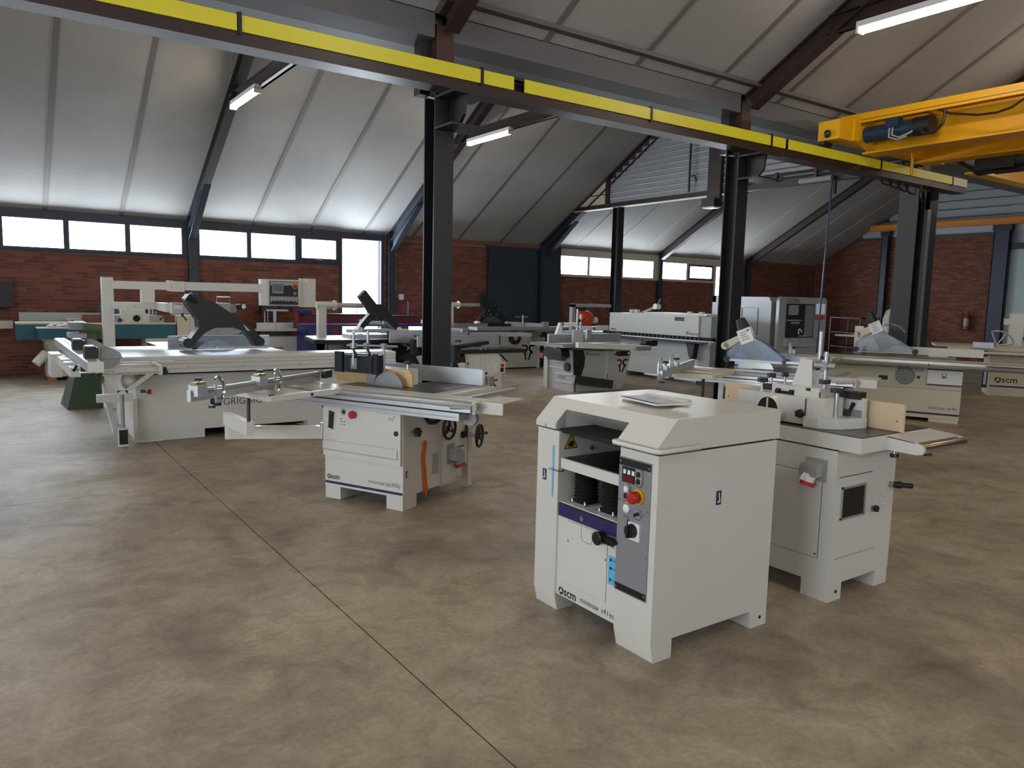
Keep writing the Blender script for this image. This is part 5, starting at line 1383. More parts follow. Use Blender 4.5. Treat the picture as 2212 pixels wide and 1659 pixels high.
part('arrow_keys', G().box(3.785, 3.84, 11.078, 11.084, 1.567, 1.583).box(3.804, 3.82, 11.078, 11.084, 1.548, 1.602), 'cool_grey', face)
for i in range(7):
    part('switch', G().cyl((3.49+.052*i, 11.086, 1.455), (3.49+.052*i, 11.066, 1.455), .016, 14), 'ink_grey' if i in (4, 6) else 'black_plastic', face, smooth=40)
sp = part('side_plate', G().box(3.905, 4.155, 11.15, 11.17, 1.378, 1.802), 'offwhite', pn, bev=.006)
part('plate_knob', G().cyl((4.01, 11.15, 1.775), (4.01, 11.135, 1.775), .022, 14), 'white_plastic', sp, smooth=40)
# crosscut fence and outrigger
fc = part('crosscut_fence', G().prism([(.70, .895), (.70, .975), (.725, .982), (.80, .982), (.82, .972), (.82, .895)], 'y', 7.14, 10.6), 'alu', gr, bev=.003)
part('fence_groove', G().box(.745, .775, 7.15, 10.59, .982, .9835), 'alu_dull', fc)
part('fence_cap', G().box(.70, .82, 7.128, 7.14, .895, .98), 'offwhite', fc, bev=.003)
part('fence_tape', G().box(.64, .90, 7.125, 7.18, .888, .896), 'steel', fc)
for y, k in ((7.52, 1), (8.55, 1)):
    fs = part('flip_stop', G().box(.715, .82, y-.06, y+.10, .982, 1.075).box(.72, .80, y-.07, y+.12, 1.06, 1.085), 'black_plastic', fc, bev=.012)
    part('stop_cap', G().box(.725, .79, y-.05, y+.09, 1.085, 1.092), 'alu', fs)
    poly = [(.845, .885)]+[(.845+.165*math.cos(R(a)), .975+.105*math.sin(R(a))) for a in (-55, -30, 0, 25)]+[(.94, 1.055), (.89, 1.08), (.845, 1.088)]
    part('stop_plate', G().prism(poly, 'y', y-.004, y+.004), 'alu_dull', fs)
    part('stop_rim', G().tube([(p[0], y-.006, p[1]) for p in poly], .005, 6, True), 'alu', fs)
    part('stop_rib', G().tube([(.82, y-.008, .975), (1.0, y-.008, .977)], .007, 6), 'alu', fs)
star_knob(fc, (.78, 7.2, .89), (0, 0, -1), .035, .022, .012)
star_knob(fc, (.66, 7.45, .885), (-.3, 0, .2), .03, .024, .02)
fw = part('outrigger_frame', G().box(.62, .70, 7.7, 9.3, .80, .885).box(.56, .66, 9.1, 9.5, .66, .90), 'offwhite', gr, bev=.006)
part('frame_block', G().box(.60, .68, 8.0, 8.18, .885, .905), 'offwhite', fw, bev=.006)
part('frame_block', G().box(.60, .68, 8.35, 8.5, .885, .905), 'offwhite', fw, bev=.006)
part('roller', G().cyl((.86, 7.70, .842), (1.33, 7.70, .842), .026, 14), 'offwhite', fw, smooth=40)
part('cross_tube', G().box(.85, 1.34, 7.86, 7.92, .85, .885), 'offwhite', fw, bev=.004)
part('cross_tube', G().box(.85, 1.55, 8.05, 8.11, .862, .89), 'offwhite', fw, bev=.004)
part('end_plate', G().box(1.33, 1.36, 7.62, 8.1, .80, .89), 'offwhite', fw, bev=.003)
star_knob(fw, (1.36, 7.72, .842), (1, 0, 0), .024, .03, .02)
part('bracket_bar', G().box(.90, 1.48, 8.36, 8.42, .735, .785), 'offwhite', gr, bev=.003)
vb = part('bracket_vee', G().beam((1.0, 8.39, .75), (1.085, 8.39, .565), .04, .045, up=(0, 1, 0)).beam((1.07, 8.39, .56), (1.165, 8.39, .56), .04, .045, up=(0, 1, 0)).beam((1.15, 8.39, .565), (1.40, 8.39, .75), .04, .045, up=(0, 1, 0)), 'offwhite', gr)
part('dust_bag', G().ell((1.20, 8.5, .66), .08, .08, .10), 'sawdust_bag', gr, smooth=60)
part('stay_post', G().cyl((1.122, 8.45, .16), (1.122, 8.45, .56), .019, 14), 'cool_grey', gr, smooth=40)
sw_ = part('swing_foot', G().box(1.075, 1.165, 8.42, 8.48, .0, .19), 'offwhite', gr, bev=.004)
part('foot_pad', G().box(1.082, 1.158, 8.408, 8.421, .025, .172), 'black_plastic', sw_, bev=.003)
part('swing_frame', G().beam((1.06, 8.5, .14), (1.04, 8.9, .42), .05, .05).box(.93, 1.30, 8.72, 8.80, .42, .50).box(1.235, 1.275, 8.55, 8.6, .02, .46), 'offwhite', gr, bev=.003)

# ---------------------------------------------------------------- green machine behind the panel saw
gm = thing('green_mortiser', 'old green machine base with a flared foot behind the panel saw fence', 'mortiser', 1.07, 11.6, 0)
fg = G(); fg.add([(.86, 11.3, 0), (1.28, 11.3, 0), (1.28, 11.9, 0), (.83, 11.95, 0), (.99, 11.36, .56), (1.25, 11.36, .56), (1.25, 11.8, .56), (.97, 11.8, .56)], [(0,3,2,1),(4,5,6,7),(0,1,5,4),(1,2,6,5),(2,3,7,6),(3,0,4,7)])
part('pedestal', fg, 'green_paint', gm, bev=.01)
part('column', G().box(1.06, 1.24, 11.42, 11.72, .56, 1.02), 'olive_paint', gm, bev=.02)
part('head', G().cyl((1.1, 11.45, 1.06), (1.32, 11.45, 1.04), .07, 16), 'olive_paint', gm, smooth=40)
part('work_table', G().box(.92, 1.12, 11.35, 11.75, .93, .99), 'cool_grey', gm, bev=.006)
part('motor_cover', G().box(.94, 1.14, 11.5, 11.8, 1.03, 1.13), 'panel_grey', gm, bev=.02)

# ---------------------------------------------------------------- teal surface planer along the wall
tp = thing('teal_surface_planer', 'long teal surface planer with a grey fence against the brick wall', 'planer', 1.2, 15.1, 0)
part('table', G().prism([(.46, .70), (.44, .74), (.46, .96), (2.92, .96), (2.92, .70)], 'y', 14.98, 15.5), 'teal', tp, bev=.006)
part('table_edge', G().box(.45, 2.92, 14.97, 15.52, .955, .985), 'cream_old', tp, bev=.004)
part('fence', G().box(.52, 1.76, 15.53, 15.56, .985, 1.14), 'cool_grey', tp, bev=.003)
for x in (.92, 1.2):
    part('fence_bolt', G().cyl((x, 15.55, 1.14), (x, 15.55, 1.17), .018, 10), 'red_logo', tp)
part('side_table', G().box(.74, 1.30, 14.62, 14.98, .72, .90), 'teal', tp, bev=.005)
part('side_table_top', G().box(.72, 1.32, 14.6, 14.98, .90, .918), 'alu', tp)
pc = part('pedestal', G().box(.86, 1.42, 14.95, 15.45, .07, .70), 'cream_old', tp, bev=.005)
for i in range(5):
    part('vent_slot', G().box(.95, 1.2, 14.945, 14.952, .25+.06*i, .265+.06*i), 'cool_grey', pc)
part('pedestal', G().box(2.4, 2.95, 14.95, 15.45, .07, .70), 'cream_old', tp, bev=.005)
part('wood_block', G().box(.87, 1.0, 14.93, 15.1, 0, .07), 'wood_block', tp)
part('wood_block', G().box(2.5, 2.6, 14.93, 15.1, 0, .07), 'wood_block', tp)
part('wood_block', G().box(1.3, 1.42, 15.3, 15.45, 0, .07), 'wood_block', tp)
part('hand_wheel', G().cyl((.62, 14.93, .66), (.62, 14.98, .66), .035, 12), 'black_plastic', tp)
part('dust_hose', G().cyl((.86, 14.9, .48), (.70, 14.85, .30), .075, 14), 'white_plastic', tp, smooth=40)
part('hose_flex', G().tube([(.80, 14.6, .72), (.86, 14.7, .60), (.92, 14.8, .42), (1.05, 14.85, .32), (1.2, 14.85, .40), (1.24, 14.7, .62), (1.22, 14.58, .78)], .012, 8), 'cool_grey', tp)
part('square_flag', G().box(1.17, 1.28, 14.55, 14.57, .74, .86), 'dark_steel', tp)
part('coolant_cup', G().box(1.28, 1.42, 14.7, 14.9, .92, 1.02), 'cream_old', tp, bev=.005)
part('clamp_head', G().box(1.2, 1.4, 15.1, 15.3, 1.02, 1.05).cyl((1.25, 15.2, .98), (1.25, 15.2, 1.02), .05, 12), 'cool_grey', tp, bev=.004)
ra = thing('rag_heap', 'small heap of rags and papers on the teal side table', 'rags', 1.0, 14.78, .918)
gme = G()
for i in range(7):
    gme.ell((.92+.05*i, 14.75+.05*((i*3) % 4), .935+.012*(i % 3)), .06, .05, .02+.008*(i % 2), 8, 5)
part('rags', gme, 'sawdust_bag', ra, smooth=60)
part('cardboard', G().box(.88, 1.16, 14.68, 14.84, .918, .93), 'mdf_pale', ra)
bl_ = solo('beige_rail', G().box(-2.5, .44, 15.75, 15.95, .85, .985), 'cream_old', 'cream horizontal panel end at the left edge behind the teal planer', 'panel', -1, 15.85, .85)

# white spindle moulder unit standing on the teal table
wm = thing('spindle_moulder', 'white spindle moulder fence with brown boards behind the panel saw post', 'shaper', 2.1, 15.2, .985)
part('fence_board', G().box(1.42, 2.0, 15.05, 15.09, .985, 1.12), 'wood_brown', wm)
part('fence_board', G().box(2.62, 2.92, 15.05, 15.09, .985, 1.12), 'wood_brown', wm)
sc_ = part('casting', G().prism([(1.78, .985), (2.72, .985), (2.72, 1.10), (2.45, 1.14), (2.05, 1.14), (1.78, 1.10)], 'y', 15.0, 15.25), 'offwhite', wm, bev=.02)
part('dust_outlet', G().tube([(2.27+.07*math.cos(i*.393), 14.985, 1.06+.07*math.sin(i*.393)) for i in range(16)], .012, 6, True), 'offwhite', sc_)
part('outlet_hole', G().cyl((2.27, 15.0, 1.06), (2.27, 14.985, 1.06), .066, 18), 'dark_void', sc_)
part('hood', G().box(2.03, 2.42, 15.02, 15.22, 1.135, 1.22), 'offwhite', sc_, bev=.01)
for x in (1.88, 2.60):
    part('slot_unit', G().box(x-.12, x+.12, 14.98, 15.0, 1.0, 1.11), 'cool_grey', sc_, bev=.004)
star_knob(sc_, (2.0, 15.0, 1.03), (0, -1, 0), .035, .03, .01)
part('rod', G().cyl((2.50, 15.1, 1.13), (2.50, 15.1, 1.35), .022, 10).cyl((2.56, 15.12, 1.13), (2.56, 15.12, 1.32), .018, 10), 'steel', sc_, smooth=40)
star_knob(sc_, (2.60, 15.05, 1.13), (0, 0, 1), .04, .03, .06)
lever(sc_, (2.66, 14.98, 1.05), (.7, 0, .5), .09)
ct = part('teal_console', G().box(1.72, 2.30, 15.3, 15.36, 1.15, 1.30), 'teal', wm, bev=.004)
part('console_frame', G().box(1.76, 1.94, 15.29, 15.30, 1.16, 1.28), 'sky_blue', ct)
part('red_button', G().cyl((1.82, 15.295, 1.225), (1.82, 15.27, 1.225), .03, 14), 'orange_red', ct, smooth=40)
part('console_frame', G().box(2.02, 2.28, 15.29, 15.30, 1.17, 1.28), 'cool_grey', ct)

# white cabinet machine with a motor head
wc = thing('dowel_borer', 'white cabinet machine with a small dark motor head behind the black blade hood', 'borer', 3.4, 15.2, 0)
part('cabinet', G().box(2.94, 3.98, 14.95, 15.5, .0, 1.12), 'cream_old', wc, bev=.01)
part('cabinet_seam', G().box(3.16, 3.167, 14.945, 14.952, .5, 1.1), 'cool_grey', wc)
part('top_box', G().box(3.35, 3.85, 15.0, 15.3, 1.12, 1.36), 'machine_grey', wc, bev=.01)
part('motor_bracket', G().box(3.85, 4.02, 15.0, 15.2, 1.18, 1.33), 'panel_grey', wc, bev=.006)
part('motor', G().cyl((4.0, 15.05, 1.29), (4.2, 15.05, 1.29), .055, 14), 'black_plastic', wc, smooth=40)
part('motor_ring', G().cyl((4.15, 14.99, 1.29), (4.15, 14.98, 1.29), .04, 14), 'white_plastic', wc)
part('wire_frame', G().tube([(3.68, 15.1, 1.36), (3.68, 15.1, 1.47), (3.92, 15.1, 1.47), (3.92, 15.1, 1.36)], .007, 6), 'steel', wc)
part('cable', G().tube([(3.92, 15.05, 1.32), (3.93, 15.05, 1.45), (4.0, 15.05, 1.42), (4.03, 15.05, 1.30), (4.12, 15.02, 1.34)], .009, 6), 'red_logo', wc)

# grey-green spindle machine with an aluminium fence
sm = thing('grey_shaper', 'grey shaper with a two-piece aluminium fence below the control panel', 'shaper', 4.85, 15.15, 0)
part('cabinet', G().box(4.52, 5.2, 14.9, 15.45, 0, .70), 'machine_grey', sm, bev=.01)
for i in range(5):
    part('faded_lettering', G().box(4.70+.045*i, 4.733+.045*i, 14.895, 14.902, .44, .475), 'orange_red', sm)
part('sub_frame', G().box(4.45, 5.1, 14.95, 15.4, .70, .79), 'dark_steel', sm, bev=.006)
part('table', G().box(4.0, 5.62, 14.85, 15.45, .80, .83), 'mdf_pale', sm, bev=.003)
part('shelf', G().box(4.4, 5.3, 14.88, 15.4, .685, .70), 'cool_grey', sm)
part('fence', G().box(4.40, 4.77, 14.95, 14.98, .832, .97), 'alu', sm, bev=.002)
part('fence', G().box(4.78, 5.15, 14.95, 14.98, .832, .97), 'alu', sm, bev=.002)
part('leg', G().box(5.57, 5.6, 14.87, 14.92, .55, .80), 'cool_grey', sm)
hd_ = part('drill_head', G().box(4.55, 4.90, 15.1, 15.3, 1.12, 1.40), 'black_paint', sm, bev=.015)
part('head_bar', G().box(4.62, 5.08, 15.05, 15.08, 1.20, 1.235), 'alu', hd_)
part('quill', G().box(4.77, 4.83, 15.06, 15.1, .97, 1.20), 'alu', hd_)
part('rod', G().cyl((4.6, 15.08, .97), (4.6, 15.08, 1.2), .02, 8).cyl((4.66, 15.08, .97), (4.66, 15.08, 1.2), .014, 8), 'steel', hd_)
part('side_head', G().box(4.92, 5.2, 15.1, 15.3, 1.20, 1.32), 'black_paint', hd_, bev=.02)

sm.location = (4.97, 15.62, 0)

# long edge sander, maroon over blue
es_ = thing('edge_sander', 'long maroon and blue edge sander in front of the glass door', 'sander', 6.7, 15.0, 0)
part('table', G().box(5.15, 8.3, 14.55, 14.95, .93, .975), 'blue_paint', es_, bev=.006)
part('sanding_body', G().box(5.35, 7.05, 14.97, 15.35, .96, 1.13), 'maroon', es_, bev=.01)
part('sanding_body', G().box(7.1, 8.35, 14.97, 15.35, .96, 1.11), 'maroon', es_, bev=.01)
part('body_lid', G().box(5.35, 7.05, 14.96, 15.36, 1.13, 1.17), 'black_paint', es_, bev=.004)
part('body_lid', G().box(7.1, 8.35, 14.96, 15.36, 1.11, 1.14), 'black_paint', es_, bev=.004)
part('stop_fence', G().box(6.45, 6.92, 14.75, 14.8, .975, 1.06), 'white_plastic', es_, bev=.003)
part('stop_fence', G().box(7.9, 8.2, 14.75, 14.8, .975, 1.06), 'white_plastic', es_, bev=.003)
part('pedestal', G().box(5.3, 5.75, 14.6, 15.3, .0, .93), 'blue_paint', es_, bev=.01)
part('pedestal', G().box(7.85, 8.2, 14.6, 15.3, .0, .93), 'blue_paint', es_, bev=.01)
part('lower_tray', G().box(5.5, 8.0, 14.7, 15.3, .40, .62), 'blue_paint', es_, bev=.01)
part('tension_rod', G().cyl((6.55, 15.15, 1.17), (6.55, 15.15, 1.32), .01, 8), 'black_plastic', es_)
part('tension_rod', G().cyl((8.2, 15.15, 1.14), (8.2, 15.15, 1.30), .01, 8), 'black_plastic', es_)
part('belt_lever', G().tube([(7.75, 15.1, 1.12), (7.75, 15.1, 1.42), (7.73, 15.1, 1.46)], .018, 8), 'blue_paint', es_)
part('belt_motor', G().box(5.3, 5.5, 15.0, 15.3, 1.17, 1.24), 'blue_paint', es_, bev=.015)
# ---------------------------------------------------------------- shared: double-letter mark of the grey machines
def rr_mark(parent, o, right, up, w, h, small=False):
    o = Vector(o); right = Vector(right).normalized(); up = Vector(up).normalized(); n = right.cross(up)
    t = w*.13
    def stroke(pts, m):
        g = G()
        P = [o+right*(x*w)+up*(y*h)+n*.001 for x, y in pts]
        for i in range(len(P)-1):
            d = (P[i+1]-P[i]).normalized()
            g.beam(P[i]-d*t*.35, P[i+1]+d*t*.35, t, .0015, up=n)
        return part('letter_mark', g, m, parent)
    stroke([(0, .94), (.30, .94), (.40, .84), (.40, .68), (.30, .56), (.17, .50), (.26, .38), (.31, .02)], 'red_logo' if not small else 'ink')
    stroke([(1, .94), (.72, .94), (.60, .84), (.60, .68), (.70, .56), (.83, .50), (.68, .38), (.55, .02)], 'ink')

def hex_label(parent, txt, w, o, right, up, m='ink', bold=.01):
    part('maker_lettering', text_geo(txt, w, o, right, up, bold=bold), m, parent)

def overhead(t, x, y, zt, xe, m='offwhite', base=0):
    """post with a horizontal suction pipe"""
    p = part('overhead_post', G().box(x, x+.13, y, y+.1, base, zt-.05), m, t, bev=.01)
    part('post_elbow', G().cyl((x-.02, y+.05, zt-.045), (x+.28, y+.05, zt-.045), .055, 18), m, p, smooth=40)
    part('pipe_flange', G().cyl((x+.27, y+.05, zt-.045), (x+.30, y+.05, zt-.045), .08, 18), m, p, smooth=40)
    part('pipe', G().cyl((x+.30, y+.05, zt-.045), (xe, y+.05, zt-.045), .04, 18), 'silver_paint', p, smooth=40)
    return p

def black_guard(t, x0, x1, y, z0, ztop):
    """black crossed blade guard with a tilted hose box"""
    w = x1-x0
    outl = [(x0, z0), (x0+.05*w, z0+.12*w), (x0+.27*w, z0+.36*w), (x0+.24*w, z0+.42*w), (x0+.02*w, z0+.72*w), (x0+.16*w, z0+.86*w), (x0+.42*w, z0+.56*w), (x0+.56*w, z0+.56*w), (x0+.72*w, z0+.40*w), (x1-.04*w, z0+.14*w), (x1, z0), (x1-.08*w, z0-.04*w), (x0+.66*w, z0+.19*w), (x0+.40*w, z0+.19*w), (x0+.30*w, z0+.19*w), (x0+.10*w, z0)]
    g = part('blade_guard', G().prism(outl, 'y', y-.06, y+.06), 'black_plastic', t, bev=.006)
    part('clear_shield', G().prism([(x0+.12*w, z0+.02), (x0+.3*w, z0+.18*w), (x0+.7*w, z0+.18*w), (x1-.12*w, z0+.02)], 'y', y-.05, y-.046), 'clear_plastic', g)
    for x in (x0+.03*w, x1-.03*w):
        part('guard_wheel', G().cyl((x, y-.075, z0), (x, y+.075, z0), .045, 16), 'ink_white', g, smooth=40)
    for a, b in ((.36, .36), (.55, .5), (.7, .38), (.42, .24), (.62, .24), (.2, .2)):
        part('bolt', G().cyl((x0+a*w, y-.061, z0+b*w), (x0+a*w, y-.068, z0+b*w), .01, 8), 'chrome', g)
    return g

# ---------------------------------------------------------------- sliding saw behind the first crane column
r1 = thing('sliding_saw', 'grey sliding saw with a dark table left of the first crane column', 'saw', 5.3, 11.4, 0)
part('cabinet', G().box(4.95, 6.6, 11.0, 12.2, .0, .80), 'machine_grey', r1, bev=.01)
fpn = part('front_panel', G().box(4.6, 5.65, 10.88, 11.0, .30, .84), 'black_paint', r1, bev=.006)
hex_label(fpn, 'ROBLAND', .36, (4.93, 10.878, .70), (1, 0, 0), (0, 0, 1), 'ink_white')
part('table', G().prism([(4.28, 12.0), (4.06, 10.98), (4.2, 10.82), (6.5, 10.82), (6.5, 12.0)], 'z', .84, .895), 'dark_blue_paint', r1, bev=.006)
part('table_top', G().prism([(4.29, 11.99), (4.075, 10.985), (4.21, 10.835), (6.49, 10.835), (6.49, 11.99)], 'z', .895, .9), 'alu', r1)
part('carriage', G().box(4.7, 8.2, 11.1, 11.45, .90, .96), 'alu', r1, bev=.004)
part('rip_fence', G().box(4.85, 5.95, 11.62, 11.66, .96, 1.02), 'white_plastic', r1, bev=.004)
part('crosscut_box', G().box(5.29, 6.6, 10.96, 11.04, .865, 1.03), 'machine_grey', r1, bev=.004)
part('box_end', G().box(5.275, 5.29, 10.97, 11.03, .88, 1.02), 'black_plastic', r1)
overhead(r1, 4.33, 11.5, 1.45, 5.1)
black_guard(r1, 4.98, 5.72, 11.5, 1.02, 1.5)
part('lower_rail', G().box(4.4, 4.9, 11.2, 11.26, .72, .84), 'cool_grey', r1)
part('leg', G().box(4.33, 4.43, 11.5, 11.6, 0, .84), 'offwhite', r1)

# ---------------------------------------------------------------- two planers with black bridge guards
def bridge_planer(label, x0, y0, first, dep=1.05):
    t = thing('surface_planer', label, 'planer', x0+.3, y0+.5, 0)
    prof = [(x0, 0), (x0, .79), (x0+.2, .81), (x0+.42, .81), (x0+.58, .78), (x0+.645, .74), (x0+.645, 0)]
    cb = part('cabinet', G().prism(prof, 'y', y0, y0+dep), 'cream', t, bev=.006)
    part('cabinet_seam', G().box(x0+.275, x0+.28, y0-.001, y0+.001, .35, .80), 'cool_grey', cb)
    part('cabinet_seam', G().box(x0+.355, x0+.36, y0-.001, y0+.001, .35, .80), 'cool_grey', cb)
    part('bolt', G().cyl((x0+.07, y0+.001, .66), (x0+.07, y0-.006, .66), .014, 10), 'ink', cb)
    part('roller_end', G().cyl((x0+.30, y0+.01, .845), (x0+.30, y0-.03, .845), .035, 14).cyl((x0+.37, y0+.01, .845), (x0+.37, y0-.03, .845), .035, 14), 'chrome', t, smooth=40)
    part('table', G().box(x0-.15, x0+.7, y0-.05, y0+.45, .80, .845).box(x0+.52, x0+1.03, y0-.06, y0+.42, .80, .85), 'black_paint', t, bev=.006)
    part('table_top', G().box(x0-.14, x0+1.02, y0-.04, y0+.4, .85, .856), 'cast_iron', t)
    part('fence', G().box(x0-.4, x0+1.0, y0+dep*.58, y0+dep*.58+.04, .86, 1.02), 'alu', t, bev=.004)
    part('fence_end', G().box(x0+1.0, x0+1.015, y0+dep*.58-.01, y0+dep*.58+.05, .865, 1.015), 'black_plastic', t)
    ar = part('bridge_guard', G().beam((x0-.15, y0-.05, .90), (x0+.34, y0-.02, .955), .12, .05), 'black_paint', t, bev=.006)
    part('guard_tip', G().cyl((x0+.34, y0-.09, .955), (x0+.34, y0+.05, .955), .022, 10), 'black_plastic', ar)
    star_knob(ar, (x0-.13, y0-.05, .92), (0, 0, 1), .045, .025, .05)
    bk = part('guard_bracket', G().box(x0-.2, x0-.1, y0-.08, y0+.02, .68, .93).prism([(x0-.25, .62), (x0-.02, .80), (x0+.0, .66), (x0-.1, .55)], 'y', y0-.06, y0+.3), 'black_plastic', t, bev=.006)
    part('bracket_plate', G().prism([(x0-.16, .70), (x0-.02, .68), (x0-.04, .55), (x0-.08, .56)], 'y', y0-.08, y0-.062), 'cream', bk)
    part('side_lever', G().cyl((x0+.6, y0-.01, .78), (x0+.72, y0-.03, .68), .012, 8), 'black_plastic', t)
    if first:
        sb = part('switch_box', G().box(x0+.50, x0+.66, y0-.07, y0, .51, .67), 'offwhite', t, bev=.008)
        part('red_button', G().cyl((x0+.60, y0-.07, .625), (x0+.60, y0-.085, .625), .026, 14), 'red', sb, smooth=40)
        part('rocker', G().box(x0+.575, x0+.625, y0-.08, y0-.07, .53, .59), 'black_plastic', sb, bev=.008)
        rr_mark(cb, (x0+.42, y0-.0015, .22), (1, 0, 0), (0, 0, 1), .15, .20)
    return t
bridge_planer('cream surface planer with a red and black switch box right of the first crane column', 5.495, 9.02, True)
bridge_planer('cream surface planer with a black bridge guard left of the first crane column', 5.50, 10.25, False, .5)

# ---------------------------------------------------------------- long grey sliding saw
r2 = thing('sliding_saw', 'grey sliding saw with a long carriage and black guard right of the first crane column', 'saw', 9.6, 14.4, 0)
cb = part('cabinet', G().box(8.4, 10.45, 13.86, 15.2, .03, .80), 'machine_grey', r2, bev=.01)
part('plinth', G().box(8.5, 10.43, 13.9, 15.1, 0, .04), 'dark_void', r2)
part('side_cabinet', G().box(10.47, 11.2, 14.05, 15.1, .0, .74), 'black_paint', r2, bev=.01)
part('side_rail', G().box(10.41, 10.47, 13.84, 13.9, .0, .62), 'offwhite', r2, bev=.005)
rr_mark(cb, (9.98, 13.857, .20), (1, 0, 0), (0, 0, 1), .34, .34)
hw = part('hand_wheel', G().cyl((9.75, 13.80, .70), (9.75, 13.86, .70), .15, 24), 'black_plastic', r2, smooth=40)
part('wheel_hub', G().cyl((9.75, 13.79, .70), (9.75, 13.80, .70), .055, 16), 'cool_grey', hw, smooth=40)
part('table', G().box(8.42, 10.6, 13.9, 15.3, .82, .9), 'alu_dull', r2, bev=.005)
cr_ = part('carriage', G().box(8.6, 12.5, 13.6, 13.95, .88, .95).box(10.2, 12.5, 13.64, 13.92, .70, .88), 'alu_dull', r2, bev=.005)
for z in (.76, .82):
    part('carriage_groove', G().box(10.2, 12.5, 13.635, 13.641, z, z+.012), 'dark_steel', cr_)
part('crosscut_fence', G().beam((9.95, 14.6, .99), (10.5, 13.75, .97), .06, .10), 'alu', r2, bev=.004)
part('fence_end', G().box(10.45, 10.58, 13.68, 13.8, .93, 1.06), 'alu', r2, bev=.006)
part('rip_fence', G().box(8.5, 9.4, 14.4, 14.46, .9, 1.0), 'alu_dull', r2, bev=.003)
part('rip_fence_black', G().box(9.4, 10.0, 14.38, 14.44, .9, .99), 'black_plastic', r2, bev=.003)
overhead(r2, 8.42, 14.5, 1.45, 9.25, 'offwhite')
black_guard(r2, 9.15, 9.95, 14.5, 1.0, 1.5)
part('clamp_post', G().cyl((10.15, 14.1, .95), (10.15, 14.1, 1.2), .025, 10).cyl((9.95, 14.1, 1.16), (10.3, 14.1, 1.16), .018, 8), 'steel', r2, smooth=40)
sd = part('disc_knob', G().cyl((10.32, 13.5, .70), (10.36, 13.5, .70), .15, 20), 'black_plastic', r2, smooth=40)
part('disc_clamp', G().box(10.1, 10.32, 13.46, 13.54, .60, .72).cyl((10.2, 13.44, .68), (10.28, 13.44, .68), .05, 12), 'alu_dull', sd, bev=.006)

# ---------------------------------------------------------------- combination machine with black sliding arm
rc = thing('combination_machine', 'grey combination woodworking machine with an angled black panel left of the edge bander', 'combination machine', 8.9, 10.4, 0)
cb = part('cabinet', G().prism([(8.34, 0), (9.45, 0), (9.62, .55), (9.62, .74), (8.34, .74)], 'y', 10.0, 10.9), 'machine_grey', rc, bev=.01)
part('column_strip', G().box(9.04, 9.09, 9.985, 10.0, .02, .74), 'offwhite', cb, bev=.004)
part('strip_slot', G().box(9.058, 9.072, 9.982, 9.986, .03, .30), 'ink', cb)
part('black_panel', G().prism([(8.27, .74), (8.49, .74), (8.54, .60), (8.53, .45), (8.46, .27), (8.30, .30)], 'y', 9.985, 10.0), 'black_paint', cb)
part('left_cabinet', G().box(8.30, 8.36, 10.0, 10.72, .0, .74), 'machine_grey', rc, bev=.008)
part('side_shelf', G().box(8.285, 8.32, 10.2, 10.72, .48, .50).box(8.285, 8.32, 10.2, 10.72, .38, .395).box(8.285, 8.32, 10.02, 10.5, .28, .30).box(8.285, 8.32, 10.02, 10.5, .14, .16), 'white_plastic', rc)
part('corner_post', G().box(8.27, 8.31, 10.70, 10.74, 0, .70), 'offwhite', rc, bev=.004)
part('side_plate', flat([(0, 0), (.2, 0), (.2, .06), (0, .06)], (8.298, 10.42, .20), (0, -1, 0), (0, 0, 1)), 'cool_grey', rc)
part('side_recess', G().box(8.29, 8.301, 10.25, 10.70, .52, .70), 'dark_steel', rc)
part('planer_head', G().prism([(10.1, .60), (10.15, .74), (10.6, .74), (10.65, .62), (10.5, .55), (10.25, .54)], 'x', 8.12, 8.30), 'black_plastic', rc, bev=.01)
part('hand_disc', G().cyl((8.26, 10.15, .42), (8.30, 10.15, .42), .075, 18), 'black_plastic', rc, smooth=40)
part('gearbox', G().box(8.15, 8.30, 10.3, 10.5, .66, .76), 'alu', rc, bev=.008)
part('stop_button', G().cyl((8.22, 10.78, .58), (8.19, 10.78, .58), .05, 14), 'red', rc, smooth=40)
lever(rc, (8.2, 10.76, .66), (-.6, .2, .4), .08)
rr_mark(cb, (9.31, 9.998, .31), (1, 0, 0), (0, 0, 1), .24, .23)
rr_mark(cb, (8.56, 9.998, .625), (1, 0, 0), (0, 0, 1), .07, .06, True)
hex_label(cb, 'ROBLAND', .26, (8.645, 9.998, .62), (1, 0, 0), (0, 0, 1))
ov = part('button_bar', G().prism(rrect(9.26, 9.60, .60, .69, .044), 'y', 9.97, 9.99), 'black_plastic', cb, bev=.004)
part('button', G().cyl((9.31, 9.972, .645), (9.31, 9.96, .645), .028, 12), 'red_logo', ov, smooth=40)
part('button', G().cyl((9.55, 9.972, .645), (9.55, 9.96, .645), .022, 12), 'white_plastic', ov, smooth=40)
bx = part('support_box', G().beam((8.22, 9.88, .235), (8.95, 9.72, .13), .05, .15), 'black_paint', rc, bev=.004)
part('box_latch', G().box(8.94, 9.03, 9.70, 9.78, .06, .14), 'cool_grey', bx, bev=.006)
for s_ in (.03, .5, .85, .92):
    for dz in (.06, -.06):
        part('bolt', G().cyl((8.22+.73*s_, 9.855-.16*s_, .235-.105*s_+dz), (8.22+.73*s_, 9.845-.16*s_, .235-.105*s_+dz), .009, 6), 'chrome', bx)
part('table', G().box(8.1, 9.7, 10.05, 11.0, .76, .81), 'cool_grey', rc, bev=.006)
part('lower_table', G().prism([(8.25, 10.0), (8.8, 9.62), (9.2, 9.75), (9.2, 10.05), (8.25, 10.3)], 'z', .73, .755), 'dark_blue_paint', rc)
part('sliding_table', G().beam((8.15, 9.75, .83), (9.6, 9.55, .77), .10, .09), 'offwhite', rc, bev=.006)
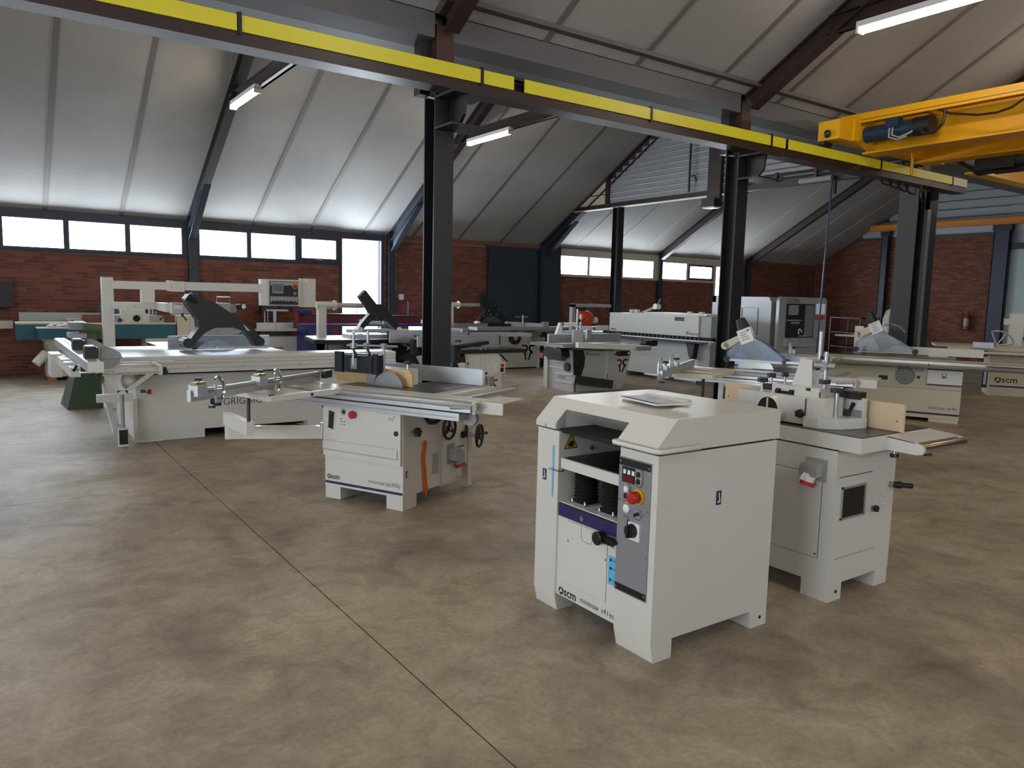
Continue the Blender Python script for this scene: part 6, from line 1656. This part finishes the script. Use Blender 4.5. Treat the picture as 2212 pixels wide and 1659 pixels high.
part('table_clamp', G().box(9.3, 9.62, 9.48, 9.62, .73, .80), 'alu_dull', rc, bev=.01)
part('carriage_handle', G().prism(rrect(9.55, 9.85, .80, .90, .04), 'y', 9.55, 9.68), 'black_plastic', rc, bev=.006)
part('fence', G().box(8.05, 9.75, 10.4, 10.44, .82, .98), 'alu', rc, bev=.004)
star_knob(rc, (8.9, 9.62, .76), (0, 0, -1), .03, .02, .08)
star_knob(rc, (9.45, 9.56, .80), (0, 0, 1), .03, .02, .03)
sg = part('spindle_guard', G().box(8.40, 8.62, 10.15, 10.2, .83, 1.06), 'machine_grey', rc, bev=.004)
part('guard_ribs', G().box(8.70, 8.80, 10.14, 10.2, .84, 1.07), 'alu', sg, bev=.006)
part('guard_post', G().cyl((8.6, 10.3, .98), (8.6, 10.3, 1.42), .02, 10).cyl((8.68, 10.3, 1.0), (8.68, 10.3, 1.32), .02, 10), 'steel', sg, smooth=40)
part('guard_arm', G().box(8.26, 8.62, 10.3, 10.36, 1.12, 1.18).prism([(8.14, .98), (8.24, .98), (8.30, 1.18), (8.22, 1.18)], 'y', 10.3, 10.36), 'white_plastic', sg, bev=.006)
star_knob(sg, (8.6, 10.28, 1.22), (0, -1, 0), .03, .03, .01)
lever(sg, (8.72, 10.3, 1.22), (.6, 0, .5), .07)

# ---------------------------------------------------------------- edge bander
km = thing('edge_bander', 'long grey edge banding machine with a dark roller track behind the sliding saw', 'edge bander', 11.7, 11.0, 0)
hd_ = part('hood', G().box(11.25, 11.95, 9.86, 12.38, .925, 1.325), 'machine_grey', km, bev=.012)
part('hood_top', G().box(11.5, 12.1, 9.9, 11.6, 1.325, 1.36), 'offwhite', hd_, bev=.006)
part('end_cabinet', G().box(11.28, 11.98, 9.58, 9.86, .10, 1.315), 'cool_grey', km, bev=.01)
part('base', G().box(11.3, 11.95, 9.86, 12.45, .10, .84), 'machine_grey', km, bev=.006)
part('base_seam', G().box(11.298, 11.301, 9.9, 12.5, .60, .606), 'cool_grey', km)
for y in (9.7, 11.9):
    part('foot', G().box(11.35, 11.9, y, y+.25, 0, .10), 'machine_grey', km, bev=.004)
part('foot_pad', G().box(11.32, 11.4, 9.72, 9.92, .0, .09), 'black_plastic', km)
tr_ = part('track_channel', G().box(11.18, 11.32, 9.45, 12.5, .86, .925), 'dark_void', km)
for i in range(24):
    part('track_roller', G().cyl((11.175, 9.75+.11*i, .893), (11.155, 9.75+.11*i, .893), .026, 10), 'dark_steel', tr_, smooth=40)
part('track_table', G().box(10.95, 11.3, 9.4, 12.55, .825, .855), 'black_paint', km, bev=.004)
part('track_end', G().box(11.0, 11.3, 9.33, 9.45, .80, .86), 'cool_grey', km)
part('bracket', G().prism([(9.86, .82), (10.08, .82), (9.98, .50), (9.90, .50)], 'x', 11.16, 11.28), 'black_paint', km, bev=.005)
part('bracket_bolt', G().cyl((11.155, 9.945, .53), (11.14, 9.945, .53), .02, 10), 'chrome', km)
part('support_rail', G().box(11.05, 11.1, 9.3, 12.5, .855, .87), 'alu', km)
part('viewing_window', G().box(11.242, 11.252, 10.20, 10.50, 1.19, 1.31), 'offwhite', hd_, bev=.003)
part('window_pane', G().box(11.238, 11.244, 10.225, 10.475, 1.215, 1.295), 'dark_steel', hd_)
hex_label(hd_, 'KM-625', .17, (11.247, 12.32, .955), (0, -1, 0), (0, 0, 1))
rr_mark(hd_, (11.248, 10.17, .955), (0, -1, 0), (0, 0, 1), .07, .065, True)
hex_label(hd_, 'ROBLAND', .23, (11.247, 10.09, .962), (0, -1, 0), (0, 0, 1))
for y in (12.05, 11.90, 10.40, 10.10):
    part('suction_stub', G().cyl((11.6, y, 1.325), (11.6, y, 1.40), .06, 16), 'offwhite', hd_, smooth=40)
part('switch', G().box(11.55, 11.66, 9.565, 9.58, 1.2, 1.23), 'red', km)
part('lower_arm', G().beam((11.4, 9.5, .58), (12.3, 9.45, .60), .05, .03), 'offwhite', km)
cp_ = part('tape_arm', G().beam((11.6, 11.75, 1.33), (11.55, 11.30, 1.47), .06, .05), 'cool_grey', km, bev=.006)
part('tape_roll', G().cyl((11.5, 11.28, 1.48), (11.62, 11.28, 1.48), .06, 16), 'white_plastic', cp_, smooth=40)
part('tape_lever', G().cyl((11.55, 11.26, 1.52), (11.55, 11.18, 1.64), .012, 8), 'alu', cp_)

# ---------------------------------------------------------------- radial arm saw
ra = thing('radial_arm_saw', 'orange radial arm saw on a grey table by the dark post', 'saw', 11.2, 12.9, 0)
part('stand', G().box(10.75, 11.8, 12.7, 13.3, 0, .82), 'machine_grey', ra, bev=.01)
part('table', G().box(10.65, 11.85, 12.72, 13.3, .82, .88), 'cool_grey', ra, bev=.006)
part('fence', G().prism([(10.76, 1.0), (11.05, 1.0), (11.12, .92), (10.76, .92)], 'y', 12.73, 12.77), 'white_plastic', ra, bev=.004)
part('fence', G().box(11.2, 11.55, 12.73, 12.77, .92, 1.02), 'white_plastic', ra, bev=.004)
part('column', G().box(10.70, 10.79, 13.0, 13.1, .88, 1.48), 'cool_grey', ra, bev=.01)
part('arm', G().box(10.70, 11.85, 13.0, 13.1, 1.42, 1.49), 'cool_grey', ra, bev=.008)
part('carriage', G().box(10.8, 11.05, 12.96, 13.14, 1.30, 1.42), 'black_plastic', ra, bev=.02)
mo_ = part('motor', G().lathe((10.82, 12.95, 1.17), (1, 0, 0), [(0, .13), (.05, .17), (.26, .17), (.36, .13), (.38, .08)], 18), 'orange_red', ra, smooth=40)
part('motor_nose', G().cyl((11.2, 12.95, 1.13), (11.36, 12.95, 1.13), .07, 14), 'offwhite', mo_, smooth=40)
part('cable', G().tube([(11.3, 13.05, 1.42), (11.32, 13.0, 1.30), (11.3, 12.98, 1.2)], .018, 6), 'black_plastic', ra)
part('mitre_bracket', G().prism([(10.85, .92), (11.2, .86), (11.3, .70), (11.15, .68)], 'y', 12.64, 12.72), 'machine_grey', ra, bev=.006)

# ---------------------------------------------------------------- grey cabinet machine
gt = thing('cabinet_sander', 'silver grey enclosed cabinet machine with a viewing window and red lettering', 'sander', 13.8, 10.1, 0)
part('cabinet', G().prism([(0.05, 9.6)], 'z', 0, 0) if False else G().prism([(9.55, .1), (9.55, 1.62), (9.62, 1.73), (10.96, 1.73), (10.96, .1)], 'x', 13.02, 14.5), 'silver_paint', gt, bev=.03)
fr_ = part('front_frame', G().prism(rrect(13.0, 14.62, .30, 1.742, .09, 5), 'y', 9.35, 9.42).prism(rrect(13.0, 14.62, .02, .5, .02, 3), 'y', 9.36, 9.6), 'silver_paint', gt, bev=.012)
part('window_opening', G().box(13.24, 14.17, 9.343, 9.352, .93, 1.60), 'dark_steel', fr_)
part('window_rim', G().tube([(13.24, 9.345, .93), (14.17, 9.345, .93), (14.17, 9.345, 1.60), (13.24, 9.345, 1.60)], .012, 6, True), 'black_plastic', fr_)
it = part('inner_unit', G().box(13.3, 13.62, 9.335, 9.345, 1.38, 1.58).box(13.26, 13.75, 9.333, 9.345, 1.26, 1.285).box(13.4, 13.68, 9.335, 9.345, 1.20, 1.24), 'cool_grey', fr_)
part('inner_tool', G().box(13.66, 13.69, 9.333, 9.343, .99, 1.10).beam((13.70, 9.336, 1.10), (13.79, 9.336, 1.03), .01, .03).box(13.70, 13.95, 9.333, 9.343, .945, .962), 'white_plastic', fr_)
part('side_liner', G().box(13.86, 14.16, 9.3405, 9.346, .94, 1.585), 'panel_grey', fr_)
part('tray', G().box(13.2, 14.12, 9.27, 9.35, .74, .92), 'silver_paint', gt, bev=.008)
part('machine_lettering', text_geo('GT800', .30, (13.35, 9.347, 1.63), (1, 0, 0), (0, 0, 1), bold=.01), 'red_logo', fr_)
part('badge', flat([(0, 0), (.05, 0), (.05, .075), (0, .075)], (13.27, 9.349, 1.63), (1, 0, 0), (0, 0, 1)), 'panel_grey', fr_)
part('touch_screen', G().box(14.25, 14.53, 9.33, 9.35, 1.40, 1.62), 'screen_lit', fr_, bev=.004)
rp = part('red_panel', G().box(14.22, 14.54, 9.33, 9.35, 1.29, 1.395), 'salmon', fr_, bev=.004)
part('estop', G().cyl((14.31, 9.33, 1.33), (14.31, 9.30, 1.33), .035, 14), 'red', rp, smooth=40)
part('key_switch', G().box(14.42, 14.47, 9.322, 9.332, 1.325, 1.345), 'ink', rp)
part('knob', G().cyl((14.5, 9.36, .72), (14.5, 9.33, .72), .03, 12), 'black_plastic', fr_)
for y0_, y1_ in ((9.86, 10.22), (10.26, 10.62)):
    d_ = part('cabinet_door', G().box(13.008, 13.022, y0_, y1_, .40, 1.50), 'silver_paint', gt, bev=.004)
    part('door_gap', G().box(13.012, 13.021, y0_-.006, y1_+.006, .394, 1.506), 'dark_steel', gt)
    part('door_lock', G().cyl((13.008, y1_-.04, 1.33 if y0_ > 10 else .62), (13.0, y1_-.04, 1.33 if y0_ > 10 else .62), .022, 12), 'black_plastic', d_)
part('frame_left', G().box(13.05, 13.12, 10.96, 11.08, .3, 1.74).box(13.05, 13.12, 10.9, 11.08, 1.6, 1.74), 'silver_paint', gt, bev=.02)

# ---------------------------------------------------------------- sliding saw with the long cream cabinet
s4 = thing('sliding_saw', 'cream sliding saw with a large grey wheel and white switch cover', 'saw', 11.01, 4.92, 0, -65, world=False)
cb = part('cabinet', G().box(-2.0, 0, 0, .75, .055, .752), 'cream_old', s4, bev=.01)
part('foot', G().box(-.37, -.01, .01, .7, 0, .06), 'cream_old', s4, bev=.004)
part('foot', G().box(-1.98, -1.6, .01, .7, 0, .06), 'cream_old', s4, bev=.004)
part('stripe', G().box(-2.0, -.001, -.003, .001, .105, .132), 'navy', cb)
part('model_lettering', text_geo('minimax', .20, (-.378, -.0015, .185), (1, 0, 0), (0, 0, 1), bold=-.004), 'ink', cb)
part('model_number', text_geo('sc4e', .115, (-.148, -.0015, .185), (1, 0, 0), (0, 0, 1), bold=-.004), 'ink', cb)
up_ = part('upper_panel', G().box(-1.95, -.44, -.006, .0, .465, .745), 'cream_old', cb, bev=.003)
part('panel_gap', G().box(-1.95, -.0, -.0025, .0, .456, .466), 'cool_grey', cb)
wl = part('hand_wheel', G().lathe((-.70, -.006, .635), (0, -1, 0), [(0, .10), (.012, .125), (.03, .125), (.034, .11), (.022, .10), (.022, .03), (.03, .025)], 30), 'panel_grey', cb, smooth=40)
part('wheel_hub', G().cyl((-.70, -.02, .635), (-.70, -.034, .635), .025, 14), 'ink', wl, smooth=40)
part('wheel_grip', G().tube([(-.76, -.032, .60), (-.72, -.034, .575), (-.67, -.034, .58)], .016, 8), 'panel_grey', wl, smooth=60)
part('tilt_display', G().box(-1.04, -.92, -.012, -.005, .555, .615), 'ink', cb, bev=.003)
part('small_button', G().box(-.55, -.515, -.014, -.005, .60, .64), 'black_plastic', cb, bev=.006)
part('info_plate', flat([(0, 0), (.11, 0), (.11, .05), (0, .05)], (-.585, -.007, .70), (1, 0, 0), (0, 0, 1)), 'cool_grey', cb)
part('arrow_marks', flat([(0, 0), (.06, 0), (.06, .018), (0, .018)], (-.80, -.007, .745-.02), (1, 0, 0), (0, 0, 1)), 'ink', cb)
sb = part('switch_cover', G().box(-.425, .0, -.03, .0, .54, .735), 'white_plastic', cb, bev=.004)
part('cover_strip', G().box(-.425, .0, -.032, .0, .735, .752).box(-.425, .0, -.032, .0, .525, .54), 'dark_blue_paint', sb)
bt = part('switch', G().box(-.25, -.19, -.042, -.03, .625, .695), 'grey_plastic', sb, bev=.004)
part('switch_red', G().box(-.235, -.205, -.048, -.041, .632, .655), 'red', bt)
part('switch_white', G().box(-.235, -.205, -.048, -.041, .658, .688), 'white_plastic', bt)
cr_ = part('sliding_carriage', G().prism([(-.30, .80), (-.31, .83), (-.29, .865), (-.25, .872), (.05, .875), (.05, .77), (-.25, .77)], 'x', -1.75, 1.9), 'alu', s4, bev=.006)
part('carriage_top', G().box(-1.9, 1.9, -.24, .04, .875, .879), 'cream_old', cr_)
part('carriage_slot', G().box(-1.9, 1.9, -.10, -.08, .879, .8805), 'cool_grey', cr_)
part('end_flap', G().box(.25, .75, -.5, -.24, .862, .872), 'cream_old', cr_, bev=.003)
part('mark', G().box(-.42, -.41, -.312, -.30, .80, .84), 'ink', cr_)
ot = part('outrigger', G().box(-2.5, -1.5, -1.0, -.95, .845, .87).box(-2.5, -1.5, -.7, -.65, .845, .87).box(-2.5, -2.45, -1.0, -.3, .845, .87).box(-1.55, -1.5, -1.0, -.3, .845, .87), 'cream_old', s4, bev=.003)
part('outrigger_top', G().box(-2.5, -1.55, -.5, -.3, .86, .872), 'cream_old', ot)
part('roller', G().cyl((-2.5, -1.03, .85), (-1.55, -1.03, .85), .025, 12), 'alu', ot, smooth=40)
fb = part('crosscut_fence', G().beam((-2.0, -1.45, .91), (-2.2, -.3, .91), .05, .06), 'alu', s4, bev=.004)
for px, py in ((-2.02, -1.3), (-2.06, -1.1)):
    sb = part('flip_stop', G().box(px-.04, px+.04, py-.03, py+.03, .94, .98), 'alu', fb, bev=.006)
    star_knob(sb, (px, py, .98), (0, 0, 1), .03, .02, .02)
    sector(sb, (px-.02, py-.06, .95), (.3, -.95, 0), (0, 0, 1), .11, -10, 100, 'alu_dull', .016)
part('saw_table', G().box(-1.6, -.1, .05, .95, .82, .872), 'cream_old', s4, bev=.004)
part('table_top', G().box(-1.59, -.11, .06, .94, .872, .876), 'cast_iron', s4)
part('rip_fence', G().box(-1.3, .25, .88, .93, .885, 1.0), 'offwhite', s4, bev=.004)
part('fence_foot', G().box(-.45, -.2, .8, .95, .80, .885), 'alu', s4, bev=.01)
op = part('overhead_post', G().box(-1.50, -1.38, 1.0, 1.1, 0, 1.28), 'cream', s4, bev=.006)
part('post_plate', G().box(-1.36, -1.26, .95, 1.0, .90, .98), 'ink', op)
# guard with its own frame: y of the helper runs left, so mirror into this frame
gt_ = bpy.data.objects.new('guard_assembly', None)
bpy.data.objects.remove(gt_)
def guard_x(t, y, x0, x1, z0, ztop, film):
    """blade guard along local x (x0 left end)"""
    span = x1-x0; h = ztop-z0; outer = []
    for i in range(15):
        u = i/14
        zz = z0+.03+h*(math.sin(math.pi*min(1, (u+.06)*.93))**.75 if u < .35 else (1-((u-.35)/.65)**1.3))*.93
        outer.append((x0+span*u, zz))
    outer = [(x0, z0)]+outer+[(x1, z0+.02)]
    g = part('blade_guard', G().prism(outer, 'y', y-.045, y-.041).prism(outer, 'y', y+.041, y+.045), film, t)
    part('guard_rim', G().tube([(a, y-.043, b) for a, b in outer], .009, 6).tube([(a, y+.043, b) for a, b in outer], .009, 6), 'clear_plastic', g)
    for xx in (x0, x1):
        part('guard_wheel', G().cyl((xx, y-.06, z0+.012), (xx, y+.06, z0+.012), .04, 18), 'black_plastic', g, smooth=40)
    p = Vector((x0+span*.38, y, z0+h*.86)); d = Vector((-.45, 0, .89)).normalized(); b = Vector((.89, 0, .45)).normalized()
    part('extraction_chute', G().beam(p-d*.24, p+d*.03, .085, .17, up=b), 'grey_plastic', g, bev=.004)
    st = part('guard_head', G().beam(p+d*.03, p+d*.20, .10, .16, up=b), 'white_plastic', g, bev=.004)
    for i in range(4):
        a = p+d*(.07+.03*i)+Vector((0, -.053, 0))
        part('sticker_line', G().beam(a-b*.05, a+b*(.04-.012*(i % 3)), .002, .012, up=d), 'cool_grey', st)
    part('hose_stub', G().cyl(p+d*.20, p+d*.36, .085, 14, .06), 'black_plastic', g, smooth=40)
    e = p+d*.12-b*.07
    part('support_arm', G().beam(e, e-b*.2, .09, .10, up=d).cyl(e-b*.2+Vector((0, -.045, 0)), e-b*.2+Vector((0, .045, 0)), .05, 18), 'cream_old', g, smooth=40)
    part('arm_bolt', G().cyl(e-b*.17+Vector((0, -.046, 0)), e-b*.17+Vector((0, -.05, 0)), .009, 10), 'ink', g)
    part('spring_hose', G().tube([p+d*.1+b*.1, p+b*.2+d*.08, p+b*.30+d*.0, p+b*.34-d*.12], .016, 8), 'clear_plastic', g)
    return g
guard_x(s4, .55, -1.42, -.62, .93, 1.22, 'clear_plastic')

# ---------------------------------------------------------------- saw at the right edge
s5 = thing('sliding_saw', 'cream sliding saw with a navy stripe at the right edge of the picture', 'saw', 15.35, 6.41, 0, -60, world=False)
cb = part('cabinet', G().box(0, 2.4, 0, .8, .10, .74), 'cream_old', s5, bev=.01)
part('foot', G().prism([(0, 0), (.62, 0), (.72, .10), (0, .10)], 'y', 0, .75), 'cream_old', s5, bev=.004)
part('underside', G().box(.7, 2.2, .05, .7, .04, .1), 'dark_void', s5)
part('stripe', G().box(.03, 2.4, -.003, .001, .16, .19), 'navy', cb)
scm_logo(cb, (.10, -.001, .25), (1, 0, 0), (0, 0, 1), .36)
ft = part('stay_foot', G().box(-.14, -.05, -.3, -.2, .16, .60), 'black_plastic', s5, bev=.01)
part('stay_bar', G().box(-.115, -.075, -.31, -.30, .22, .52), 'steel', ft)
part('carriage', G().box(-.6, 3.0, -.25, .1, .80, .88), 'cream_old', s5, bev=.006)
part('frame_beam', G().box(-.75, 2.6, -.55, -.5, .86, .90).box(-.6, 2.6, -.75, -.7, .80, .84), 'cream_old', s5, bev=.004)
part('rear_table', G().box(-.9, 2.6, .15, 1.1, .86, .90), 'cream_old', s5, bev=.004)
po_ = part('overhead_post', G().box(.40, .62, .95, 1.1, 0, 1.52), 'cream', s5, bev=.008)
part('overhead_arm', G().cyl((.6, 1.02, 1.44), (2.0, 1.02, 1.44), .05, 14), 'cream', po_, smooth=40)
part('arm_sleeve', G().box(1.05, 1.35, .94, 1.10, 1.37, 1.51), 'cream', po_, bev=.01)
part('post_bolt', G().box(.30, .40, .95, 1.05, 1.30, 1.42), 'cream', po_, bev=.01)
st = part('flip_stop', G().box(-.35, -.05, -.65, -.45, .90, 1.0), 'alu', s5, bev=.01)
sector(st, (0, -.6, .95), (1, 0, 0), (0, 0, 1), .26, 10, 110, 'alu', .03)
star_knob(st, (-.18, -.62, .85), (0, 0, -1), .06, .1, .0)
star_knob(st, (.9, -.72, .80), (0, 0, -1), .05, .05, .0)
g5 = part('guard_arc', G().tube([(1.35+.45*(i/6), .7, 1.03+.25*math.sin(i/6*1.5)) for i in range(7)], .02, 8), 'clear_plastic', s5, smooth=60)
part('guard_wheel', G().cyl((1.35, .62, 1.02), (1.35, .78, 1.02), .06, 16), 'black_plastic', g5, smooth=40)
part('hose_stub', G().cyl((1.85, .7, 1.5), (1.95, .7, 1.34), .11, 14, .08), 'black_plastic', g5, smooth=40)

# ---------------------------------------------------------------- small white sander and rack in the far bay
ws = thing('stroke_sander', 'white machine with a curved arm and dark head left of the broad column', 'sander', 14.6, 7.9, 0)
part('stand', G().box(14.1, 15.0, 7.5, 8.3, 0, .95), 'offwhite', ws, bev=.02)
part('upright', G().tube([(14.35, 7.9, .9), (14.35, 7.9, 1.35), (14.42, 7.9, 1.48), (14.6, 7.9, 1.52), (15.1, 7.75, 1.52)], .06, 10), 'offwhite', ws, smooth=60)
part('head', G().box(14.55, 15.1, 7.7, 7.9, 1.22, 1.40), 'black_paint', ws, bev=.02)
part('fan_cover', G().cyl((14.45, 7.80, 1.36), (14.45, 7.76, 1.36), .08, 16), 'cool_grey', ws, smooth=40)
part('lower_cover', G().box(14.5, 15.1, 7.65, 7.95, 1.08, 1.20), 'offwhite', ws, bev=.02)
part('knob', G().cyl((14.72, 7.7, 1.33), (14.72, 7.66, 1.33), .035, 12), 'gold', ws)
part('hose', G().tube([(14.6, 7.75, 1.4), (14.68, 7.75, 1.65), (14.85, 7.72, 1.7), (15.0, 7.7, 1.6)], .02, 6), 'black_plastic', ws)
part('side_shelf', G().box(13.3, 14.2, 7.9, 8.3, 1.02, 1.05), 'cream_old', ws)
rk = thing('steel_rack', 'dark steel trolley rack against the end brick wall', 'rack', 22.5, 13.4, 0)
for x in (22.0, 23.0):
    for y in (12.9, 13.9):
        part('post', G().box(x-.02, x+.02, y-.02, y+.02, 0, 1.25), 'black_paint', rk)
for z in (.3, .75, 1.2):
    part('shelf', G().box(21.98, 23.02, 12.88, 13.92, z, z+.03), 'black_paint', rk)
